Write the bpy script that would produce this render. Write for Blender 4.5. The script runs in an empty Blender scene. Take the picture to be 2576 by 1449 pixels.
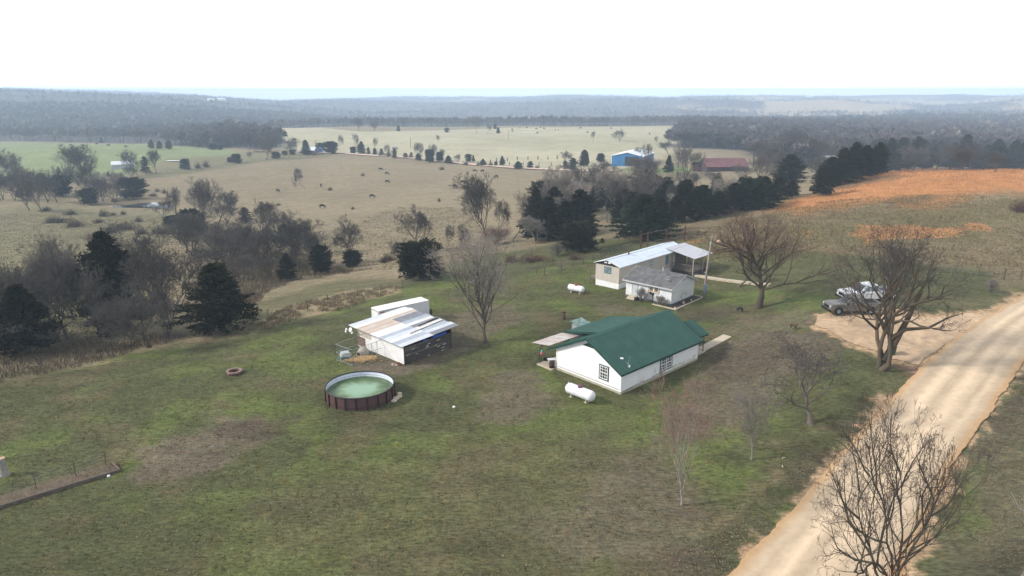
import bpy, bmesh, math, random
import numpy as np
from mathutils import Vector, Matrix

# ------------------------------------------------------------------ camera, sky, sun, exposure
S = bpy.context.scene
COL = S.collection
F, PITCH, CAMH = 1717.0, math.radians(15.9), 28.0        # focal length in pixels of a 2576-wide picture
cam = bpy.data.cameras.new('camera'); cam_o = bpy.data.objects.new('camera', cam); COL.objects.link(cam_o)
cam.sensor_width = 36; cam.lens = 36 * F / 2576; cam.clip_start = 0.5; cam.clip_end = 60000
cam_o.location = (0, 0, CAMH); cam_o.rotation_euler = (math.pi / 2 - PITCH, 0, 0)
S.camera = cam_o
SUN_EL, SUN_AZ = math.radians(33), math.radians(-97)      # azimuth from +Y towards +X
W = bpy.data.worlds.new('World'); S.world = W; W.use_nodes = True
nt = W.node_tree; bg = nt.nodes['Background']
sky = nt.nodes.new('ShaderNodeTexSky'); sky.sky_type = 'NISHITA'; sky.sun_disc = False
sky.sun_elevation = SUN_EL; sky.sun_rotation = SUN_AZ; sky.air_density = 1.0; sky.dust_density = 1.5; sky.ozone_density = 1.5
cloud = nt.nodes.new('ShaderNodeMix'); cloud.data_type = 'RGBA'      # a thin bright overcast over the blue sky
wtc = nt.nodes.new('ShaderNodeTexCoord'); wn = nt.nodes.new('ShaderNodeTexNoise'); wn.inputs['Scale'].default_value = 1.6; wn.inputs['Detail'].default_value = 4
nt.links.new(wtc.outputs['Generated'], wn.inputs['Vector']); wr = nt.nodes.new('ShaderNodeMapRange'); wr.inputs[1].default_value = .3; wr.inputs[2].default_value = .7; wr.inputs[3].default_value = .82; wr.inputs[4].default_value = .96
nt.links.new(wn.outputs[0], wr.inputs[0]); nt.links.new(wr.outputs[0], cloud.inputs[0])
nt.links.new(sky.outputs[0], cloud.inputs[6]); 
wg = nt.nodes.new('ShaderNodeSeparateXYZ'); nt.links.new(wtc.outputs['Generated'], wg.inputs[0]); wh = nt.nodes.new('ShaderNodeMapRange'); wh.interpolation_type = 'SMOOTHSTEP'      # overcast glowing towards the horizon
wh.inputs[1].default_value = .01; wh.inputs[2].default_value = .18; wh.inputs[3].default_value = 24.0; wh.inputs[4].default_value = 6.8; nt.links.new(wg.outputs[2], wh.inputs[0])
wv = nt.nodes.new('ShaderNodeVectorMath'); wv.operation = 'SCALE'; wv.inputs[0].default_value = (.95, .99, 1.06); nt.links.new(wh.outputs[0], wv.inputs['Scale']); nt.links.new(wv.outputs[0], cloud.inputs[7])
nt.links.new(cloud.outputs[2], bg.inputs[0]); bg.inputs[1].default_value = 0.13
sl = bpy.data.lights.new('sun', 'SUN'); sl.energy = 3.6; sl.angle = math.radians(7); sl.color = (1.0, 0.95, 0.88)
so = bpy.data.objects.new('sun', sl); COL.objects.link(so); so.location = (-200, 0, 200)
sd = Vector((math.sin(SUN_AZ) * math.cos(SUN_EL), math.cos(SUN_AZ) * math.cos(SUN_EL), math.sin(SUN_EL)))
so.rotation_euler = sd.to_track_quat('Z', 'Y').to_euler()
S.view_settings.view_transform = 'Standard'; S.view_settings.look = 'None'
S.view_settings.exposure = 0.25; S.view_settings.gamma = 1.0; S.view_settings.use_curve_mapping = False
HAZE_D = .00036
S.render.engine = 'CYCLES'
S.cycles.volume_bounces = 6; S.cycles.max_bounces = 6; S.cycles.diffuse_bounces = 3; S.cycles.use_denoising = True

# ------------------------------------------------------------------ helpers
def tag(o, label=None, cat=None, group=None, kind=None):
    if label: o['label'] = label
    if cat: o['category'] = cat
    if group: o['group'] = group
    if kind: o['kind'] = kind
    return o
def empty(name, loc, rz=0, label=None, cat=None, group=None):
    o = bpy.data.objects.new(name, None); COL.objects.link(o)
    o.location = loc; o.rotation_euler = (0, 0, rz); o.empty_display_size = 0.3
    return tag(o, label, cat, group)
def newmesh(name, V, Fc, m=None, smooth=False):
    me = bpy.data.meshes.new(name); me.from_pydata([tuple(v) for v in V], [], Fc)
    if m: me.materials.append(m)
    if smooth: me.polygons.foreach_set('use_smooth', [True] * len(me.polygons))
    me.update(); return me
def fastmesh(name, V, Q, m=None, smooth=False, col=None, n=4):
    """V (k,3) array, Q (f,n) array of faces, col (k,3) vertex colours"""
    me = bpy.data.meshes.new(name); V = np.asarray(V, np.float32); Q = np.asarray(Q, np.int32)
    me.vertices.add(len(V)); me.vertices.foreach_set('co', V.ravel())
    me.loops.add(Q.size); me.loops.foreach_set('vertex_index', Q.ravel())
    me.polygons.add(len(Q)); me.polygons.foreach_set('loop_start', np.arange(0, Q.size, n, dtype=np.int32))
    me.polygons.foreach_set('loop_total', np.full(len(Q), n, np.int32))
    if smooth: me.polygons.foreach_set('use_smooth', np.ones(len(Q), bool))
    if col is not None:
        a = me.color_attributes.new('col', 'FLOAT_COLOR', 'POINT')
        a.data.foreach_set('color', np.concatenate([col, np.ones((len(col), 1))], 1).astype(np.float32).ravel())
    if m: me.materials.append(m)
    me.update(calc_edges=True); return me
def link(name, me, parent=None, loc=(0, 0, 0)):
    o = bpy.data.objects.new(name, me); COL.objects.link(o); o.location = loc
    if parent: o.parent = parent
    return o
class MB:
    def __init__(s): s.v = []; s.f = []
    def box(s, c, d, rz=0, M=None):
        n = len(s.v); R = M if M is not None else Matrix.Rotation(rz, 3, 'Z')
        for x in (-.5, .5):
            for y in (-.5, .5):
                for z in (-.5, .5):
                    s.v.append(Vector(c) + R @ Vector((x * d[0], y * d[1], z * d[2])))
        for q in ((0, 1, 3, 2), (4, 6, 7, 5), (0, 4, 5, 1), (2, 3, 7, 6), (0, 2, 6, 4), (1, 5, 7, 3)): s.f.append([n + i for i in q])
        return s
    def bb(s, a, b):
        return s.box([(p + q) / 2 for p, q in zip(a, b)], [abs(q - p) for p, q in zip(a, b)])
    def poly(s, pts):
        n = len(s.v); s.v += [Vector(p) for p in pts]; s.f.append(list(range(n, n + len(pts)))); return s
    def prism(s, pts, off):
        """closed polygon pts extruded by the vector off"""
        n = len(s.v); k = len(pts); s.v += [Vector(p) for p in pts] + [Vector(p) + Vector(off) for p in pts]
        s.f.append(list(range(n + k - 1, n - 1, -1))); s.f.append(list(range(n + k, n + 2 * k)))
        for i in range(k): j = (i + 1) % k; s.f.append([n + i, n + j, n + k + j, n + k + i])
        return s
    def tube(s, pts, r, k=6, cap=True):
        pts = [Vector(p) for p in pts]; rs = r if isinstance(r, (list, tuple)) else [r] * len(pts); n = len(s.v)
        for i, p in enumerate(pts):
            d = (pts[min(i + 1, len(pts) - 1)] - pts[max(i - 1, 0)]).normalized()
            a = d.orthogonal().normalized() if abs(d.z) < .999 else Vector((1, 0, 0)); b = d.cross(a)
            for j in range(k):
                t = 2 * math.pi * j / k; s.v.append(p + (a * math.cos(t) + b * math.sin(t)) * rs[i])
        for i in range(len(pts) - 1):
            for j in range(k):
                q = (j + 1) % k; s.f.append([n + i * k + j, n + i * k + q, n + (i + 1) * k + q, n + (i + 1) * k + j])
        if cap:
            s.f.append([n + j for j in range(k)][::-1]); s.f.append([n + (len(pts) - 1) * k + j for j in range(k)])
        return s
    def lathe(s, prof, k=24, c=(0, 0, 0), M=None):
        n = len(s.v); R = M if M is not None else Matrix.Identity(3)
        for (r, z) in prof:
            for j in range(k):
                t = 2 * math.pi * j / k; s.v.append(Vector(c) + R @ Vector((r * math.cos(t), r * math.sin(t), z)))
        for i in range(len(prof) - 1):
            for j in range(k):
                q = (j + 1) % k; s.f.append([n + i * k + j, n + i * k + q, n + (i + 1) * k + q, n + (i + 1) * k + j])
        return s
    def build(s, name, m, parent=None, smooth=False, bevel=0):
        me = newmesh(name, s.v, s.f, m, smooth); o = link(name, me, parent)
        if bevel:
            b = o.modifiers.new('b', 'BEVEL'); b.width = bevel; b.segments = 2; b.limit_method = 'ANGLE'
        return o
def lin(c): return tuple(((x / 255 + .055) / 1.055) ** 2.4 if x > 10 else x / 255 / 12.92 for x in c)

def mat(name, c, rough=.8, c2=None, scale=3., metal=0., bump=0., bscale=20., stripes=None, spec=.3, detail=6, attr=None, mixf=1., coord='Object'):
    """noise-mottled Principled material; stripes=(axis, period, dark colour, width, bump) draws regular seams"""
    m = bpy.data.materials.new(name); m.use_nodes = True; T = m.node_tree; N = T.nodes; L = T.links; P = N['Principled BSDF']
    P.inputs['Roughness'].default_value = rough; P.inputs['Metallic'].default_value = metal
    P.inputs['Specular IOR Level'].default_value = spec
    tc = N.new('ShaderNodeTexCoord'); col = None
    def noise(sc, d=detail):
        n = N.new('ShaderNodeTexNoise'); n.inputs['Scale'].default_value = sc; n.inputs['Detail'].default_value = d; n.inputs['Roughness'].default_value = .65
        L.new(tc.outputs[coord], n.inputs['Vector']); return n
    mx = N.new('ShaderNodeMix'); mx.data_type = 'RGBA'; mx.inputs[6].default_value = (*c, 1); mx.inputs[7].default_value = (*(c2 or tuple(x * .8 for x in c)), 1)
    r = N.new('ShaderNodeMapRange'); r.inputs[1].default_value = .38; r.inputs[2].default_value = .66; r.inputs[4].default_value = mixf
    L.new(noise(scale).outputs[0], r.inputs[0]); L.new(r.outputs[0], mx.inputs[0]); col = mx.outputs[2]
    if attr:
        at = N.new('ShaderNodeAttribute'); at.attribute_name = attr
        m2 = N.new('ShaderNodeMix'); m2.data_type = 'RGBA'; m2.blend_type = 'MULTIPLY'; m2.inputs[0].default_value = 1
        L.new(col, m2.inputs[6]); L.new(at.outputs[0], m2.inputs[7]); col = m2.outputs[2]
    hgt = None
    if stripes:
        ax, per, dark, wd, sb = stripes
        sp = N.new('ShaderNodeSeparateXYZ'); L.new(tc.outputs[coord], sp.inputs[0])
        d = N.new('ShaderNodeMath'); d.operation = 'DIVIDE'; d.inputs[1].default_value = per; L.new(sp.outputs[ax], d.inputs[0])
        fr = N.new('ShaderNodeMath'); fr.operation = 'FRACT'; L.new(d.outputs[0], fr.inputs[0])
        lt = N.new('ShaderNodeMath'); lt.operation = 'LESS_THAN'; lt.inputs[1].default_value = wd; L.new(fr.outputs[0], lt.inputs[0])
        m3 = N.new('ShaderNodeMix'); m3.data_type = 'RGBA'; m3.inputs[7].default_value = (*dark, 1); L.new(lt.outputs[0], m3.inputs[0]); L.new(col, m3.inputs[6]); col = m3.outputs[2]
        hgt = fr.outputs[0]
    L.new(col, P.inputs['Base Color'])
    if bump or (stripes and stripes[4]):
        b = N.new('ShaderNodeBump'); b.inputs['Strength'].default_value = 1
        if stripes and stripes[4]: b.inputs['Distance'].default_value = stripes[4]; L.new(hgt, b.inputs['Height'])
        else: b.inputs['Distance'].default_value = bump; L.new(noise(bscale).outputs[0], b.inputs['Height'])
        L.new(b.outputs[0], P.inputs['Normal'])
    return m

# ------------------------------------------------------------------ noise on numpy arrays
def _h(ix, iy, seed):
    n = (ix.astype(np.int64) * 374761393 + iy.astype(np.int64) * 668265263 + seed * 982451653) & 0xffffffff
    n = ((n ^ (n >> 13)) * 1274126177) & 0xffffffff
    return ((n ^ (n >> 16)) & 0xffff) / 65535.0
def vnoise(x, y, seed=0):
    x = np.asarray(x, float); y = np.asarray(y, float); ix = np.floor(x); iy = np.floor(y); fx = x - ix; fy = y - iy
    fx = fx * fx * (3 - 2 * fx); fy = fy * fy * (3 - 2 * fy)
    a = _h(ix, iy, seed); b = _h(ix + 1, iy, seed); c = _h(ix, iy + 1, seed); d = _h(ix + 1, iy + 1, seed)
    return (a * (1 - fx) + b * fx) * (1 - fy) + (c * (1 - fx) + d * fx) * fy
def fbm(x, y, seed=0, o=4):
    s = 0; a = .5; t = 0
    for i in range(o): s = s + a * vnoise(x * 2 ** i, y * 2 ** i, seed + i * 17); t += a; a *= .5
    return s / t - .5
def smooth(a, b, x):
    t = np.clip((x - a) / (b - a), 0, 1); return t * t * (3 - 2 * t)

# ------------------------------------------------------------------ terrain height
def ray(px, py):
    a = (px - 1288) / F; b = (724.5 - py) / F
    return a, math.cos(PITCH) + b * math.sin(PITCH), -math.sin(PITCH) + b * math.cos(PITCH)
_cp = []   # (az, logD, elev)
def cpx(*rows):
    for px, py, e in rows:
        dx, dy, dz = ray(px, py); t = (e - CAMH) / dz; _cp.append((math.atan2(dx, dy), math.log(t * math.hypot(dx, dy)), e))
def cpd(px, D, e): _cp.append((math.atan2((px - 1288) / F, math.cos(PITCH) + .25 * math.sin(PITCH)), math.log(D), e))
cpx((0, 1449, 0), (600, 1449, 0), (1288, 1449, 0), (1900, 1449, 0), (2576, 1449, .2), (0, 1100, -.3), (600, 1100, 0), (1288, 1100, 0), (2000, 1100, 0), (2576, 1100, .3),
    (0, 945, -1.5), (300, 930, -1), (700, 830, -.8), (905, 870, -.05), (1012, 913, 0), (1130, 860, 0), (905, 1000, 0), (1562, 992, 0), (1385, 925, 0), (1752, 905, 0), (1560, 860, 0), (1492, 722, .1), (1568, 727, .2), (1690, 770, .2), (1600, 745, .2), (1750, 737, .3), (1770, 690, .2), (1220, 860, 0),
    (1910, 770, .8), (2090, 790, 2.5), (2230, 750, 3), (2220, 920, 1.0), (2576, 740, 2.5), (2576, 900, 1.5), (2350, 860, 1.6),
    (200, 850, -3.5), (500, 800, -3), (400, 700, -8), (800, 720, -4), (1050, 700, -2), (0, 750, -8), (200, 620, -12), (600, 600, -11), (900, 600, -10), (1100, 560, -10),
    (1200, 620, -5), (1300, 600, -4), (1450, 630, -.6), (1600, 600, 0), (1800, 550, 1), (2000, 500, 2.5), (2080, 490, 3), (2250, 432, 4.5), (2576, 430, 5), (2576, 550, 4), (2200, 600, 3), (1900, 650, 1.5),
    (400, 517, -16), (100, 520, -15.5), (812, 520, -15), (1160, 460, -14), (1200, 430, -14), (1000, 390, -14.5), (700, 420, -15.5), (1450, 430, -14), (1610, 410, -13), (1820, 410, -11),
    (0, 445, -17), (0, 358, -12), (300, 360, -12.5), (600, 378, -14.5), (640, 390, -15), (620, 325, -9.5), (900, 331, -12), (1200, 334, -12.5), (1400, 322, -12), (1700, 320, -11), (1400, 360, -14), (1750, 350, -12), (400, 460, -17))
for x, e in ((-900, 0), (-400, 0), (2976, 1), (3500, 2), (5000, 2), (-2500, 0)):
    cpd(x, 12, 0); cpd(x, 40, e); cpd(x, 110, e)
for x in (0, 644, 1288, 1932, 2576): cpd(x, 8, 0); cpd(x, 20, 0)
for x in (2250, 2400, 2576, 2900): cpd(x, 300, -4); cpd(x, 500, -13); cpd(x, 850, -16)
cpd(2050, 320, -6); cpd(2000, 600, -14)
for x, d in ((-300, 700), (0, 740), (300, 730), (500, 700)): cpd(x, d, -19)
cols = [-400, 0, 300, 600, 900, 1288, 1700, 2100, 2576, 3000]
for D, row in {1000: (-24, -24, -24, -22, -15, -15.5, -14, -16, -18, -18), 1180: (-24, -24, -24, -26, -24, -25, -22, -20, -20, -20),
               1550: (-8, -8, -9, -20, -36, -38, -34, -26, -22, -22), 2050: (16, 16, 14, -6, -32, -30, -22, -18, -16, -16), 2600: (36, 35, 32, 10, -22, -17, -10, -9, -9, -9),
               3300: (34, 32, 30, 14, -8, -6, 0, 2, 0, 0), 4600: (52, 52, 46, 34, 22, 20, 24, 26, 22, 22), 7500: (96, 96, 82, 66, 56, 56, 58, 60, 58, 58), 15000: (120, 120, 110, 100, 90, 90, 90, 90, 90, 90)}.items():
    for x, e in zip(cols, row): cpd(x, D, e)
_cp = np.array(_cp); _P = np.stack([_cp[:, 0] * 2.2, _cp[:, 1]], 1)
def _phi(a, b): return np.sqrt(((a[:, None, :] - b[None]) ** 2).sum(-1) + .01)
_n = len(_P); _A = np.zeros((_n + 3, _n + 3)); _A[:_n, :_n] = _phi(_P, _P) - np.eye(_n) * .01
_A[:_n, _n] = 1; _A[:_n, _n + 1:] = _P; _A[_n:, :_n] = _A[:_n, _n:].T
_w = np.linalg.solve(_A, np.concatenate([_cp[:, 2], np.zeros(3)]))
_d = ray(385, 517); POND = (_d[0] * (-16 - CAMH) / _d[2], _d[1] * (-16 - CAMH) / _d[2])
_sky = np.array([(-400, 217), (0, 217), (300, 226), (500, 236), (700, 250), (820, 245), (980, 241), (1150, 243), (1288, 239), (1500, 240), (1700, 239), (1850, 237), (2100, 238), (2300, 236), (2576, 238), (3000, 238)], float)
def hraw(x, y):
    x = np.atleast_1d(np.asarray(x, float)); y = np.atleast_1d(np.asarray(y, float)); sh = x.shape; x = x.ravel(); y = y.ravel()
    D = np.hypot(x, y) + 1e-6; az = np.arctan2(x, y); A = np.stack([np.clip(az, -1.2, 1.2) * 2.2, np.log(np.clip(D, 8, 15000))], 1); z = np.empty(len(x))
    for i in range(0, len(x), 40000):
        s = slice(i, i + 40000); z[s] = _phi(A[s], _P) @ _w[:_n] + _w[_n] + A[s] @ _w[_n + 1:]
    w = smooth(1.2, 2.0, np.abs(az)); z = z * (1 - w)
    z += fbm(x / 9, y / 9, 3, 2) * .10 * smooth(30, 70, D) + fbm(x / 60, y / 60, 5, 2) * 1.6 * smooth(110, 260, D) * (1 - smooth(700, 900, D) * .3)
    z += fbm(x / 900, y / 520, 9, 4) * 105 * smooth(1350, 2400, D) + fbm(x / 1900, y / 1300, 19, 3) * 60 * smooth(3500, 6000, D)
    k = 1 - smooth(.75, 1.5, np.hypot((x - POND[0]) / 26, (y - POND[1]) / 17)); z = z * (1 - k) + (-16.0) * k
    pxl = 1288 + np.tan(np.clip(az, -1.1, 1.1)) * F * (math.cos(PITCH) + .285 * math.sin(PITCH)); sk = np.interp(pxl, _sky[:, 0], _sky[:, 1]); b = (724.5 - sk) / F; a = (pxl - 1288) / F
    sl_ = (-math.sin(PITCH) + b * math.cos(PITCH)) / np.hypot(a, math.cos(PITCH) + b * math.sin(PITCH))
    lim = CAMH + (sl_ - np.where(D < 3800, .0040, 0) - .0046 + fbm(az * 14, D / 700, 31, 4) * .0085) * D
    k = smooth(1500, 2200, D); z = np.where(z > lim, z * (1 - k) + lim * k, z)
    return z.reshape(sh)
def T(x, y): return float(hraw(x, y)[0])
def G(px, py):
    """the point of the ground seen at a pixel of the 2576-wide picture"""
    dx, dy, dz = ray(px, py); h = math.hypot(dx, dy)
    ts = np.exp(np.linspace(math.log(18), math.log(14000), 700)) / h
    zz = hraw(dx * ts, dy * ts) - (CAMH + dz * ts); k = np.argmax(zz > 0)
    if not (zz > 0).any(): k = len(ts) - 1
    a, b = ts[max(k - 1, 0)], ts[k]
    for _ in range(3):
        tt = np.linspace(a, b, 12); v = hraw(dx * tt, dy * tt) - (CAMH + dz * tt); j = np.argmax(v > 0) if (v > 0).any() else 11
        a, b = tt[max(j - 1, 0)], tt[j]
    t = (a + b) / 2
    return Vector((dx * t, dy * t, T(dx * t, dy * t)))
def depth(p): return p[1] * math.cos(PITCH) + (CAMH - p[2]) * math.sin(PITCH)
VW = {'D': (0, 0, 1.), 'P1': (0, 191.7, .335), 'P2': (830.6, 191.7, .335), 'P3': (1661, 191.7, .3552), 'P4': (0, 543, .33485), 'Q1': (0, 319.5, .17634), 'Q2': (383.3, 447.2, .19841),
      'Q3': (958.3, 383.3, .22322), 'Q4': (1469.5, 357.8, .2232), 'Q5': (0, 575, .26463), 'Q6': (638.9, 287.5, .17361), 'Q7': (1661.1, 479.2, .24246), 'R4': (1980.6, 638.9, .24254), 'R6': (1597.2, 958.3, .37997)}
def V2(v, x, y): a, b, s = VW[v]; return a + x * s, b + y * s
def GV(v, x, y): return G(*V2(v, x, y))

# ------------------------------------------------------------------ ground sheet with its regions of vegetation
def sdf(px, py, poly):
    """signed distance (inside positive) of points to a polygon"""
    poly = np.asarray(poly, float); d = np.full(px.shape, 1e12); inside = np.zeros(px.shape, bool)
    for i in range(len(poly)):
        a = poly[i]; b = poly[(i + 1) % len(poly)]; ab = b - a
        t = np.clip(((px - a[0]) * ab[0] + (py - a[1]) * ab[1]) / (ab @ ab + 1e-9), 0, 1)
        d = np.minimum(d, (px - a[0] - t * ab[0]) ** 2 + (py - a[1] - t * ab[1]) ** 2)
        c = ((a[1] > py) != (b[1] > py)); inside ^= c & (px < (b[0] - a[0]) * (py - a[1]) / (b[1] - a[1] + 1e-12) + a[0])
    d = np.sqrt(d); return np.where(inside, d, -d)
def wpoly(pts, v='D'): return [tuple(GV(v, *p)[:2]) for p in pts]
LAWN = (.080, .086, .038); LAWN2 = (.102, .125, .040); LITTER = (.135, .112, .080); DARKB = (.078, .060, .044)
TAN = (.215, .178, .112); OLIVE = (.165, .155, .085); GREENF = (.19, .225, .105); PALE = (.36, .335, .225); ORANGE = (.42, .20, .082); STRAW = (.27, .215, .135)
WOODG = (.10, .088, .088); SAND = (.42, .295, .18)
ZONES = [  # colour, edge softness (m), edge noise (m), noise size (m), polygon, strength
    (TAN, 2.5, 5, 8, wpoly([(0, 950), (330, 885), (480, 855), (640, 825), (700, 790), (850, 740), (1000, 722), (1180, 650), (1300, 632), (1450, 640), (1560, 590), (1700, 570), (1900, 530), (2010, 500), (2250, 430), (2576, 425), (2576, 330), (0, 330), (-600, 330), (-600, 1050)]), 1),
    (OLIVE, 8, 14, 20, wpoly([(-300, 520), (100, 515), (420, 530), (440, 570), (300, 640), (420, 760), (330, 840), (0, 900), (-300, 900)]), .8),
    (LAWN, 4, 8, 9, wpoly([(620, 830), (640, 770), (760, 720), (900, 690), (1000, 700), (990, 728), (860, 742)]), .7),
    (LAWN, 3, 8, 9, wpoly([(1130, 690), (1250, 640), (1420, 600), (1500, 600), (1500, 640), (1300, 700), (1150, 740)]), .8),
    (GREENF, 8, 12, 60, wpoly([(-600, 362), (0, 357), (380, 365), (600, 379), (650, 384), (560, 396), (400, 410), (330, 440), (240, 450), (0, 462), (-600, 480)]), 1),
    (OLIVE, 10, 10, 40, wpoly([(430, 400), (620, 385), (820, 380), (830, 389), (640, 410), (440, 440), (330, 450)]), .9),
    (PALE, 8, 10, 60, wpoly([(480, 332), (560, 321), (900, 330), (1288, 321), (1740, 318), (1730, 370), (1660, 400), (1550, 424), (1450, 428), (1300, 420), (1100, 401), (900, 388), (780, 383), (640, 378), (690, 352), (600, 330)]), 1),
    ((.29, .275, .17), 20, 40, 90, wpoly([(1150, 345), (1500, 340), (1700, 350), (1650, 385), (1350, 375)]), .6),
    ((.13, .18, .05), 4, 6, 20, wpoly([(1560, 425), (1730, 418), (1760, 395), (1800, 400), (1780, 432), (1600, 440)]), .9),
    ((.17, .135, .08), 3, 6, 9, wpoly([(1560, 592), (1700, 565), (1900, 530), (2010, 500), (2110, 470), (2250, 428), (2576, 425), (2700, 425), (2900, 900), (2576, 735), (2480, 780), (2300, 770), (2060, 730), (1800, 690), (1780, 620)]), 1),
    ((.13, .125, .055), 3, 12, 8, wpoly([(1700, 600), (2000, 560), (2576, 500), (2576, 600), (2100, 610), (1800, 650)]), .7),
    (LAWN, 2.5, 6, 9, wpoly([(1790, 640), (2050, 630), (2300, 650), (2560, 690), (2480, 775), (2300, 768), (2050, 740), (1800, 700)]), .95),
    (ORANGE, 6, 7, 9, wpoly([(780, 960), (830, 900), (1060, 850), (1250, 780), (1480, 700), (1720, 652), (2100, 650), (2700, 655), (2700, 820), (2300, 850), (1900, 945), (1720, 925), (1560, 900), (1300, 945), (1000, 965)], 'P3'), 1),
    ((.13, .10, .06), 1.5, 5, 5, wpoly([(1560, 920), (1750, 860), (1900, 840), (1850, 880), (1650, 930)], 'P3'), .9),
    ((.13, .10, .06), 1.5, 4, 5, wpoly([(1250, 780), (1500, 705), (1830, 700), (1600, 735), (1350, 800)], 'P3'), .8),
    (STRAW, 1.5, 4, 4, wpoly([(2240, 890), (2280, 840), (2350, 840), (2340, 880)], 'P3'), .9), (STRAW, 1.5, 4, 4, wpoly([(2440, 860), (2450, 835), (2500, 845), (2480, 870)], 'P3'), .9),
    (ORANGE, 1.5, 4, 4, wpoly([(1350, 1120), (1500, 1060), (1750, 1050), (1950, 1090), (2300, 1050), (2300, 1080), (1950, 1120), (1750, 1150), (1560, 1170), (1480, 1200)], 'P3'), .85),
    (ORANGE, 1, 3, 3, wpoly([(1000, 1120), (1080, 1100), (1060, 1130)], 'P3'), .8), (ORANGE, 1, 3, 3, wpoly([(150, 1180), (270, 1160), (260, 1185)], 'P3'), .6),
    (STRAW, .8, 2, 3, wpoly([(640, 830), (700, 780), (850, 735), (990, 715), (1000, 735), (880, 765), (700, 815)]), .8),
    (STRAW, .8, 3, 3, wpoly([(1690, 602), (1730, 590), (1850, 575), (1850, 583), (1740, 603)]), .6),
    ((.108, .096, .052), 5, 7, 7, wpoly([(250, 1500), (500, 1330), (800, 1180), (1150, 1080), (1500, 1100), (1750, 1180), (1700, 1500)]), .62),
    (LITTER, 1, 3, 3, wpoly([(355, 1195), (365, 1130), (480, 1085), (590, 1050), (680, 1040), (690, 1075), (560, 1130), (490, 1185)]), .95),
    (DARKB, .8, 2, 2, wpoly([(560, 1080), (640, 1055), (760, 1050), (720, 1080), (620, 1110)]), .7),
    (LITTER, 1, 2.5, 2.5, wpoly([(1180, 1040), (1260, 930), (1330, 920), (1370, 1000), (1350, 1060), (1250, 1070)]), .8),
    (LITTER, .8, 1.5, 2, wpoly([(850, 920), (900, 880), (1010, 915), (1140, 860), (1180, 880), (1040, 940), (930, 945)]), .95),
    (LITTER, 1, 2.5, 2.5, wpoly([(1120, 860), (1130, 790), (1280, 770), (1310, 800), (1260, 840), (1180, 870)]), .75),
    (LITTER, 1.5, 3, 3, wpoly([(1640, 1120), (1660, 1060), (1740, 940), (1790, 880), (1900, 830), (2090, 850), (2150, 920), (1990, 960), (1900, 1060), (1760, 1120)]), .85),
    (DARKB, 1, 3, 3, wpoly([(1780, 900), (1930, 870), (2000, 900), (1880, 960), (1740, 1000)]), .55),
    (DARKB, 1, 2.5, 3, wpoly([(1660, 800), (1720, 770), (1850, 760), (1870, 790), (1740, 810)]), .6),
    (LITTER, 1, 2.5, 3, wpoly([(1500, 790), (1490, 760), (1650, 775), (1660, 800)]), .6), (LITTER, 1, 2.5, 3, wpoly([(1760, 830), (1830, 810), (2000, 780), (2080, 800), (1950, 850)]), .6),
    (LITTER, 2, 4, 4, wpoly([(1380, 1449), (1480, 1250), (1560, 1100), (1700, 1120), (1750, 1300), (1690, 1449)]), .7),
    (DARKB, 1.5, 2.5, 2, wpoly([(1500, 1470), (1750, 1350), (2080, 1130), (2180, 1000), (2220, 1010), (2100, 1160), (1850, 1430), (1830, 1470)]), .6),
    ((.17, .145, .08), .5, .8, 2, wpoly([(360, 985), (600, 900), (760, 740), (960, 600), (970, 640), (790, 790), (640, 940), (400, 1040)], 'R6'), .55),
    ((.115, .105, .062), 2, 4, 4, wpoly([(2330, 1480), (2430, 1130), (2576, 920), (2900, 700), (3200, 1480)]), .9),
    (DARKB, 1, 3, 2, wpoly([(2440, 1150), (2500, 1060), (2576, 950), (2600, 1020), (2500, 1150)]), .6),
    (SAND, .5, 1.3, 1.0, wpoly([(1800, 1480), (1990, 1270), (2100, 1150), (2190, 1050), (2210, 985), (2290, 935), (2180, 895), (2050, 830), (2040, 800), (2180, 765), (2350, 790), (2470, 780), (2576, 735), (2900, 600), (2900, 750), (2576, 925), (2470, 1075), (2420, 1150), (2290, 1480)]), .95),
    ((.17, .105, .085), .8, 1.5, 1.5, wpoly([(2180, 930), (2250, 910), (2330, 935), (2310, 960), (2240, 990)]), .75),
    (LAWN, 1, 2, 2, wpoly([(2060, 905), (2130, 880), (2230, 905), (2280, 935), (2260, 985), (2150, 990)]), .9),
]
WOODZ = [wpoly([(-900, 340), (0, 354), (380, 361), (600, 376), (690, 383), (700, 358), (640, 344), (560, 329), (480, 320), (480, 300), (-900, 300)]),
         wpoly([(1740, 316), (1690, 348), (1700, 372), (1780, 376), (1890, 378), (1905, 412), (1990, 425), (2100, 410), (2200, 395), (2330, 385), (2700, 385), (3100, 380), (3100, 310)])]
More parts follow.
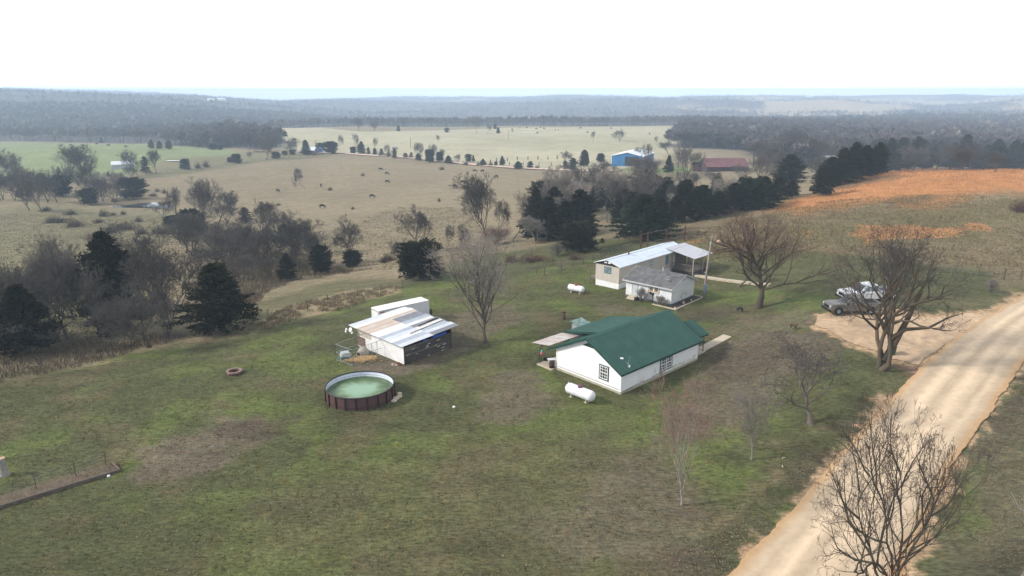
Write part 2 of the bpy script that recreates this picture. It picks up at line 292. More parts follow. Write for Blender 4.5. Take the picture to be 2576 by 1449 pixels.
def groundcol(X, Y):
    D = np.hypot(X, Y); n = len(X)
    C = np.tile(np.array(LAWN), (n, 1)); k = smooth(-.06, .16, fbm(X / 7, Y / 7, 41, 4))[:, None]; C = C * (1 - k) + np.array(LAWN2) * k
    k = (smooth(.02, .22, fbm(X / 4.5 + 50, Y / 4.5, 45, 4)) * .55)[:, None]; C = C * (1 - k) + np.array((.125, .1, .06)) * k
    for c, sft, nz, ns, poly, st in ZONES:
        d = sdf(X, Y, poly) + fbm(X / ns, Y / ns, 61, 4) * 2 * nz
        w = (smooth(-sft, sft, d) * st)[:, None]; C = C * (1 - w) + np.array(c) * w
    # far wooded hills with a few pastures on them
    az = np.arctan2(X, Y); w = smooth(930, 1000, D)
    for pl_ in WOODZ: w = np.maximum(w, smooth(-6, 6, sdf(X, Y, pl_) + fbm(X / 30, Y / 30, 71, 3) * 30))
    wc = np.tile(np.array(WOODG), (n, 1)); f = fbm(X / 420, Y / 260, 77, 3)
    g = smooth(.085, .12, f) * smooth(1500, 2200, D) * smooth(-.25, -.1, az)
    g2 = smooth(-.01, .04, fbm(X / 500 + 9, Y / 200, 83, 3)) * smooth(.18, .24, az) * (1 - smooth(.46, .52, az)) * smooth(1700, 2000, D) * (1 - smooth(3300, 3600, D))
    g = np.maximum(g, g2)[:, None]; wc = wc * (1 - g) + np.array((.36, .285, .19)) * g
    ev = (smooth(.1, .3, fbm(X / 90, Y / 70, 91, 3)) * .5)[:, None]; wc = wc * (1 - ev * (1 - g)) + np.array((.035, .045, .03)) * ev * (1 - g)
    C = C * (1 - w[:, None]) + wc * w[:, None]
    return C * (1 + .22 * fbm(X / 25, Y / 25, 99, 3))[:, None] * .94, (w * (1 - g[:, 0]))
azs = np.concatenate([np.linspace(-math.pi, -.85, 60, endpoint=False), np.linspace(-.85, .85, 760, endpoint=False), np.linspace(.85, math.pi, 60, endpoint=False)])
rs = np.concatenate([[2, 6, 12], np.exp(np.linspace(math.log(20), math.log(300), 430, endpoint=False)), np.exp(np.linspace(math.log(300), math.log(7200), 300))])
RR, AA = np.meshgrid(rs, azs, indexing='ij'); X = (RR * np.sin(AA)).ravel(); Y = (RR * np.cos(AA)).ravel(); Z = hraw(X, Y)
gc, wmask = groundcol(X, Y)
# rough grass and canopy relief
near = (fbm(X / .5, Y / .5, 7, 2) * .07) * (1 - smooth(60, 140, RR.ravel()))
rough = fbm(X / 2.2, Y / 2.2, 13, 3) * .5 * smooth(100, 130, RR.ravel()) * (1 - smooth(400, 600, RR.ravel()))
Z2 = Z + near + rough * .6 + wmask * smooth(1500, 2600, RR.ravel()) * (fbm(X / 22, Y / 22, 15, 3) * 16 + 6)
nr, na = RR.shape; I = np.arange(nr * na).reshape(nr, na); J = np.roll(I, -1, 1)
Q = np.stack([I[:-1].ravel(), J[:-1].ravel(), J[1:].ravel(), I[1:].ravel()], 1)[:, ::-1]
def ground_mat():
    m = bpy.data.materials.new('pasture_and_lawn'); m.use_nodes = True; Tn = m.node_tree; N = Tn.nodes; L = Tn.links; P = N['Principled BSDF']
    P.inputs['Roughness'].default_value = .95; P.inputs['Specular IOR Level'].default_value = .1
    at = N.new('ShaderNodeAttribute'); at.attribute_name = 'col'; g = N.new('ShaderNodeNewGeometry')
    def noise(s, d, stretch=None):
        n = N.new('ShaderNodeTexNoise'); n.inputs['Scale'].default_value = s; n.inputs['Detail'].default_value = d; n.inputs['Roughness'].default_value = .7
        if stretch:
            mp = N.new('ShaderNodeMapping'); mp.inputs['Scale'].default_value = stretch; L.new(g.outputs['Position'], mp.inputs[0]); L.new(mp.outputs[0], n.inputs['Vector'])
        else: L.new(g.outputs['Position'], n.inputs['Vector'])
        return n
    def rng(n, a, b, lo, hi):
        r = N.new('ShaderNodeMapRange'); r.inputs[1].default_value = a; r.inputs[2].default_value = b; r.inputs[3].default_value = lo; r.inputs[4].default_value = hi; L.new(n.outputs[0], r.inputs[0]); return r.outputs[0]
    def mul(a, b):
        x = N.new('ShaderNodeMath'); x.operation = 'MULTIPLY'; L.new(a, x.inputs[0]); L.new(b, x.inputs[1]); return x.outputs[0]
    v = mul(rng(noise(3.0, 9, (.6, 1.5, 1)), .32, .68, .46, 1.62), rng(noise(.4, 7, (.6, 1.3, 1)), .3, .7, .72, 1.32)); v = mul(v, rng(noise(.04, 5), .3, .7, .9, 1.12))
    vm = N.new('ShaderNodeVectorMath'); vm.operation = 'SCALE'; L.new(at.outputs[0], vm.inputs[0]); L.new(v, vm.inputs['Scale'])
    mx = N.new('ShaderNodeMix'); mx.data_type = 'RGBA'; mx.blend_type = 'MULTIPLY'; mx.inputs[7].default_value = (1.14, .97, .88, 1)
    L.new(vm.outputs[0], mx.inputs[6]); L.new(rng(noise(.9, 6), .48, .66, 0, .9), mx.inputs[0]); L.new(mx.outputs[2], P.inputs['Base Color'])
    b = N.new('ShaderNodeBump'); b.inputs['Distance'].default_value = .16; b.inputs['Strength'].default_value = .8; L.new(noise(4.5, 5, (1, .7, 1)).outputs[0], b.inputs['Height']); L.new(b.outputs[0], P.inputs['Normal'])
    return m
tag(link('ground', fastmesh('ground', np.stack([X, Y, Z2], 1), Q, ground_mat(), True, gc)), 'grassy lawn and pasture sloping down to wooded hills', None, None, 'structure')

# ------------------------------------------------------------------ gravel road, driveway, paths, water
M_road = mat('gravel', (.74, .57, .39), .95, (.60, .42, .25), .8, bump=.03, bscale=9, coord='Object')
M_drive = mat('red_gravel', (.62, .44, .27), .95, (.48, .33, .21), .7, bump=.03, bscale=9)
def strip(name, Lp, Rp, m, lift, ne=260, nc=24, wob=.6, seed=0, kind='structure', ws=1.2, colf=None):
    def res(P):
        P = np.array([(p[0], p[1]) for p in P]); d = np.concatenate([[0], np.cumsum(np.hypot(*np.diff(P, axis=0).T))]); t = np.linspace(0, d[-1], ne)
        return np.stack([np.interp(t, d, P[:, 0]), np.interp(t, d, P[:, 1])], 1)
    def sm(a, k):
        for _ in range(k): a[1:-1] = (a[:-2] + 2 * a[1:-1] + a[2:]) / 4
        return a
    A, B = sm(res(Lp), 30), sm(res(Rp), 30); n = B - A; n /= np.linalg.norm(n, axis=1)[:, None] + 1e-9
    A = A + n * (fbm(A[:, 0] / ws, A[:, 1] / ws, 3 + seed, 4) * 2 * wob)[:, None]; B = B + n * (fbm(B[:, 0] / ws, B[:, 1] / ws, 5 + seed, 4) * 2 * wob)[:, None]
    u = np.linspace(0, 1, nc); Pt = A[:, None] * (1 - u[None, :, None]) + B[:, None] * u[None, :, None]; x = Pt[..., 0].ravel(); y = Pt[..., 1].ravel()
    z = hraw(x, y) + lift; I = np.arange(ne * nc).reshape(ne, nc); q = np.stack([I[:-1, :-1].ravel(), I[:-1, 1:].ravel(), I[1:, 1:].ravel(), I[1:, :-1].ravel()], 1)
    c = None
    if colf: c = colf(np.tile(u, ne), x, y)
    o = link(name, fastmesh(name, np.stack([x, y, z], 1), q, m, True, c)); o['kind'] = kind; return o
def trackcol(u, x, y):
    t = np.exp(-((u - .30) / .07) ** 2) + np.exp(-((u - .56) / .07) ** 2) * .9 + np.exp(-((u - .80) / .05) ** 2) * .4
    v = .74 + .30 * t + fbm(u * 16, (x + y) / 26, 8, 4) * .34 + fbm(x / 1.2, y / 1.2, 18, 3) * .10; e = smooth(.12, .0, u) + smooth(.86, 1.0, u)
    return np.stack([v * (1 - .05 * e), v * (1 - .22 * e), v * (1 - .42 * e)], 1)
M_road2 = mat('road_gravel', (.66, .51, .35), .95, (.58, .44, .30), 1.6, bump=.03, bscale=9, attr='col')
M_drive2 = mat('drive_gravel', (.52, .385, .255), .95, (.38, .275, .19), 1.3, bump=.03, bscale=9, attr='col')
strip('driveway', [GV('D', *p) for p in ((2050, 818), (2110, 845), (2180, 880), (2240, 900), (2300, 925), (2330, 900), (2420, 840))],
      [GV('D', *p) for p in ((2060, 790), (2140, 785), (2230, 788), (2330, 800), (2400, 795), (2470, 790), (2520, 785))], M_drive2, .075, wob=1.0, seed=4,
      colf=lambda u, x, y: np.tile((1 + fbm(x / 2.5, y / 2.5, 8, 4) * .5)[:, None], (1, 3)) * np.array([1, .97, .93])).__setitem__('label', 'reddish gravel driveway spreading from the road to two pickups')
strip('gravel_road', [G(1700, 1600)] + [G(*p) for p in ((1835, 1449), (2000, 1275), (2100, 1160), (2215, 1030), (2310, 930), (2410, 845), (2576, 745))] + [Vector((103, 118, 0)), Vector((150, 155, 0))],
      [G(2290, 1600)] + [G(*p) for p in ((2262, 1449), (2405, 1150), (2475, 1062), (2576, 915))] + [Vector((77, 88, 0)), Vector((108, 112, 0)), Vector((157, 148, 0))], M_road2, .12, wob=.45, ne=500, nc=40, colf=trackcol)
fr = [GV('D', *p) for p in ((700, 384), (790, 383), (860, 386), (905, 390), (1000, 395), (1060, 401), (1100, 406), (1200, 416), (1300, 424), (1400, 428), (1480, 431), (1560, 430))]
nrm = [Vector((0, 6.5, 0))] * len(fr)
strip('farm_lane', [p - n * .5 for p, n in zip(fr, nrm)], [p + n * .5 for p, n in zip(fr, nrm)], mat('lane_gravel', (.72, .52, .42), .95), .5, ne=200, nc=4, wob=.3)
conc = mat('concrete', (.50, .43, .33), .9, (.40, .34, .26), 2.5, bump=.004)
# ------------------------------------------------------------------ shared materials
def frame(ox, oy, ux, uy, z=None):
    """local frame: origin + x direction; returns (location, rotation, function local->world xy)"""
    a = math.atan2(uy, ux); return (ox, oy, T(ox, oy) if z is None else z), a
M_siding = mat('white_siding', (.80, .80, .80), .6, (.74, .74, .73), 1.2, stripes=(2, .20, (.60, .61, .63), .10, .004))
M_siding2 = mat('weathered_white_siding', (.76, .76, .76), .7, (.60, .61, .60), 1.6, stripes=(2, .21, (.42, .44, .46), .12, .005))
M_trimw = mat('white_trim', (.80, .80, .78), .5); M_green = mat('green_metal', (.018, .072, .056), .42, (.026, .092, .072), .9, spec=.5)
M_gtrim = mat('green_trim', (.012, .055, .042), .5); M_gblack = mat('dark_green_frame', (.012, .03, .028), .5)
M_glass = mat('window_glass', (.02, .022, .025), .08, (.05, .055, .06), 2.5, spec=.8); M_black = mat('black_iron', (.012, .012, .012), .6)
M_found = mat('foundation', (.42, .38, .30), .9, (.30, .30, .20), 2.); M_tin = mat('rusty_tin', (.48, .47, .46), .45, (.36, .24, .18), 1.2, spec=.5)
M_wood = mat('weathered_wood', (.20, .17, .14), .9, (.12, .10, .085), 6); M_darkwood = mat('dark_planks', (.055, .048, .044), .9, (.022, .02, .02), 3)
M_galv = mat('galvanised_sheet', (.74, .76, .78), .38, (.62, .64, .67), 1.0, spec=.5); M_rust = mat('rust', (.16, .06, .04), .9, (.09, .04, .03), 8)
M_tank = mat('tank_paint', (.74, .76, .78), .4, (.62, .64, .66), 2.5, spec=.5); M_darkin = mat('shade_and_trim_black', (.015, .014, .014), .9)  # near-black serves as painted-in shade of openings and as bumper colour
M_grey = mat('grey_metal', (.35, .38, .40), .5); M_blue = mat('blue_tarp', (.02, .10, .50), .5, (.015, .07, .36), 3)
M_rubber = mat('rubber', (.012, .012, .012), .8); M_steel = mat('steel_pipe', (.30, .33, .34), .5)

def window(parent, o, w, h, ax, n, m_frame, m_sash, cols=1, rows=2, th=.05, grid=False, border=.10, glass=None):
    """o = centre, ax = unit vector along the wall, n = outward normal"""
    ax = Vector(ax); n = Vector(n); up = Vector((0, 0, 1)); o = Vector(o); R = Matrix((ax, n, up)).transposed()
    f = MB()
    for s in (-1, 1):
        f.box(o + ax * s * (w / 2 - border / 2) + n * th / 2, (border, th, h), M=R); f.box(o + up * s * (h / 2 - border / 2) + n * th / 2, (w - 2 * border, th, border), M=R)
    win = f.build('window', m_frame, parent)
    iw, ih = w - 2 * border, h - 2 * border; s_ = MB(); b = .075
    for c in range(cols):
        cx = -iw / 2 + iw / cols * (c + .5); cw = iw / cols - .02
        for s in (-1, 1):
            s_.box(o + ax * (cx + s * (cw / 2 - b / 2)) + n * .03, (b, .055, ih), M=R); s_.box(o + ax * cx + up * s * (ih / 2 - b / 2) + n * .03, (cw - 2 * b, .055, b), M=R)
        s_.box(o + ax * cx + n * .032, (cw - 2 * b, .055, b), M=R)
        if grid:
            for k in (1, 2): s_.box(o + ax * (cx - cw / 2 + cw * k / 3) + n * .025, (.04, .035, ih - 2 * b), M=R)
            for k in (-1, 1): s_.box(o + ax * cx + up * k * ih / 4 + n * .024, (cw - 2 * b, .035, .04), M=R)
    s_.build('sash', m_sash, win); g = MB(); g.box(o + n * .012, (iw, .012, ih), M=R); g.build('pane', glass or M_glass, win); return win
def ribbed(mb, a, b, c, d, n, rib=.035, th=.04, w=.05):
    """roof sheet a-b (low edge) to d-c (high edge) with n raised ribs running from low to high"""
    a, b, c, d = map(Vector, (a, b, c, d)); nr = (b - a).cross(d - a).normalized()
    if nr.z < 0: nr = -nr
    mb.prism([a, b, c, d], -nr * th)
    for i in range(n + 1):
        t = i / n; p = a.lerp(b, t); q = d.lerp(c, t); e = (b - a).normalized() * w / 2
        mb.prism([p - e + nr * .001, p + e + nr * .001, q + e + nr * .001, q - e + nr * .001], nr * rib)

# ------------------------------------------------------------------ the green-roofed house
HA = math.atan2(.676, .737); HW, HG, HE, HR = 13.2, 8.6, 2.3, 4.62
hs = empty('green_roof_house', (10.5, 60.7, 0.0), HA, 'white sided farmhouse under a dark green ribbed metal roof', 'house')
m = MB(); m.prism([(0, 0, .22), (0, HG, .22), (0, HG, HE), (0, HG / 2, HR - .12), (0, 0, HE)], (HW, 0, 0)); m.build('wall', M_siding, hs)
m = MB(); m.bb((-.04, -.04, -.5), (HW + .04, HG + .04, .22)); m.build('foundation', M_found, hs)
m = MB(); O, E0 = .38, .32; sl1 = (HR - HE) / (HG / 2)
ribbed(m, (-O, -E0, HE - sl1 * E0 + .08), (HW + O, -E0, HE - sl1 * E0 + .08), (HW + O, HG / 2, HR + .06), (-O, HG / 2, HR + .06), 40, .05)
ribbed(m, (-O, HG + 1.1, HE - sl1 * 1.1 + .08 + .25), (HW + O, HG + 1.1, HE - sl1 * 1.1 + .33), (HW + O, HG / 2, HR + .062), (-O, HG / 2, HR + .062), 46)
rf = m.build('roof', M_green, hs)
m = MB(); m.prism([(-O - .02, HG / 2 - .22, HR - .02), (-O - .02, HG / 2, HR + .13), (-O - .02, HG / 2 + .22, HR - .02)], (HW + 2 * O + .04, 0, 0)); m.build('ridge_cap', M_green, rf)
m = MB()
for x in (-O - .03, HW + O):
    m.prism([(x, -E0, HE - sl1 * E0 - .10), (x, -E0, HE - sl1 * E0 + .11), (x, HG / 2, HR + .09), (x, HG / 2, HR - .12)], (.03, 0, 0))
    m.prism([(x, HG + 1.1, HE - sl1 * 1.1 + .15), (x, HG + 1.1, HE - sl1 * 1.1 + .36), (x, HG / 2 + .001, HR + .09), (x, HG / 2 + .001, HR - .12)], (.03, 0, 0))
m.bb((-O, -E0 - .03, HE - sl1 * E0 - .10), (HW + O, -E0, HE - sl1 * E0 + .10)); m.build('fascia', M_gtrim, rf)
m = MB()
for y0, y1, zz in ((HG / 2 - .75, HG / 2 + .75, 3.72),): m.prism([(-.03, y0, zz), (-.03, y1, zz), (-.03, HG / 2, zz + .42)], (.028, 0, 0))
m.build('gable_vent', M_gblack, hs)
m = MB()
for a in ((-.03, -.03), (-.03, HG - .09), (HW - .09, -.03)): MB().bb((a[0], a[1], .1), (a[0] + .12, a[1] + .12, HE - .05)).build('corner_trim', M_trimw, hs)
window(hs, (0, 2.15, 1.60), 1.22, 1.55, (0, 1, 0), (-1, 0, 0), M_gblack, M_trimw, 1, grid=True)
window(hs, (7.35, 0, 1.25), 2.15, 1.50, (1, 0, 0), (0, -1, 0), M_gblack, M_trimw, 2, grid=True)
m = MB(); m.bb((6.35, -.14, .25), (6.62, 0, .65)); m.build('meter_box', M_grey, hs)
m = MB(); m.tube([(0.05, -.03, .2), (3, -.04, .35), (5, -.04, .28), (6.4, -.04, .4)], .018, 5); m.tube([(-.03, .1, .42), (-.035, 3, .45), (-.035, HG - .3, .42)], .018, 5); m.build('cable', M_black, hs)
m = MB(); m.bb((.02, HG - .02, .1), (.1, HG + .04, HE)); m.build('downpipe', M_trimw, hs)
rnd = random.Random(14); m = MB()
for i in range(34):
    cx_ = rnd.uniform(5.0, 12.6); cz = .34 + abs(rnd.gauss(0, .12)) * (1 + (cx_ - 5) / 8); w_ = rnd.uniform(.15, .5); m.prism([(cx_ - w_, -.004 - i * .0002, cz - .06), (cx_, -.004 - i * .0002, cz - .12), (cx_ + w_, -.004 - i * .0002, cz - .04), (cx_ + .1, -.004 - i * .0002, cz + w_ * .3)], (0, .003, 0))
m.build('moss_stain', mat('wall_moss', (.42, .43, .31), .9, (.60, .60, .52), 6), hs)
# satellite dish arms fixed to the low corner of the roof
sa = MB(); sa.tube([(1.15, .15, 2.5), (1.15, .15, 2.95)], .02, 5); sa.tube([(1.15, .15, 2.95), (.75, -.05, 3.05), (.45, .35, 3.5)], .018, 5); sa.tube([(1.15, .15, 2.9), (1.6, .3, 3.5)], .012, 5); sa.tube([(1.15, .15, 2.95), (.95, -.15, 2.72)], .02, 5)
an = sa.build('antenna', M_grey, hs)
MB().box((.43, .38, 3.52), (.14, .3, .12), .4).build('receiver', M_trimw, an); MB().box((.95, -.18, 2.72), (.38, .10, .10), .5).build('receiver', M_trimw, an)
# rear wing, its low gabled roof lighter in the light
m = MB(); m.bb((4.5, HG - .02, .2), (11.5, 10.85, 2.3)); m.build('rear_wall', M_siding, hs)
m = MB(); ribbed(m, (4.1, 11.2, 2.58), (11.9, 11.2, 2.58), (11.9, 6.0, 3.72), (4.1, 6.0, 3.72), 26); rr = m.build('rear_roof', M_green, hs)
m = MB(); m.prism([(4.07, 11.2, 2.38), (4.07, 11.2, 2.62), (4.07, 6.3, 3.70), (4.07, 6.3, 3.46)], (.03, 0, 0)); m.build('fascia', M_gtrim, rr)
# left porch: rusty tin roof, post, slab
m = MB(); z0, z1 = 2.12, 2.5
for i in range(9):
    x = -.35 + (i + .5) * .52; m.prism([(x - .27, HG + .75, z1 + .012 * (i % 2)), (x + .27, HG + .75, z1 + .012 * (i % 2)), (x + .27, 11.95, z0 + .012 * (i % 2)), (x - .27, 11.95, z0 + .012 * (i % 2))], (0, 0, .02))
pr = m.build('porch_roof', M_tin, hs)
m = MB()
for x in (-.2, .9, 2.0, 3.1, 4.1): m.prism([(x, HG + .8, z1 - .12), (x, HG + .8, z1 - .02), (x, 11.9, z0 - .02), (x, 11.9, z0 - .12)], (.06, 0, 0))
m.bb((-.5, 10.6, z0 - .05), (4.2, 10.72, z0 + .05)); m.build('rafter', M_wood, pr)
def ironpost(p, x, y, h, w=.22, ax=0):
    m = MB(); d = (w / 2, 0) if ax == 0 else (0, w / 2)
    for s in (-1, 1): m.tube([(x + s * d[0], y + s * d[1], .1), (x + s * d[0], y + s * d[1], h)], .022, 5)
    k = 8
    for i in range(k):
        s = 1 if i % 2 else -1; z = .15 + (h - .2) * i / k; m.tube([(x + s * d[0], y + s * d[1], z), (x - s * d[0], y - s * d[1], z + (h - .2) / k)], .012, 4)
    return m.build('porch_post', M_black, p)
ironpost(hs, -.35, 10.65, 2.1); ironpost(hs, 3.6, 10.65, 2.1)
m = MB(); m.bb((-.7, HG + .06, -.4), (4.4, 10.85, .12)); m.build('porch_slab', conc, hs)
# right porch
m = MB(); PX = HW + .35
ribbed(m, (PX, .55, 2.22), (PX + 2.45, .55, 2.22), (PX + 2.45, 2.7, 3.36), (PX, 2.7, 3.36), 9)
ribbed(m, (PX, 4.85, 2.22), (PX + 2.45, 4.85, 2.22), (PX + 2.45, 2.7, 3.362), (PX, 2.7, 3.362), 9); pr2 = m.build('front_porch_roof', M_green, hs)
m = MB(); m.bb((PX, .5, 2.06), (PX + 2.45, .54, 2.24)); m.prism([(PX + 2.46, .55, 2.05), (PX + 2.46, .55, 2.24), (PX + 2.46, 2.7, 3.39), (PX + 2.46, 4.85, 2.24), (PX + 2.46, 4.85, 2.05), (PX + 2.46, 2.7, 3.15)], (.03, 0, 0)); m.build('fascia', M_gtrim, pr2)
ironpost(hs, PX + 2.1, .85, 2.2); ironpost(hs, PX + 2.1, 4.6, 2.2); ironpost(hs, PX + .25, .85, 2.2)
m = MB(); m.bb((HW + .06, .6, -.4), (HW + 2.7, 5.0, .14)); m.build('front_porch_slab', conc, hs)
m = MB(); m.bb((HW, 2.6, .25), (HW + .05, 3.55, 2.2)); m.build('door', M_trimw, hs)
def hl(x, y, z=0):
    c, s = math.cos(HA), math.sin(HA); return Vector((10.5 + x * c - y * s, 60.7 + x * s + y * c, z))
# concrete walk beside the front porch
m = MB(); a = hl(HW + 2.75, 1.3); b = GV('D', 1830, 846); d = (b - a); d.z = 0; L_ = d.length; d.normalize(); n_ = Vector((-d.y, d.x, 0))
for i in range(5):
    p = a + d * L_ * (i / 5 + .004); q = a + d * L_ * ((i + 1) / 5 - .004); za = T(p.x, p.y)
    m.prism([(p.x - n_.x * .55, p.y - n_.y * .55, za + .12), (p.x + n_.x * .55, p.y + n_.y * .55, za + .12), (q.x + n_.x * .55, q.y + n_.y * .55, T(q.x, q.y) + .12), (q.x - n_.x * .55, q.y - n_.y * .55, T(q.x, q.y) + .12)], (0, 0, -.3))
m.build('concrete_path', conc)['kind'] = 'structure'
# things on the left porch
def thing1(name, mb, m, label, cat, smooth=False, group=None, loc=None, rz=0, parent=None):
    o = mb.build(name, m, None, smooth); tag(o, label, cat, group)
    if loc is not None: o.location = loc
    o.rotation_euler.z = rz; return o
bp = hl(-.25, HG + .42, .12); br = empty('burn_barrel', bp, 0, 'dark steel barrel with a sheet on top, on the back porch slab', 'barrel')
m = MB(); m.lathe([(.0, 0), (.29, 0), (.29, .3), (.305, .31), (.29, .32), (.29, .6), (.305, .61), (.29, .62), (.29, .9), (0, .9)], 20); m.build('drum', mat('dark_drum', (.03, .028, .026), .6, (.10, .05, .03), 5), br, True)
m = MB(); m.box((-.05, .05, .93), (.85, .6, .03), .2); m.build('cover', M_galv, br)
cp_ = hl(-.1, HG + 1.5, .12); ch = empty('porch_chair', cp_, HA + 2.4, 'small black chair with pale legs on the back porch slab', 'chair')
m = MB(); m.box((0, 0, .45), (.46, .44, .04)); m.build('seat', M_black, ch); m = MB(); m.box((0, .2, .72), (.46, .04, .32), M=Matrix.Rotation(-.15, 3, 'X')); m.build('backrest', M_black, ch)
for sx in (-1, 1):
    for sy in (-1, 1):
        m = MB(); m.tube([(sx * .2, sy * .18, .45), (sx * .25, sy * .26, 0)], .015, 5); m.build('leg', M_grey, ch)
hp = hl(-.4, 10.4, 2.05); hb = empty('hanging_basket', hp - Vector((0, 0, .0)), 0, 'pink and turquoise hanging ornament on the back porch post', 'ornament')
m = MB(); m.tube([(0, 0, 0), (0, 0, -.3)], .008, 4); m.build('cord', M_black, hb)
m = MB(); m.lathe([(0, -.3), (.10, -.36), (.13, -.48), (.10, -.58), (0, -.6)], 12); m.build('top_shade', mat('turquoise', (.10, .45, .50), .6), hb, True)
m = MB(); m.lathe([(0, -.6), (.15, -.63), (.17, -.72), (.12, -.84), (0, -.9)], 12); m.build('bottom_shade', mat('pink', (.65, .12, .16), .6), hb, True)
# pump house behind
pw = G(1350 + 2, 812); ph = empty('pump_house', (8.3, 77.6, T(8.3, 77.6)), HA, 'tiny white pump house with a green striped tin roof behind the farmhouse', 'shed')
m = MB(); m.bb((0, 0, -.2), (1.7, 1.5, 1.0)); m.build('wall', M_trimw, ph)
m = MB(); ribbed(m, (-.15, -.2, 1.0), (1.85, -.2, 1.0), (1.85, 1.7, 1.35), (-.15, 1.7, 1.35), 7, rib=.05); m.build('roof', mat('green_white_sheet', (.45, .55, .50), .5, (.1, .25, .2), 3), ph)
pm = empty('hand_pump', hl(3.1, HG + 5.1, T(8, 76.9)) , 0, 'small black cast pump beside the tiny pump house', 'pump')
pm.location = (8.0, 77.0, T(8.0, 77.0)); m = MB(); m.tube([(0, 0, 0), (0, 0, .8)], .07, 8); m.tube([(0, 0, .6), (.25, 0, .52)], .035, 6); m.build('body', M_black, pm); m = MB(); m.tube([(0, 0, .8), (-.3, .05, .9)], .018, 5); m.build('handle', M_black, pm)

# ------------------------------------------------------------------ propane tanks
def tank(loc, rz, L, r, label, domec):
    t = empty('propane_tank', loc, rz, label, 'gas tank'); c = r + .22; prof = []
    for i in range(9): a = math.pi / 2 * i / 8; prof.append((r * math.sin(a), -L / 2 + r * .75 - r * .75 * math.cos(a)))
    prof += [(r, 0)] + [(p[0], -p[1]) for p in prof[::-1]]
    m = MB(); m.lathe(prof, 28, (0, 0, c), Matrix.Rotation(math.pi / 2, 3, 'Y')); m.build('shell', M_tank, t, True)
    m = MB(); m.lathe([(r + .004, -.012), (r + .006, .012)], 28, (-.1 * L, 0, c), Matrix.Rotation(math.pi / 2, 3, 'Y')); m.build('weld_seam', M_steel, t)
    m = MB(); m.lathe([(.24, c + r * .9), (.24, c + r + .14), (.17, c + r + .24), (0, c + r + .27)], 16); m.build('dome_cap', mat('dome_paint', domec, .6, tuple(x * .5 for x in domec), 5), t, True)
    m = MB(); m.tube([(-L / 2 + .2, 0, c + r * .8), (-L / 2 + .2, 0, c + r + .06)], .03, 6); m.build('lifting_lug', M_tank, t)
    for s in (-1, 1):
        m = MB(); m.box((s * L * .27, 0, .14), (.10, r * 1.2, .28)); m.box((s * L * .27, 0, .03), (.3, r * 1.4, .08)); m.build('leg', conc, t)
    return t
a, b = Vector((5.2, 60.9, 0)), Vector((7.75, 58.35, 0)); c = (a + b) / 2
tank((c.x, c.y, T(c.x, c.y)), math.atan2(b.y - a.y, b.x - a.x), 3.35, .52, 'large white propane tank with a purple brown cap in front of the gable wall', (.16, .07, .10))
tank((9.35, 95.6, T(9.35, 95.6)), math.atan2(-1.6, 2.0), 2.75, .47, 'smaller white propane tank with a red cap beside the mobile home', (.42, .06, .05))

# ------------------------------------------------------------------ swimming pool
PR = 3.22; pc = (-14.55, 60.25); pool = empty('swimming_pool', (*pc, T(*pc)), .1, 'round above ground pool with brown panel walls and green water', 'pool')
M_pool = mat('brown_wicker_panel', (.105, .055, .052), .6, (.075, .038, .036), 30); M_liner = mat('pool_liner', (.68, .74, .84), .4)
m = MB(); m.lathe([(PR, -.1), (PR, 1.25)], 72); m.lathe([(PR - .03, 1.25), (PR - .03, .0)], 72); m.build('wall', M_pool, pool, True)
m = MB(); m.lathe([(PR - .05, 1.24), (PR - .05, .02), (0, .02)], 72); m.build('liner', M_liner, pool, True)
m = MB(); m.lathe([(PR + .06, 1.22), (PR + .07, 1.29), (PR - .02, 1.31), (PR - .07, 1.27), (PR - .06, 1.2)], 72); m.build('rim', mat('dark_rim', (.03, .018, .02), .5), pool, True)
def pole_ring(n):
    for i in range(n):
        t = 2 * math.pi * i / n; m = MB(); m.box(((PR + .05) * math.cos(t), (PR + .05) * math.sin(t), .62), (.10, .11, 1.26), t); m.build('upright', M_pool_d, pool)
M_pool_d = mat('dark_upright', (.028, .016, .018), .5); pole_ring(20)
m = MB(); m.lathe([(PR + .02, .24), (PR + .02, .30)], 72); m.lathe([(PR - .06, .9), (PR - .057, .92)], 72); m.build('band', M_pool_d, pool, True)
wm = bpy.data.materials.new('green_pool_water'); wm.use_nodes = True; Tn = wm.node_tree; N = Tn.nodes; L = Tn.links; P = N['Principled BSDF']
P.inputs['Roughness'].default_value = .10; P.inputs['Specular IOR Level'].default_value = .22
tc = N.new('ShaderNodeTexCoord'); ln = N.new('ShaderNodeVectorMath'); ln.operation = 'LENGTH'; L.new(tc.outputs['Object'], ln.inputs[0])
nz = N.new('ShaderNodeTexNoise'); nz.inputs['Scale'].default_value = 1.1; nz.inputs['Detail'].default_value = 7; L.new(tc.outputs['Object'], nz.inputs['Vector'])
ad = N.new('ShaderNodeMath'); ad.operation = 'MULTIPLY_ADD'; ad.inputs[1].default_value = 1.6; L.new(nz.outputs[0], ad.inputs[0]); L.new(ln.outputs['Value'], ad.inputs[2])
cr = N.new('ShaderNodeValToRGB'); r = N.new('ShaderNodeMapRange'); r.inputs[1].default_value = .5; r.inputs[2].default_value = 4.1; L.new(ad.outputs[0], r.inputs[0]); L.new(r.outputs[0], cr.inputs[0])
for p, c in ((0, (.06, .11, .09)), (.10, (.10, .18, .13)), (.18, (.24, .37, .26)), (.5, (.21, .33, .22)), (.68, (.11, .17, .075)), (.84, (.05, .085, .035)), (1, (.08, .13, .045))):
    e = cr.color_ramp.elements.new(p) if p not in (0, 1) else cr.color_ramp.elements[-int(p)]; e.color = (*c, 1)
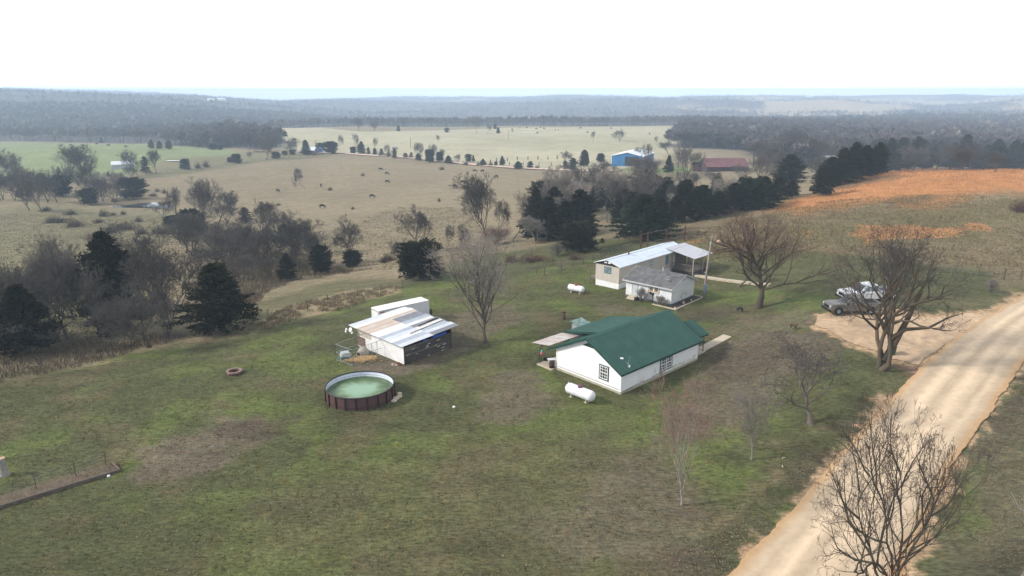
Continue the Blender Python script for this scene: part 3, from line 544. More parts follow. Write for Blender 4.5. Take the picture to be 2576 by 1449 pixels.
L.new(cr.outputs[0], P.inputs['Base Color']); nb = N.new('ShaderNodeBump'); nb.inputs['Distance'].default_value = .002; n2 = N.new('ShaderNodeTexNoise'); n2.inputs['Scale'].default_value = 4; L.new(n2.outputs[0], nb.inputs['Height']); L.new(nb.outputs[0], P.inputs['Normal'])
m = MB(); m.lathe([(PR - .055, .74), (0, .74)], 72); m.build('pool_water', wm, pool)
for i, (dx, dy, s) in enumerate(((3.5, -.6, .35), (3.75, -.1, .3), (3.65, .5, .28), (3.4, -1.1, .3))):
    x, y = pc[0] + dx, pc[1] + dy; m = MB(); m.lathe([(s, 0), (s * .95, .08), (s * .5, .13), (0, .14)], 7)
    thing1('flat_stone', m, conc, 'flat pale stone lying at the right foot of the pool', 'stone', group='flat stones beside the pool', loc=(x, y, T(x, y) + .02), rz=i)

# ------------------------------------------------------------------ fire ring, stump, litter
def at(name, v, x, y, rz=0, label=None, cat=None, group=None): return empty(name, GV(v, x, y), rz, label, cat, group)
fr_ = at('fire_ring', 'D', 590, 940, 0, 'round brick fire pit ring standing alone on the lawn', 'fire pit')
for i in range(16):
    t = 2 * math.pi * i / 16
    m = MB(); m.box((.68 * math.cos(t), .68 * math.sin(t), .30), (.26, .255, .16), t, ) if i % 7 != 3 else m.box((.66 * math.cos(t), .68 * math.sin(t), .28), (.22, .2, .12), t + .3); m.build('brick', mat('brick', (.27, .20, .17), .9, (.19, .125, .10), 9) if i == 0 else bpy.data.materials['brick'], fr_, bevel=.02)
m = MB(); m.lathe([(.72, -.1), (.72, .22), (.5, .22), (.5, .03), (0, .03)], 24); m.build('base_course', mat('sooty_brick', (.16, .07, .06), .95, (.05, .03, .03), 6), fr_)
st = at('fence_stump', 'D', 1418, 803, 0, 'short brown pipe stump standing on the lawn behind the farmhouse', 'stump')
m = MB(); m.lathe([(.24, -.1), (.22, .3), (.22, .95), (0, .95)], 12); m.build('body', mat('stump_bark', (.10, .055, .045), .9), st, True)
m = MB(); m.box((0, -.05, 1.02), (.5, .35, .12), .3); m.build('cap', M_rust, st)
def cutstump(v, x, y, h, r, label):
    o = at('cut_trunk', v, x, y, 0, label, 'tree stump'); m = MB(); m.lathe([(r * 1.7, -.1), (r * 1.15, .2), (r, .5), (r * .98, h)], 14); m.build('bark', mat('pale_bark', (.30, .28, .25), .9, (.18, .16, .14), 6), o, True)
    m = MB(); m.lathe([(r * .98, h), (0, h + .02)], 14); m.build('sawn_top', mat('sawn_wood', (.50, .42, .33), .9, (.40, .22, .10), 4), o)
cutstump('D', 12, 1195, 1.45, .26, 'pale cut tree trunk standing at the picture left behind the wire fence')

# ------------------------------------------------------------------ plank shed with patched tin roof
SA_ = math.atan2(.737, .676); sh = empty('plank_shed', (-11.5, 68.2, T(-11.5, 68.2)), SA_, 'low plank shed with patched galvanised tin roof beside the dog run', 'shed')
SL, SW = 6.7, 8.5
m = MB(); m.bb((0, -.02, 0), (.06, SW, 2.3)); m.build('white_tin_wall', mat('white_tin', (.80, .80, .79), .5, (.72, .71, .69), 1.5, stripes=(2, .24, (.45, .44, .43), .08, .004)), sh)
m = MB(); m.bb((-.012, SW - 2.7, 1.35), (-.002, SW - .02, 2.28)); m.build('grey_wall_patch', mat('bare_boards', (.52, .47, .41), .8, (.42, .37, .32), 4, stripes=(2, .3, (.30, .27, .24), .07, .01)), sh)
m = MB(); m.bb((-.016, SW - 1.5, .1), (-.003, SW - .02, 1.25)); m.build('rusty_wall_patch', mat('rusty_boards', (.16, .085, .065), .8, (.10, .05, .04), 5, stripes=(2, .2, (.45, .4, .36), .12, .01)), sh)
m = MB(); m.bb((.08, SW - .05, 0), (SL, SW, 2.45)); m.build('end_wall', M_darkwood, sh)
m = MB(); m.bb((.07, .03, 0), (SL - .02, .06, 1.5)); m.bb((SL - .05, .1, 0), (SL, SW - .06, 2.3)); m.build('backing', M_darkin, sh)
rnd = random.Random(5); k = 0
pm1 = mat('black_plank', (.095, .083, .074), .9, (.035, .031, .028), 5); pm2 = mat('grey_plank', (.17, .15, .13), .9, (.08, .07, .06), 5); pm3 = mat('bare_plank_chip', (.55, .52, .48), .9, (.32, .30, .27), 7)
for row in range(11):
    z = .12 + row * .172; x = .05
    while x < SL - .1:
        w = rnd.uniform(1.0, 3.2); w = min(w, SL - .05 - x)
        if z < 1.95 or x > 99:
            m = MB(); m.box((x + w / 2, rnd.uniform(-.01, .012), z), (w - .015, .03, .158), M=Matrix.Rotation(rnd.uniform(-.012, .012), 3, 'Y')); m.build('plank', rnd.choice((pm1, pm1, pm1, pm2)), sh)
            if rnd.random() < .42:
                cw = rnd.uniform(.15, .55); m = MB(); m.box((x + w * rnd.uniform(.2, .8), -.022, z + rnd.uniform(-.03, .03)), (min(cw, w * .5), .02, rnd.uniform(.05, .11))); m.build('bare_patch', pm3, sh)
        x += w
m = MB(); m.tube([(-.12, -.15, -.1), (-.12, -.15, 1.95)], .07, 6); m.tube([(0, -.1, .9), (.45, -.3, 0)], .05, 6); m.tube([(.0, .0, 0), (.0, .0, 2.4)], .06, 6); m.tube([(SL, .0, 0), (SL, .0, 2.5)], .07, 6); m.build('corner_post', M_darkwood, sh)
m = MB(); m.box((5.0, -.05, 2.07), (2.0, .03, .26), M=Matrix.Rotation(-.03, 3, 'Y')); m.box((2.9, -.05, 1.99), (.7, .03, .15)); m.build('blue_tarp', M_blue, sh)
m = MB(); ri = random.Random(9)
sheets = [(0, SW + .75)]; n = 12; y0, y1 = -.55, SW + .55
cols_ = [mat('tin_blue', (.50, .55, .62), .35, (.40, .44, .50), 1.5, spec=.5), M_galv, mat('tin_white', (.82, .81, .79), .4, (.76, .74, .70), 1), mat('tin_rusty', (.66, .54, .44), .5, (.72, .68, .64), .9, stripes=(1, .17, (.50, .36, .27), .3, .01)), mat('tin_dark', (.30, .31, .34), .4, (.22, .22, .25), 2)]
seq = [1, 0, 2, 1, 0, 2, 2, 3, 3, 3, 2, 1]
seq2 = [4, 1, 0, 2, 4, 2, 0, 4, 4, 3, 2, 2]
rf = MB()
def rz_(x, y): return 2.36 + .30 * (x + .7) / 8.3 + .02 * y
w = (y1 - y0) / n; first = None
for i in range(n):
    for part, (xa, xb, sq) in enumerate(((-.75, 3.9, seq), (3.7, 7.55 + .12 * math.sin(i * 2.1), seq2))):
        mm = MB(); ya, yb = y0 + i * w, y0 + (i + 1) * w + .06; lift = .012 * ((i + part) % 2) + .03 * part
        mm.prism([(xa, ya, rz_(xa, ya) + lift), (xb, ya, rz_(xb, ya) + lift), (xb, yb, rz_(xb, yb) + lift), (xa, yb, rz_(xa, yb) + lift)], (0, 0, .012))
        for q in range(4):
            yy = ya + (q + .5) * (yb - ya) / 4; mm.prism([(xa, yy - .03, rz_(xa, yy) + lift + .013), (xb, yy - .03, rz_(xb, yy) + lift + .013), (xb, yy + .03, rz_(xb, yy) + lift + .013), (xa, yy + .03, rz_(xa, yy) + lift + .013)], (0, 0, .022))
        mm.build('roof_sheet', cols_[sq[i]], sh)
m = MB()
for i in range(9): y = -.3 + i * 1.1; m.prism([(-.6, y, rz_(-.6, y) - .02), (7.3, y, rz_(7.3, y) - .02), (7.3, y, rz_(7.3, y) - .12), (-.6, y, rz_(-.6, y) - .12)], (0, .07, 0))
m.build('rafter', M_wood, sh)
m = MB(); m.tube([(4.2, 2.6, rz_(4, 3) + .12), (7.4, 3.0, rz_(7.4, 3) + .12)], .07, 6); m.tube([(2.2, 1.6, rz_(2, 2) + .09), (7.4, 2.0, rz_(7.4, 2) + .09)], .04, 6); m.build('loose_pole', M_darkwood, sh)
# round lamps at the shed corner
m = MB(); m.lathe([(0, 0), (.22, .05), (.27, .12), (.0, .16)], 16, (-.55, SW + .35, 2.0), Matrix.Rotation(-1.2, 3, 'Y')); m.lathe([(0, 0), (.16, .05), (.19, .1), (.0, .14)], 16, (-.5, SW + .2, 1.7), Matrix.Rotation(-1.2, 3, 'Y')); m.box((-.8, SW + 1.0, 1.85), (.12, .22, .55), M=Matrix.Rotation(.45, 3, 'X')); m.tube([(-.1, SW, 1.9), (-.5, SW + .3, 2.0), (-.8, SW + .9, 1.9)], .025, 5); m.build('yard_lights', M_trimw, sh)
# rubble at the shed corner
def wl(fx, fy, a, x, y): return fx + x * math.cos(a) - y * math.sin(a), fy + x * math.sin(a) + y * math.cos(a)
for i, (x, y, s) in enumerate(((-.5, .2, .2), (-.75, .5, .16), (-.35, .7, .22), (-.9, .9, .18))):
    X_, Y_ = wl(-11.5, 68.2, SA_, x, y); m = MB(); m.lathe([(s, 0), (s * .9, s * .7), (0, s * .9)], 6); thing1('rubble_stone', m, conc if i % 2 else M_rust, 'small rubble stone at the white corner of the plank shed', 'stone', group='rubble stones at the shed corner', loc=(X_, Y_, T(X_, Y_)), rz=i * 1.3)

# ------------------------------------------------------------------ dog run with wire panels, kennels, straw
M_wire = mat('wire', (.22, .24, .24), .5)
dr = empty('dog_run', (-19.2, 69.6, T(-19.2, 69.6)), 0, 'square wire dog run of pipe frames beside the plank shed', 'dog run')
cr4 = [(0, 0), (2.25, -1.75), (4.8, 1.35), (2.5, 3.4)]
def wirepanel(parent, a, b, h, nm='panel', sp=.30, r=.006, rr=.03, mesh=True, post=M_steel):
    a = Vector((*a, 0)); b = Vector((*b, 0)); L_ = (b - a).length; m = MB()
    for p in (a, b): m.tube([p, p + Vector((0, 0, h))], rr, 6)
    for z in (.08, h / 2, h): m.tube([a + Vector((0, 0, z)), b + Vector((0, 0, z))], rr * .8, 6)
    o = m.build(nm, post, parent)
    if mesh:
        w = MB(); n = int(L_ / sp)
        for i in range(1, n): p = a.lerp(b, i / n); w.tube([p, p + Vector((0, 0, h))], r, 3, False)
        for i in range(1, int(h / sp)): z = i * sp; w.tube([a + Vector((0, 0, z)), b + Vector((0, 0, z))], r, 3, False)
        w.build('mesh', M_wire, o)
    return o
for i in range(4): wirepanel(dr, cr4[i], cr4[(i + 1) % 4], 1.85)
wirepanel(dr, (3.9, .25), (4.35, .8), 1.85, 'gate', mesh=False)
cx, cy = -18.25, 69.95; ck = empty('pet_crate', (cx, cy, T(cx, cy)), .45, 'pet crate with a pale grey top and green base in the dog run', 'pet crate')
m = MB(); m.prism([(-.62, -.42, 0), (.62, -.42, 0), (.56, -.38, .38), (-.56, -.38, .38)], (0, .84, 0)); m.build('base', mat('teal_plastic', (.10, .19, .19), .5), ck)
m = MB(); m.prism([(-.6, -.44, .385), (.6, -.44, .385), (.42, -.44, .82), (-.42, -.44, .82)], (0, .88, 0)); m.build('top', mat('grey_plastic', (.46, .50, .51), .5), ck, bevel=.05)
gx, gy = -16.6, 71.3; ig = empty('dog_house', (gx, gy, T(gx, gy)), -.5, 'beige dome dog house with a black doorway in the dog run', 'dog house')
m = MB(); m.lathe([(.62, 0), (.62, .25), (.55, .55), (.38, .78), (.18, .88), (0, .9)], 20); m.build('dome', mat('beige_plastic', (.42, .38, .32), .6), ig, True)
m = MB(); m.prism([(-.3, -.78, 0), (.3, -.78, 0), (.32, -.78, .35), (.2, -.78, .55), (-.2, -.78, .55), (-.32, -.78, .35)], (0, .4, 0)); m.build('porch', mat('beige_plastic2', (.40, .36, .30), .6), ig)
m = MB(); m.prism([(-.22, -.79, .02), (.22, -.79, .02), (.22, -.79, .32), (.12, -.79, .47), (-.12, -.79, .47), (-.22, -.79, .32)], (0, .008, 0)); m.build('doorway', M_darkin, ig)  # flat dark sheet, the shade inside the dome put into its colour
sv = []; sf = []; rs_ = np.random.RandomState(3); k = 2600
x = -16.6 + rs_.normal(0, .75, k); y = 69.75 + rs_.normal(0, .38, k) + (x + 16.6) * .1; z = np.array(hraw(x, y)) + .05 + rs_.rand(k) * .10; a = rs_.rand(k) * 6.28; e = .16
V = np.stack([np.stack([x - e * np.cos(a), y - e * np.sin(a), z], 1), np.stack([x + e * np.cos(a), y + e * np.sin(a), z + .03], 1), np.stack([x - .04 * np.sin(a), y + .04 * np.cos(a), z + .03], 1)], 1).reshape(-1, 3)
tag(link('straw', fastmesh('straw', V, np.arange(3 * k).reshape(k, 3), mat('straw', (.68, .46, .22), .9, (.50, .32, .15), 8), n=3)), 'golden straw bedding scattered on the dog run floor', None, None, 'stuff')

# ------------------------------------------------------------------ white cargo trailer behind the shed
ta = math.atan2(.63, .77); tr = empty('cargo_trailer', (-16.35, 79.9, T(-16.35, 79.9)), ta, 'long white enclosed cargo trailer parked behind the plank shed', 'trailer')
TL, TW = 7.2, 1.95; M_tr = mat('trailer_white', (.80, .82, .84), .35, (.74, .76, .79), 1, spec=.5, stripes=(0, .6, (.66, .68, .71), .03, .0))
m = MB(); m.prism([(0, 0, .45), (TL, 0, .45), (TL, TW, .45), (0, TW, .45)], (0, 0, 2.0)); m.build('body', M_tr, tr)
m = MB(); m.bb((-.03, -.03, 2.45), (TL + .03, TW + .03, 2.53)); m.build('roof', M_trimw, tr)
m = MB()
for x in (0, TL): m.bb((x - .035, -.035, .4), (x + .035, .035, 2.5)); m.bb((x - .035, TW - .035, .4), (x + .035, TW + .035, 2.5))
m.bb((0, -.04, .38), (TL, .0, .47)); m.build('edge_trim', M_trimw, tr)
m = MB(); m.bb((-.04, .12, .5), (-.005, TW - .12, 2.3)); m.build('rear_door', M_trimw, tr)
m = MB(); m.bb((-.05, .08, .5), (-.02, .12, 2.36)); m.bb((-.05, TW - .12, .5), (-.02, TW - .08, 2.36)); m.bb((-.05, .12, 2.32), (-.02, TW - .12, 2.36)); m.build('door_seal', M_black, tr)
m = MB(); m.bb((.1, -.012, 2.2), (.75, -.003, 2.32)); m.build('red_sticker', mat('sticker', (.5, .15, .14), .6), tr)
for i, x in enumerate((3.1, 3.95)):
    for y in (.02, TW - .02):
        w = MB(); w.lathe([(.36, -.1), (.36, .1), (.2, .1)], 18, (x, y, .36), Matrix.Rotation(math.pi / 2, 3, 'X')); w.build('wheel', M_rubber, tr, True)
m = MB(); m.prism([(TL, .1, .42), (TL, TW - .1, .42), (TL + 1.25, TW / 2, .42)], (0, 0, .1)); m.tube([(TL + 1.0, TW / 2, 0), (TL + 1.0, TW / 2, 1.0)], .05, 6); m.box((TL + .5, TW / 2, .7), (.5, .35, .4)); m.build('hitch', M_black, tr)

# ------------------------------------------------------------------ mobile home with covered deck
ma = math.atan2(.714, .70); MA = (15.7, 96.8); mh = empty('mobile_home', (*MA, T(*MA) - .05), ma, 'long tan mobile home with pale blue metal roof and covered deck', 'mobile home')
ML, MW, ME_, MR = 17.8, 4.3, 3.45, 4.2
M_tan = mat('tan_siding', (.50, .45, .39), .7, (.43, .39, .34), 1.5, stripes=(2, .2, (.36, .33, .29), .1, .01)); M_skirt = mat('white_skirting', (.78, .78, .78), .6, (.70, .70, .69), 2, stripes=(0, .3, (.5, .5, .5), .08, .01)); M_skirt2 = mat('white_skirting_end', (.78, .78, .78), .6, (.70, .70, .69), 2, stripes=(1, .3, (.5, .5, .5), .08, .01))
m = MB(); m.bb((0, 0, .9), (ML, MW, ME_)); m.build('wall', M_tan, mh)
m = MB(); m.bb((0.03, .03, -.4), (ML - .03, MW - .03, .9)); m.build('skirting', M_skirt2, mh)
m = MB(); m.prism([(-.01, -.02, ME_ - .12), (-.01, MW + .02, ME_ - .12), (-.01, MW + .02, ME_ + .02), (-.01, MW / 2, MR - .06), (-.01, -.02, ME_ + .02)], (ML + .02, 0, 0)); m.build('gable', mat('brown_gable', (.028, .020, .018), .7), mh)
m = MB(); ribbed(m, (-.25, -.25, ME_ + .02), (ML + .25, -.25, ME_ + .02), (ML + .25, MW / 2, MR + .02), (-.25, MW / 2, MR + .02), 30, .02); ribbed(m, (-.25, MW + .25, ME_ + .02), (ML + .25, MW + .25, ME_ + .02), (ML + .25, MW / 2, MR + .021), (-.25, MW / 2, MR + .021), 30, .02)
M_roofb = mat('pale_blue_metal', (.60, .66, .74), .4, (.54, .60, .69), .8, spec=.5); mr = m.build('roof', M_roofb, mh)
m = MB(); m.tube([(-.27, -.26, ME_ - .03), (ML + .25, -.26, ME_ - .03)], .05, 6); m.prism([(-.28, -.27, ME_ - .02), (-.28, -.27, ME_ + .05), (-.28, MW / 2, MR + .06), (-.28, MW + .27, ME_ + .05), (-.28, MW + .27, ME_ - .02), (-.28, MW / 2, MR - .02)], (.03, 0, 0)); m.tube([(-.26, MW / 2, MR + .05), (ML + .25, MW / 2, MR + .05)], .05, 5); m.build('eave_trim', M_trimw, mr)
m = MB(); m.lathe([(.12, 0), (.12, .35), (.22, .36), (.18, .5), (0, .52)], 10, (5.2, MW / 2 - .1, MR)); m.build('roof_vent', M_rust, mr)
for y in (MW / 2 + .35, MW / 2 - .35):
    m = MB(); m.bb((-.05, y - .24, ME_ + .22), (-.012, y + .24, ME_ + .42)); m.build('gable_vent', M_trimw, mh)
mg = mat('blue_grey_glass', (.25, .32, .36), .12, (.14, .18, .21), 2, spec=.8); mgf = mat('steel_frame', (.12, .18, .20), .5)
window(mh, (0, 2.05, 2.65), 1.25, 1.05, (0, 1, 0), (-1, 0, 0), mgf, mgf, 2, border=.06, glass=mg)
window(mh, (8.6, 0, 2.5), .95, 1.05, (1, 0, 0), (0, -1, 0), mgf, M_trimw, 1, border=.06, glass=mg); window(mh, (12.9, 0, 2.35), .8, 1.45, (1, 0, 0), (0, -1, 0), mgf, mgf, 1, border=.06, glass=mg); window(mh, (5.0, 0, 2.5), .4, .5, (1, 0, 0), (0, -1, 0), mgf, mgf, 1, border=.06, glass=mg)
m = MB(); m.bb((14.9, -.05, 1.1), (15.85, -.003, 3.1)); m.build('door', M_trimw, mh)
# back steps landing on the far long side
m = MB(); m.bb((.3, MW + .02, .95), (1.7, MW + 1.3, 1.05))
for x in (.35, 1.65):
    for y in (MW + .1, MW + 1.25): m.bb((x - .05, y - .05, 0), (x + .05, y + .05, 1.9))
m.bb((.3, MW + 1.2, 1.8), (1.7, MW + 1.28, 1.9)); m.build('back_landing', M_wood, mh)
# deck
dkx0, dkx1, dky = 14.2, 19.2, -4.0
m = MB(); m.bb((dkx0, dky, .75), (dkx1, -.02, .87)); m.build('deck_floor', M_wood, mh)
m = MB(); m.prism([(dkx0 - .3, dky - .4, 3.0), (dkx1 + .4, dky - .4, 3.0), (dkx1 + .4, 1.0, 3.92), (dkx0 - .3, 1.0, 3.92)], (0, 0, .06)); m.build('deck_roof', mat('grey_metal_roof', (.46, .46, .49), .45, (.42, .42, .46), 1, spec=.5, stripes=(0, .3, (.38, .38, .41), .08, .0)), mh)
for (x, y) in ((dkx0, dky), (dkx1, dky), ((dkx0 + dkx1) / 2 + .5, dky), (dkx1, -.3), (dkx0, -.2)):
    m = MB(); m.bb((x - .07, y - .07, -.4), (x + .07, y + .07, 3.02 + (y - dky) * .19)); m.build('deck_post', mat('grey_post', (.34, .30, .27), .9) if 'grey_post' not in bpy.data.materials else bpy.data.materials['grey_post'], mh)
m = MB(); m.tube([(dkx0, dky, 2.3), (dkx0, dky + .7, 2.95)], .04, 4); m.tube([(dkx1, dky, 2.3), (dkx1 - .7, dky, 2.95)], .04, 4); m.build('brace', M_wood, mh)
def rail(a, b, nm='deck_railing'):
    a = Vector(a); b = Vector(b); m = MB(); m.tube([a + Vector((0, 0, 1.75)), b + Vector((0, 0, 1.75))], .05, 4); m.tube([a + Vector((0, 0, .95)), b + Vector((0, 0, .95))], .04, 4); n = int((b - a).length / .16)
    for i in range(n + 1): p = a.lerp(b, i / n); m.tube([p + Vector((0, 0, .3)), p + Vector((0, 0, 1.75))], .032, 4)
    return m.build(nm, M_wood, mh)
rail((dkx0, -.1, 0), (dkx0, dky, 0)); rail((dkx0, dky, 0), (dkx0 + 2.4, dky, 0)); rail((dkx0 + 3.6, dky, 0), (dkx1, dky, 0)); rail((dkx1, dky, 0), (dkx1, -.1, 0))
m = MB(); m.bb((dkx0 + .05, dky + .12, -.3), (dkx1 - .05, -.1, .74)); m.build('deck_skirt', M_darkwood, mh)
m = MB(); m.bb((dkx0 + 1, -.1, .9), (dkx0 + 4.5, -.03, 3.1)); m.build('painted_shade_wall', mat('shade_tan', (.16, .13, .11), .8), mh)  # darker tan sheet paints the deck roof's shade onto the wall
def ml(x, y):
    return (MA[0] + x * math.cos(ma) - y * math.sin(ma), MA[1] + x * math.sin(ma) + y * math.cos(ma))
x_, y_ = ml(dkx1 + .3, dky + .5)
m = MB(); m.lathe([(.17, -.08), (.22, 0), (.17, .08)], 12); thing1('garden_hose_reel', m, M_trimw, 'small white plant pot on the grass at the deck corner', 'pot', True, loc=(*ml(dkx0 + 3.0, dky - .5), T(*ml(dkx0 + 3, dky - .5)) + .1))
bg_ = ml(dkx0 + 3.2, dky + .9); bk = empty('bicycle', (*bg_, T(*bg_) + .87), ma + .5, 'dark bicycle leaning on the covered deck', 'bicycle')
for s in (-.5, .5):
    m = MB(); m.lathe([(.32, -.02), (.34, 0), (.32, .02), (.30, 0), (.32, -.02)], 18, (s, 0, .34), Matrix.Rotation(math.pi / 2, 3, 'X')); m.build('wheel', M_rubber, bk)
m = MB(); m.tube([(-.5, 0, .34), (-.1, 0, .35), (-.2, 0, .8), (-.5, 0, .34)], .02, 5); m.tube([(-.1, 0, .35), (.35, 0, .8), (-.2, 0, .75)], .02, 5); m.tube([(.5, 0, .34), (.35, 0, .95)], .02, 5); m.tube([(.33, -.25, .97), (.33, .25, .97)], .015, 5); m.box((-.22, 0, .85), (.22, .1, .05)); m.build('frame', M_grey, bk)
# walk from the deck
m = MB(); a = GV('Q7', 330, 880); b = GV('Q7', 1140, 985); d = (b - a); L_ = d.length; d.normalize(); n_ = Vector((-d.y, d.x, 0)).normalized() * .5
for i in range(9):
    p = a + d * L_ * i / 9; q = a + d * L_ * (i + .96) / 9; m.prism([(p.x - n_.x, p.y - n_.y, T(p.x, p.y) + .22), (q.x - n_.x, q.y - n_.y, T(q.x, q.y) + .22), (q.x + n_.x, q.y + n_.y, T(q.x, q.y) + .22), (p.x + n_.x, p.y + n_.y, T(p.x, p.y) + .22)], (0, 0, -.4))
m.build('paved_path', conc)['kind'] = 'structure'

# ------------------------------------------------------------------ small white bungalow
ba = math.atan2(.735, .678); BA = (21.6, 88.6); bh = empty('bungalow', (*BA, T(*BA)), ba, 'small white bungalow with worn grey shingle roof and bare shrubs', 'house')
BL, BW, BE, BR = 6.2, 7.3, 2.55, 3.75      # x = gable depth, y = along the front
m = MB(); m.prism([(0, 0, .25), (BL, 0, .25), (BL, 0, BE), (BL / 2, 0, BR - .1), (0, 0, BE)], (0, BW, 0)); m.build('wall', M_siding2, bh)
m = MB(); m.bb((-.03, -.03, -.3), (BL + .03, BW + .03, .25)); m.build('foundation', mat('grey_block', (.16, .16, .17), .9), bh)
M_shingle = mat('grey_shingle', (.085, .085, .09), .95, (.16, .155, .155), 1.3, bump=.02, bscale=30); m = MB(); s = (BR - BE) / (BL / 2)
for sg in (0, 1):
    lx = -.45 if sg == 0 else BL + .45; lz = BE - s * .45 + .06
    m.prism([(lx, -.35, lz), (lx, BW + .35, lz), (BL / 2, BW + .35, BR + .05), (BL / 2, -.35, BR + .05)], (0, 0, .07 + .001 * sg))
br_ = m.build('roof', M_shingle, bh)
m = MB(); m.bb((-.49, -.35, BE - s * .45 - .1), (-.45, BW + .35, BE - s * .45 + .1))
for y in (-.38, BW + .351): m.prism([(-.45, y, BE - s * .45 - .05), (-.45, y, BE - s * .45 + .13), (BL / 2, y, BR + .12), (BL + .45, y, BE - s * .45 + .13), (BL + .45, y, BE - s * .45 - .05), (BL / 2, y, BR - .06)], (0, .03, 0))
m.build('fascia', mat('grey_trim', (.50, .50, .50), .7), br_)
window(bh, (0, 2.75, 1.95), 1.7, 1.35, (0, 1, 0), (-1, 0, 0), mat('grey_frame', (.25, .27, .26), .7), M_trimw, 2, border=.09, glass=mat('cardboard_pane', (.03, .02, .015), .2, (.03, .02, .015), 1, spec=.6))
m = MB(); m.bb((-.024, 2.02, 1.42), (-.019, 3.48, 1.72)); m.build('window_board', mat('cardboard', (.42, .24, .10), .9), bh)
m = MB(); m.bb((-.03, 5.35, .35), (-.003, 6.2, 2.38)); d_ = m.build('door', mat('pale_door', (.52, .56, .57), .6, (.40, .44, .45), 2), bh)
m = MB(); m.bb((-.05, 5.27, .35), (-.006, 5.35, 2.45)); m.bb((-.05, 6.2, .35), (-.006, 6.28, 2.45)); m.build('door_frame', M_grey, bh)
for i in range(3):
    m = MB(); m.bb((-.45 - .35 * i, 5.2, -.2), (-.04 if i == 0 else -.45 - .35 * (i - 1), 6.5, .36 - .15 * i)); m.build('step', conc, bh)
m = MB(); m.prism([(BL / 2 - .25, -.03, 3.0), (BL / 2 + .25, -.03, 3.0), (BL / 2 + .25, -.03, 3.25), (BL / 2, -.03, 3.42), (BL / 2 - .25, -.03, 3.25)], (0, .026, 0)); m.build('gable_vent', M_grey, bh)
rnd = random.Random(4); m = MB()
for i in range(26):
    cx_ = 3.3 + rnd.gauss(0, .65); cz = 1.1 + rnd.gauss(0, .32); w_ = rnd.uniform(.12, .34); m.prism([(cx_ - w_, -.006 - i * .0002, cz), (cx_, -.006 - i * .0002, cz - w_ * .4), (cx_ + w_, -.006 - i * .0002, cz + .03), (cx_ + .1, -.006 - i * .0002, cz + w_ * .45)], (0, .004, 0))
m.build('moss_stain', mat('moss', (.40, .43, .30), .9, (.55, .56, .50), 8), bh)
m = MB(); m.tube([(1.0, 1.5, 3.2), (1.0, 1.5, 3.75)], .02, 5); m.tube([(1.0, 1.5, 3.6), (1.7, .6, 3.95)], .018, 5); m.box((1.0, 1.2, 3.25), (.3, .5, .02)); m.build('antenna', M_grey, bh)
m = MB(); m.tube([(2.9, 3.2, 3.6), (2.9, 3.2, 4.4)], .04, 6); m.build('vent_pipe', M_trimw, br_)
def bl(x, y):
    return (BA[0] + x * math.cos(ba) - y * math.sin(ba), BA[1] + x * math.sin(ba) + y * math.cos(ba))
# planter bed round the gable
pb = empty('flower_bed', (*bl(0, 0), T(*bl(0, 0))), ba, 'dark soil flower bed edged with stone along the bungalow gable wall', 'flower bed')
m = MB(); m.bb((-1.1, -1.35, -.1), (BL + .2, -.06, .10)); m.build('soil', mat('soil', (.028, .022, .02), .95, (.05, .038, .03), 6), pb)
m = MB(); m.bb((-1.2, -1.5, -.1), (BL + .3, -1.35, .2)); m.bb((-1.2, -1.35, -.1), (-1.1, 2.2, .16)); m.bb((BL + .2, -1.35, -.1), (BL + .3, 0, .2)); m.build('edging', conc, pb)
for i, (x, y, s) in enumerate(((1.8, -.9, .18), (3.6, -1.1, .12), (-1.0, -1.2, .14))):
    m = MB(); m.lathe([(s, 0), (s, s), (s * .5, s * 1.6), (0, s * 1.7)], 8); thing1('garden_rock', m, conc, 'small round rock on the flower bed beside the bungalow', 'rock', True, group='rocks on the flower bed', loc=(*bl(x, y), T(*bl(x, y)) + .12))
mx_ = bl(-.75, 2.4); mbx = empty('mailbox', (*mx_, T(*mx_)), ba, 'black mailbox on a post in front of the bungalow window', 'mailbox')
m = MB(); m.tube([(0, 0, 0), (0, 0, 1.0), (0, .12, 1.25)], .07, 6); m.build('post', M_black, mbx)
m = MB(); m.prism([(-.16, -.1, 1.2), (.16, -.1, 1.2), (.16, -.1, 1.38), (.08, -.1, 1.5), (-.08, -.1, 1.5), (-.16, -.1, 1.38)], (0, .6, .12)); m.build('box', M_black, mbx)
kx = bl(-.9, 4.9); kt = empty('black_kettle', (*kx, T(*kx)), 0, 'black iron kettle lying beside the bungalow steps', 'kettle')
m = MB(); m.lathe([(0, 0), (.28, .05), (.36, .22), (.30, .42), (.24, .44)], 14); m.build('pot', M_black, kt, True); m = MB(); m.tube([(-.3, 0, .4), (-.15, .05, .62), (.15, .05, .62), (.3, 0, .4)], .02, 5); m.build('handle', M_grey, kt)

# ------------------------------------------------------------------ utility pole with yard light and meter
up = (26.9, 91.6); ut = empty('utility_pole', (*up, T(*up)), 0, 'tall yard light pole with a grey meter box beside the bungalow', 'utility pole')
m = MB(); m.tube([(0, 0, -.3), (.05, 0, 3), (.22, 0, 6), (.45, .05, 9.0)], [.17, .15, .13, .11], 10); m.build('pole', mat('pole_wood', (.34, .30, .26), .9, (.22, .19, .16), 5), ut, True)
m = MB(); m.bb((-.22, -.3, 1.0), (.24, -.14, 2.2)); m.build('meter_box', mat('blue_grey_box', (.22, .27, .33), .5), ut)
m = MB(); m.tube([(.43, .05, 8.3), (.9, -.1, 8.5), (1.25, -.15, 8.4)], .03, 6); m.tube([(.43, .05, 8.6), (.8, .3, 8.75)], .02, 5); m.build('lamp_arm', M_steel, ut)
m = MB(); m.lathe([(0, .18), (.16, .14), (.26, 0), (.24, -.18), (.1, -.24), (0, -.24)], 14, (1.35, -.15, 8.3)); m.build('lamp', mat('peach_lamp', (.78, .48, .34), .4), ut, True)
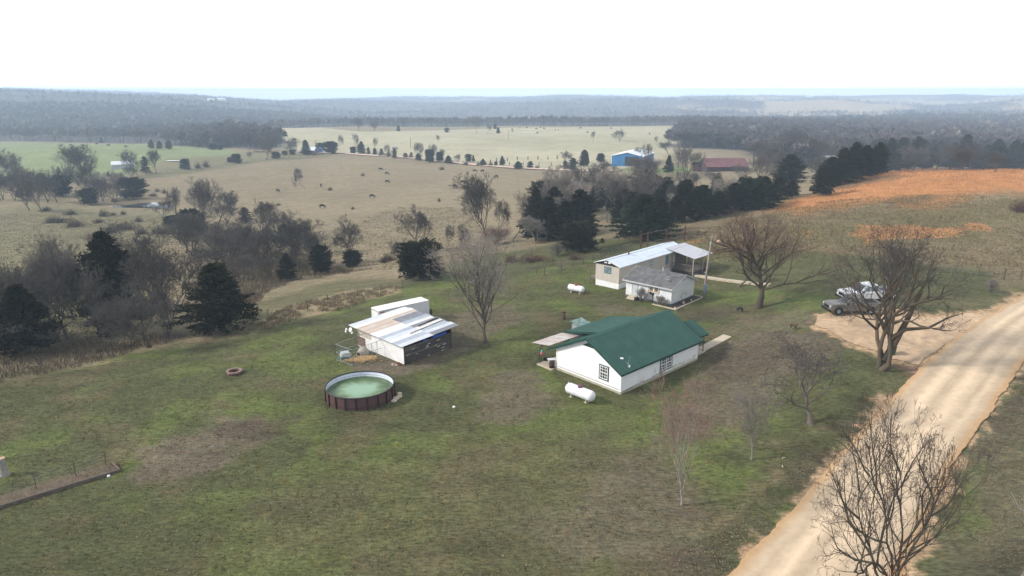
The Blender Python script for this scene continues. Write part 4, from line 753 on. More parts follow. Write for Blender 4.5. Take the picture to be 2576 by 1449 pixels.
m = MB(); m.tube([(.45, 0, 8.9), (-2.8, 4, 6.5), (-6.5, 9, 3.9)], .012, 4); m.build('service_wire', M_black, ut)

# ------------------------------------------------------------------ pickups
def pickup(loc, rz, s, label, paint, bedcover):
    p = empty('pickup_truck', loc, rz, label, 'pickup truck'); p.scale = (s, s, s * 1.06); Lh = 2.95
    body = MB(); prof = [(-2.9, .50), (-2.9, 1.10), (-1.0, 1.12), (1.35, 1.22), (2.55, 1.15), (2.85, 1.0), (2.9, .5), (2.35, .42)]
    def arch(cx): return [(cx + .50 * math.cos(t), .42 + .50 * math.sin(t)) for t in np.linspace(0, math.pi, 9)]
    pts = prof[:-1] + [(2.5, .42)] + arch(1.9) + arch(-1.75) + [(-2.5, .42)]
    body.prism([(x, -.98, z) for x, z in pts], (0, 1.96, 0)); b = body.build('body', paint, p, bevel=.05)
    cab = MB(); A_ = [(1.30, 1.10), (.50, 1.86), (-.78, 1.88), (-1.0, 1.08)]; n0 = len(cab.v)
    for y, inn in ((-.93, 0), (.93, 0)):
        for i, (x, z) in enumerate(A_): yy = y * (.80 if z > 1.2 else 1); cab.v.append(Vector((x, yy, z)))
    for f in ([0, 1, 2, 3], [7, 6, 5, 4], [0, 4, 5, 1], [1, 5, 6, 2], [2, 6, 7, 3], [3, 7, 4, 0]): cab.f.append(f)
    cab.build('cab', paint, p, bevel=.05)
    for sy in (-1, 1):
        for x0, x1, x2, x3 in ((.18, .92, .36, .12), (-.88, .06, .04, -.68)):
            g = MB(); z0, z1 = 1.24, 1.74; yb, yt = .925, .785
            g.poly([(x0, sy * (yb - .01 + .012), z0), (x1, sy * (yb + .002), z0), (x2, sy * (yt + .035), z1), (x3, sy * (yt + .035), z1)]); g.build('side_window', M_glass, p)
    g = MB(); g.poly([(1.24, -.78, 1.22), (1.24, .78, 1.22), (.60, .68, 1.80), (.60, -.68, 1.80)]); g.build('windscreen', M_glass, p)
    g = MB(); g.poly([(-1.0, .78, 1.24), (-1.0, -.78, 1.24), (-.84, -.66, 1.76), (-.84, .66, 1.76)]); g.build('rear_window', M_glass, p)
    g = MB(); g.bb((-2.8, -.82, 1.125), (-1.12, .82, 1.145)); g.build('bed', bedcover, p)
    g = MB()
    for y in (-.95, .84): g.bb((-2.88, y, 1.05), (-1.05, y + .11, 1.30))
    g.bb((-2.92, -.84, .6), (-2.84, .84, 1.30)); g.build('bed_rail', paint, p, bevel=.02)
    for x in (1.9, -1.75):
        for y in (-.90, .90):
            w = MB(); w.lathe([(.22, -.13), (.38, -.13), (.41, -.08), (.41, .08), (.38, .13), (.22, .13)], 22, (x, y, .41), Matrix.Rotation(math.pi / 2, 3, 'X')); wo = w.build('wheel', M_rubber, p, True)
            r_ = MB(); r_.lathe([(0, -.10), (.22, -.10), (.22, .10), (0, .10)], 12, (x, y, .41), Matrix.Rotation(math.pi / 2, 3, 'X')); r_.build('rim', M_steel, wo)
    for y in (-.78, .78):
        g = MB(); g.box((2.80, y * 1.08, .93), (.14, .22, .13)); g.build('headlight', mat('lamp_glass', (.7, .72, .74), .2) if 'lamp_glass' not in bpy.data.materials else bpy.data.materials['lamp_glass'], p)
        g = MB(); g.box((-2.91, y + (.12 if y > 0 else -.12), .9), (.06, .16, .34)); g.build('tail_light', mat('red_lens', (.55, .02, .02), .3) if 'red_lens' not in bpy.data.materials else bpy.data.materials['red_lens'], p)
    g = MB(); g.bb((2.84, -.52, .66), (2.91, .52, .94)); g.build('grille', M_black, p); g = MB(); g.bb((2.8, -.98, .38), (3.0, .98, .58)); g.bb((-3.03, -.95, .45), (-2.9, .95, .6)); g.build('bumper', M_darkin, p)
    for y in (-1.06, 1.06): g = MB(); g.box((.98, y, 1.2), (.12, .2, .16)); g.build('mirror', M_black, p)
    return p
pa_ = mat('silver_paint', (.74, .76, .80), .3, metal=.1, spec=.6, c2=(.68, .70, .74)); pb_ = mat('tan_grey_paint', (.17, .16, .148), .35, metal=.2, spec=.6, c2=(.14, .13, .12))
q = G(2176, 757); q2 = G(2140, 787)
pickup((q.x, q.y, q.z + .05), math.pi + .10, 1.13, 'silver crew cab pickup parked farther from the road tree', pa_, mat('bed_liner', (.10, .11, .15), .5))
pickup((q2.x, q2.y, q2.z + .05), math.pi + .02, 1.06, 'tan grey pickup parked just behind the broken tree', pb_, M_black)
# wheelie bin with a mailbox top behind the broken tree
bb_ = GV('R4', 1075, 1045); gb = empty('trash_bin', bb_, .3, 'green bin with a pale lid half hidden behind the broken tree', 'bin')
m = MB(); m.prism([(-.25, -.28, 0), (.25, -.28, 0), (.31, -.33, 1.0), (-.31, -.33, 1.0)], (0, .6, 0)); m.build('body', mat('green_bin', (.03, .12, .04), .5), gb); m = MB(); m.box((0, 0, 1.05), (.72, .78, .1)); m.build('lid', mat('pale_lid', (.55, .60, .66), .5), gb)
# ------------------------------------------------------------------ trees
def leafmat(name, c, c2, rough=.9, sc=1.5):
    m = bpy.data.materials.new(name); m.use_nodes = True; Tn = m.node_tree; N = Tn.nodes; L = Tn.links; P = N['Principled BSDF']
    P.inputs['Roughness'].default_value = rough; P.inputs['Specular IOR Level'].default_value = .03
    oi = N.new('ShaderNodeObjectInfo'); tc = N.new('ShaderNodeTexCoord'); nz = N.new('ShaderNodeTexNoise'); nz.inputs['Scale'].default_value = sc; nz.inputs['Detail'].default_value = 4; L.new(tc.outputs['Object'], nz.inputs['Vector'])
    r = N.new('ShaderNodeMapRange'); r.inputs[1].default_value = .35; r.inputs[2].default_value = .65; L.new(nz.outputs[0], r.inputs[0])
    mx = N.new('ShaderNodeMix'); mx.data_type = 'RGBA'; mx.inputs[6].default_value = (*c, 1); mx.inputs[7].default_value = (*c2, 1); L.new(r.outputs[0], mx.inputs[0])
    v = N.new('ShaderNodeMapRange'); v.inputs[3].default_value = .72; v.inputs[4].default_value = 1.3; L.new(oi.outputs['Random'], v.inputs[0])
    s = N.new('ShaderNodeVectorMath'); s.operation = 'SCALE'; L.new(mx.outputs[2], s.inputs[0]); L.new(v.outputs[0], s.inputs['Scale']); L.new(s.outputs[0], P.inputs['Base Color']); return m
M_bark = leafmat('grey_bark', (.085, .072, .060), (.13, .11, .09), sc=3); M_barkor = leafmat('lichen_bark', (.080, .070, .060), (.12, .088, .055), sc=.8)
M_bark_pale = leafmat('pale_bark_tree', (.30, .27, .23), (.20, .18, .155)); M_twig = leafmat('grey_twigs', (.080, .071, .066), (.12, .106, .096)); M_twigred = leafmat('reddish_twigs', (.17, .10, .085), (.22, .14, .115))
M_twigpale = leafmat('pale_twigs', (.21, .185, .165), (.26, .23, .20)); M_cedar = leafmat('cedar_foliage', (.016, .018, .010), (.038, .037, .020), sc=1.5); M_cedar_brown = leafmat('brown_cedar_foliage', (.060, .036, .018), (.038, .036, .018))
M_cedar_g = leafmat('green_cedar_foliage', (.020, .030, .014), (.036, .044, .022)); M_brush = leafmat('brown_brush', (.075, .058, .045), (.12, .09, .065)); M_brushred = leafmat('red_brush', (.13, .075, .06), (.17, .11, .085))
M_oakleaf = leafmat('dead_oak_leaves', (.16, .055, .025), (.24, .09, .035))

def tubes(lines, k):
    """list of (points (n,3), radii (n)) -> vertex and quad arrays, k-sided"""
    Vs = []; Qs = []; off = 0; ang = np.arange(k) * 2 * np.pi / k; ca, sa = np.cos(ang), np.sin(ang)
    for P, R in lines:
        P = np.asarray(P); d = np.gradient(P, axis=0); d /= np.linalg.norm(d, axis=1)[:, None] + 1e-9
        a = np.cross(d, np.array([.31, .22, .92]) if abs(d[0, 2]) < .9 else np.array([1., .1, 0])); a /= np.linalg.norm(a, axis=1)[:, None] + 1e-9; b = np.cross(d, a)
        v = P[:, None] + (a[:, None] * ca[None, :, None] + b[:, None] * sa[None, :, None]) * np.asarray(R)[:, None, None]; Vs.append(v.reshape(-1, 3)); n = len(P)
        I = off + np.arange(n * k).reshape(n, k); J = np.roll(I, -1, 1); Qs.append(np.stack([I[:-1].ravel(), J[:-1].ravel(), J[1:].ravel(), I[1:].ravel()], 1)); off += n * k
    return np.concatenate(Vs), np.concatenate(Qs)
def grow(seed, H=10, R=.22, clear=.18, spread=.75, nmain=9, lean=(0, 0), gnarl=.18, up=.25, levels=5, kids=(0, 6, 6, 5, 4), ratio=(0, .62, .55, .5, .45), rmin=.008, multi=1, shape='round', drop=0, msp=.28):
    """bare branching skeleton: returns the lines of every level"""
    rg = random.Random(seed); out = [[] for _ in range(levels + 1)]
    def br(p, d, L, r, lv, n=None):
        n = n or (7 if lv == 0 else 6 if lv == 1 else 4 if lv < 4 else 3); pts = [p]; rr = [r]; q = Vector(p); d = Vector(d).normalized(); kid = []
        for i in range(n):
            d = (d + Vector((rg.gauss(0, gnarl), rg.gauss(0, gnarl), rg.gauss(0, gnarl) + up * (.5 if lv == 0 else 1) * (.25 if lv > 2 else 1) - (drop if lv >= 3 else 0)))).normalized()
            q = q + d * L / n; t = (i + 1) / n; pts.append(tuple(q)); rr.append(max(r * (1 - t * (.62 if lv else .72)), rmin * .8)); kid.append((Vector(q), Vector(d), t, rr[-1]))
        out[lv].append((np.array([tuple(x) for x in pts]), rr)); return kid
    def sub(kid, L, lv, start):
        if lv > levels: return
        n = nmain if lv == 1 else kids[min(lv, 4)]
        for j in range(n):
            t = start + (1 - start) * (j + rg.random()) / n; t = min(t, .999); i = min(int(t * len(kid)), len(kid) - 1); q, d, tt, r = kid[i]
            ph = rg.random() * 6.283 if lv > 1 else (j * 2.4 + rg.random() * .6); o = d.orthogonal().normalized(); o = Matrix.Rotation(ph, 3, d) @ o
            an = (spread * (1.15 - .45 * t) if lv == 1 else rg.uniform(.4, .95)); nd = d * math.cos(an) + o * math.sin(an)
            if lv == 1: LL = L * ratio[1] * ((1.15 - .6 * t) if shape == 'round' else (1.2 - .9 * t) if shape == 'cone' else (.75 + .3 * t)) * rg.uniform(.8, 1.15)
            else: LL = L * ratio[min(lv, 4)] * (1.1 - .5 * t) * rg.uniform(.7, 1.25)
            k2 = br(tuple(q), nd, LL, max(r * rg.uniform(.5, .72) if lv > 1 else R * rg.uniform(.32, .5), rmin), lv); sub(k2, LL, lv + 1, .22)
    for mI in range(multi):
        ln = Vector((lean[0], lean[1], 1)) if multi == 1 else Vector((math.cos(mI * 6.28 / multi + seed) * msp, math.sin(mI * 6.28 / multi + seed) * msp, 1))
        k0 = br((math.cos(mI * 2.1) * R * .8 * (multi > 1), math.sin(mI * 2.1) * R * .8 * (multi > 1), -.15), ln, H * (.74 if shape != 'vase' else .55), R if multi == 1 else R * .7, 0, 9)
        sub(k0, H, 1, clear)
    return out
def tree_meshes(nm, seed, mb, mt, flare=1.5, tw=1.0, nleaf=0, **kw):
    o = grow(seed, **kw); l0 = [(p, [r * (flare if i == 0 else 1 + (flare - 1) * .3 if i == 1 else 1) for i, r in enumerate(R)]) for p, R in o[0]]
    V1, Q1 = tubes(l0, 8); V2, Q2 = tubes(o[1], 6); V3, Q3 = tubes(o[2], 4); V = np.concatenate([V1, V2, V3]); Q = np.concatenate([Q1, Q2 + len(V1), Q3 + len(V1) + len(V2)])
    tr_ = fastmesh(nm + '_trunk', V, Q, mb, True)
    tl = [l for lv in o[3:] for l in lv]; tl = [(p, [max(r * tw, kw.get('rmin', .008)) for r in R]) for p, R in tl]; Vc, Qc = tubes(tl, 3); cr_ = fastmesh(nm + '_crown', Vc, Qc, mt, False)
    return tr_, cr_, tl
def H_of(me):
    n = len(me.vertices); a = np.empty(n * 3, np.float32); me.vertices.foreach_get('co', a); a = a.reshape(-1, 3); return float(np.percentile(a[:, 2], 99.7)), float(np.percentile(np.abs(a[:, 0]), 98) + np.percentile(np.abs(a[:, 1]), 98)) / 1.0
def place(name, meshes, loc, h, rz, label, cat, group=None, wx=1.0, parts=('trunk', 'crown')):
    hh, ww = meshes[2]; s = h / hh; e = empty(name, loc, rz, label, cat, group); e.scale = (s * wx, s * wx, s)
    for nm, me in zip(parts, meshes[:2]):
        if me: o = link(nm, me, e)
    return e
PROTO = {}
def mk(key, seed, mb=None, mt=None, **kw):
    a, b, _ = tree_meshes(key, seed, mb or M_bark, mt or M_twig, **kw); PROTO.setdefault(key.split('#')[0], []).append((a, b, H_of(b)))
RAT = (0, .62, .60, .62, .62)
for i in range(3): mk('oak#%d' % i, 11 + i, H=11, R=.26, clear=.22, spread=1.0, nmain=11, gnarl=.2, up=.16, rmin=.019, levels=5, kids=(0, 7, 7, 6, 4), ratio=RAT)
for i in range(3): mk('vase#%d' % i, 31 + i, H=11, R=.24, clear=.28, spread=.62, nmain=11, gnarl=.12, up=.2, rmin=.019, shape='vase', levels=5, kids=(0, 7, 7, 6, 4), ratio=RAT)
for i in range(2): mk('thicket#%d' % i, 51 + i, H=8, R=.16, clear=.15, spread=.8, nmain=7, gnarl=.22, up=.2, rmin=.019, multi=3, levels=4, kids=(0, 6, 6, 6, 4), ratio=RAT)
for i in range(2): mk('pale#%d' % i, 61 + i, M_bark_pale, M_twigpale, H=10, R=.17, clear=.25, spread=.75, nmain=9, gnarl=.2, up=.2, rmin=.019, levels=4, kids=(0, 9, 9, 8, 4), ratio=RAT)
for i in range(2): mk('slim#%d' % i, 71 + i, H=10, R=.16, clear=.42, spread=.8, nmain=8, gnarl=.24, up=.18, rmin=.019, levels=4, kids=(0, 8, 9, 8, 4), ratio=RAT)
mk('redbrush#0', 81, M_twigred, M_twigred, H=4, R=.05, clear=.1, spread=.5, nmain=8, gnarl=.1, up=.12, rmin=.012, multi=16, levels=3, kids=(0, 5, 5, 4, 4), flare=1)
mk('barebush#0', 85, M_twig, M_twigpale, H=2.2, R=.04, clear=.05, spread=.9, nmain=8, gnarl=.15, up=.15, rmin=.012, multi=7, levels=3, kids=(0, 6, 5, 4, 4), flare=1)

def cedar_mesh(nm, seed, m, H=9, W=3.2, dens=1.0, ragged=.28, base=.06, prof='cone'):
    rg = np.random.RandomState(seed); nb = int(230 * dens); P = []; A = []; Wd = []
    lobes = rg.rand(9) * 6.283, rg.rand(9), rg.rand(9)
    for i in range(nb):
        t = base + (1 - base) * (i + rg.rand()) / nb; t = t ** 1.0; az = rg.rand() * 6.283
        env = {'cone': (1 - t ** 1.15) ** .78 * min(1, .6 + t * 2.4), 'round': math.sqrt(max(0, 1 - (2 * max(t, .22) - 1) ** 2 * .9)) if t > .35 else .75 + t * .7, 'dome': math.sqrt(max(0.02, 1 - t ** 2.2))}[prof]
        lobe = 1 + ragged * .8 * math.sin(az * 2 + lobes[0][0] + t * 5) + ragged * .5 * math.sin(az * 5 + lobes[0][1] - t * 9)
        L_ = W / 2 * env * lobe * rg.uniform(1 - ragged, 1 + ragged * .7) + .15; k = int(30 + 56 * L_ / W * 2); u = rg.rand(k) ** .55
        x = np.cos(az) * L_ * u; y = np.sin(az) * L_ * u; z = t * H + (u * L_) * rg.uniform(.15, .5) - .25 * (u * L_) ** 2 / max(L_, .3) * (t < .4); sp = .30 * (W / 6 + .45) * .5
        P.append(np.stack([x + rg.normal(0, sp, k) * .6, y + rg.normal(0, sp, k) * .6, z + rg.normal(0, sp, k) * .5], 1)); A.append(np.stack([np.cos(az) + rg.normal(0, .5, k), np.sin(az) + rg.normal(0, .5, k), .7 + rg.normal(0, .45, k)], 1)); Wd.append(rg.uniform(.5, 1.15, k))
    P = np.concatenate(P); D = np.concatenate(A); D /= np.linalg.norm(D, axis=1)[:, None]; s = np.concatenate(Wd) * .145 * (W / 5 + .35)
    S_ = np.cross(D, rg.normal(size=D.shape)); S_ /= np.linalg.norm(S_, axis=1)[:, None] + 1e-9
    V = np.stack([P - S_ * s[:, None] * .42, P + S_ * s[:, None] * .42, P + D * s[:, None] * 1.5 + S_ * s[:, None] * .1], 1).reshape(-1, 3); V[:, 2] = np.maximum(V[:, 2], .02)
    cr_ = fastmesh(nm + '_crown', V, np.arange(len(V)).reshape(-1, 3), m, False, n=3)
    Vt, Qt = tubes([(np.array([[0, 0, -.3], [0.03, 0, H * .35], [0, .03, H * .9]]), [.16 * W / 4 + .05, .11, .02])], 7); return fastmesh(nm + '_trunk', Vt, Qt, M_bark, True), cr_, (H, W)
for i in range(4): PROTO.setdefault('cedar', []).append(cedar_mesh('cedar%d' % i, 100 + i, M_cedar, 9, 5.6, 1.25))
for i in range(3): PROTO.setdefault('cedarround', []).append(cedar_mesh('cedarround%d' % i, 110 + i, M_cedar, 7, 6.5, 1.3, prof='round', ragged=.22))
for i in range(2): PROTO.setdefault('cedarbrown', []).append(cedar_mesh('cedarbrown%d' % i, 120 + i, M_cedar_brown, 8, 4.2, .8, ragged=.5))
for i in range(3): PROTO.setdefault('cedargreen', []).append(cedar_mesh('cedargreen%d' % i, 130 + i, M_cedar_g, 6, 4.2, 1.0, prof='cone' if i < 2 else 'round', ragged=.3))
def bush_mesh(nm, seed, m, W=2.6, H=1.2, n=1400):
    rg = np.random.RandomState(seed); az = rg.rand(n) * 6.283; el = np.arccos(rg.rand(n)); r = rg.rand(n) ** .5; x = np.sin(el) * np.cos(az) * W / 2; y = np.sin(el) * np.sin(az) * W / 2 * .8; z = np.cos(el) * H
    k = (1 + .35 * np.sin(az * 3 + seed) + .2 * np.sin(az * 7 + el * 5)) * r; P = np.stack([x * k, y * k, np.abs(z * k)], 1); D = np.stack([x / W, y / W, z / H + .5], 1) + rg.normal(0, .35, (n, 3)); D /= np.linalg.norm(D, axis=1)[:, None]; S_ = np.cross(D, rg.normal(size=D.shape)); S_ /= np.linalg.norm(S_, axis=1)[:, None]
    l = rg.uniform(.15, .45, n)[:, None]; V = np.stack([P - S_ * .022, P + S_ * .022, P + D * l], 1).reshape(-1, 3); V[:, 2] = np.maximum(V[:, 2], 0)
    return None, fastmesh(nm, V, np.arange(3 * n).reshape(n, 3), m, n=3), (H * 1.1, W)
for i in range(3): PROTO.setdefault('bush', []).append(bush_mesh('bush%d' % i, 200 + i, M_brush))
for i in range(2): PROTO.setdefault('bushred', []).append(bush_mesh('bushred%d' % i, 210 + i, M_brushred))
for i in range(2): PROTO.setdefault('bushdark', []).append(bush_mesh('bushdark%d' % i, 220 + i, M_cedar, n=1800))

CAT = {'oak': ('bare_tree', 'tree'), 'vase': ('bare_tree', 'tree'), 'thicket': ('bare_tree', 'tree'), 'pale': ('bare_tree', 'tree'), 'slim': ('bare_tree', 'tree'), 'redbrush': ('red_twig_shrub', 'shrub'), 'barebush': ('bare_shrub', 'shrub'),
       'cedar': ('cedar_tree', 'cedar'), 'cedarround': ('cedar_tree', 'cedar'), 'cedarbrown': ('cedar_tree', 'cedar'), 'cedargreen': ('cedar_tree', 'cedar'), 'bush': ('shrub', 'shrub'), 'bushred': ('shrub', 'shrub'), 'bushdark': ('shrub', 'shrub')}
cnt = {}
def plant(kind, v, x, yb, yt, w, label, group=None, rz=None):
    """a tree whose foot, top and width are given in one of the measured views (VW)"""
    px, pb = V2(v, x, yb); _, pt = V2(v, x, yt); s = VW[v][2]; p = G(px, pb); z = depth(p)
    el = math.atan((pb - 724.5) / F) + PITCH; hpx = pb - pt; h = hpx * z / F / max(math.cos(el), .5); wm_ = w * s * z / F * ((1.12 if 'belt' in label or 'ridge' in label else .9) if 'cedar' in kind and kind != 'cedarbrown' else 1.15 if 'bush' not in kind else 1)
    cnt[kind] = cnt.get(kind, -1) + 1; L_ = PROTO[kind]; M_ = L_[cnt[kind] % len(L_)]; sc = h / M_[2][0]; wx = wm_ / (M_[2][1] * sc) if w else 1
    wx = min(max(wx, .55), 2.6 if 'bush' in kind else 1.9); nm, cat = CAT[kind]
    e = empty(nm, p, (cnt[kind] * 2.4) if rz is None else rz, label, cat, group); e.scale = (sc * wx, sc * wx, sc)
    for part, me in zip(('trunk', 'crown' if M_[0] else 'foliage'), M_[:2]):
        if me: link(part, me, e)
    if not M_[0]:   # single-mesh shrub: one object
        ch_ = e.children[0] if e.children else None
        o = link(nm, M_[1]); o.location = e.location; o.rotation_euler = e.rotation_euler; o.scale = e.scale; tag(o, label, cat, group)
        for c_ in [c for c in bpy.data.objects if c.parent == e]: bpy.data.objects.remove(c_)
        bpy.data.objects.remove(e); o.name = nm; return o
    return e

# ------------------------------------------------------------------ trees of the yard, each with a skeleton of its own
def hero(v, x, yb, yt, seed, label, mb=None, mt=None, wid=None, rz=0, **kw):
    px, pb = V2(v, x, yb); _, pt = V2(v, x, yt); p = G(px, pb); z = depth(p); el = math.atan((pb - 724.5) / F) + PITCH; h = (pb - pt) * z / F / max(math.cos(el), .5)
    kw.setdefault('H', h); a, b, tl = tree_meshes('hero%d' % seed, seed, mb or M_bark, mt or M_twig, **kw); hh, ww = H_of(b); s = h / hh
    e = empty('bare_tree', p, rz, label, 'tree'); wx = 1
    if wid: wx = 1.22 * wid * VW[v][2] * z / F / (ww * s)
    e.scale = (s * wx, s * wx, s); link('trunk', a, e); link('crown', b, e); return e, tl, p
hero('D', 1222, 862, 592, 301, 'tall upright bare tree between the plank shed and the farmhouse', M_bark, M_twigpale, wid=225, R=.24, clear=.2, spread=.58, nmain=17, gnarl=.1, up=.22, shape='vase', levels=5, kids=(0, 8, 7, 5, 4), rmin=.012, ratio=(0, .75, .55, .55, .5))
hero('Q7', 1005, 1215, 270, 302, 'broad spreading bare tree with an orange tinged trunk beside the utility pole', M_barkor, M_twigred, wid=1050, R=.42, clear=.22, spread=1.05, nmain=16, gnarl=.17, up=.14, levels=5, kids=(0, 9, 8, 6, 3), rmin=.010, flare=1.6, ratio=(0, .68, .58, .58, .52))
hero('Q7', 808, 1000, 740, 303, 'small dark bare tree beside the paved path by the mobile home deck', None, None, wid=330, R=.13, clear=.3, spread=.9, nmain=9, levels=4, kids=(0, 6, 6, 5, 4), rmin=.012)
e, tl, p = hero('R4', 975, 1190, -230, 304, 'big old tree with broken limbs and orange lichen trunk by the driveway', M_barkor, M_twig, wid=1350, R=.44, clear=.26, spread=.85, nmain=6, gnarl=.2, up=.16, levels=5, kids=(0, 5, 6, 5, 3), rmin=.013, flare=1.4, multi=4, msp=.42, ratio=(0, .60, .6, .58, .52))
m = MB(); s = 1
m.tube([(.25, 0, .9), (.9, -.1, 3.0), (1.7, -.1, 5.2), (2.6, -.2, 8.3)], [.42, .33, .26, .17], 9); m.tube([(.5, -.1, 3.4), (1.6, -.4, 4.4), (3.6, -.8, 4.7), (5.3, -.9, 5.8), (6.6, -1.0, 6.3)], [.24, .19, .13, .08, .03], 7)
o = m.build('broken_limb', M_barkor, e, True); o.scale = (1 / e.scale.x, 1 / e.scale.y, 1 / e.scale.z)
hero('R6', 1160, 285, -250, 305, 'slim bare tree with a long low side branch beside the gravel road', M_bark, M_twig, wid=560, R=.2, clear=.3, spread=.8, nmain=9, gnarl=.2, up=.2, shape='vase', levels=5, kids=(0, 6, 6, 4, 3), rmin=.013, ratio=(0, .62, .58, .58, .55))
hero('R6', 775, 520, 60, 306, 'smallest bare sapling on the roadside lawn, middle of three', M_bark_pale, M_twigpale, wid=260, R=.11, clear=.22, spread=.5, nmain=11, gnarl=.1, up=.2, shape='vase', levels=4, kids=(0, 7, 6, 5, 4), rmin=.014, ratio=(0, .62, .58, .58, .55))
hero('R6', 310, 820, -10, 307, 'pinkish bare young tree on the lawn below the farmhouse corner', M_bark_pale, M_twigred, wid=430, R=.13, clear=.18, spread=.6, nmain=13, gnarl=.1, up=.2, shape='vase', levels=5, kids=(0, 5, 5, 4, 3), rmin=.013, ratio=(0, .7, .56, .56, .55))
e, tl, p = hero('R6', 1700, 1430, 380, 308, 'dark bare oak with a few dead leaves standing at the road edge in front', leafmat('oak_bark', (.055, .046, .038), (.085, .075, .055), sc=4), leafmat('oak_twigs', (.06, .047, .040), (.09, .07, .06)), wid=880, rz=2.7, R=.15, clear=.10, spread=.80, nmain=8, gnarl=.21, up=.17, levels=5, kids=(0, 5, 6, 4, 3), rmin=.0075, multi=5, msp=.45, ratio=(0, .58, .58, .55, .5), H=9)
rg = random.Random(2); V = []; low = [l for l in tl if l[0][0][2] < 4.2] or tl
for k in range(900):
    q = low[int(rg.random() ** 1.0 * len(low))] if k > 120 else tl[rg.randrange(len(tl))]; c = Vector(q[0][-1]) + Vector((rg.gauss(0, .06), rg.gauss(0, .06), rg.gauss(0, .06)))
    if k > 120: c = Vector((rg.gauss(0, .55), rg.gauss(0, .55), abs(rg.gauss(0, 1.1)) + .3))
    a = Vector((rg.gauss(0, 1), rg.gauss(0, 1), rg.gauss(0, 1))).normalized() * .055; b = Vector((rg.gauss(0, 1), rg.gauss(0, 1), rg.gauss(0, 1))).normalized() * .045; V += [c - a, c + b, c + a, c - b]
link('dead_leaves', fastmesh('dead_leaves', np.array([tuple(v) for v in V]), np.arange(len(V)).reshape(-1, 4), M_oakleaf), e)
hero('R6', 2530, 1420, 800, 309, 'pale broken snag leaning in the bottom right corner beyond the road', M_bark_pale, M_bark, wid=500, R=.15, clear=.3, spread=.9, nmain=6, gnarl=.3, up=.1, levels=3, kids=(0, 4, 3, 3, 2), rmin=.008, lean=(-.25, 0), H=6)
# exposed roots at the feet of the roadside trees are drawn by their flared trunks; shrubs by the bungalow
for x, y, h, lb in ((-1.0, 4.0, 2.1, 'tall bare shrub beside the bungalow door'), (-1.0, .9, 1.5, 'wide bare shrub at the bungalow corner')):
    q = bl(x, y); mm = PROTO['barebush'][0]; place('bare_shrub', mm, (*q, T(*q)), h, x, lb, 'shrub', None, .8 if y > 2 else 1.1, ('stems', 'twigs'))

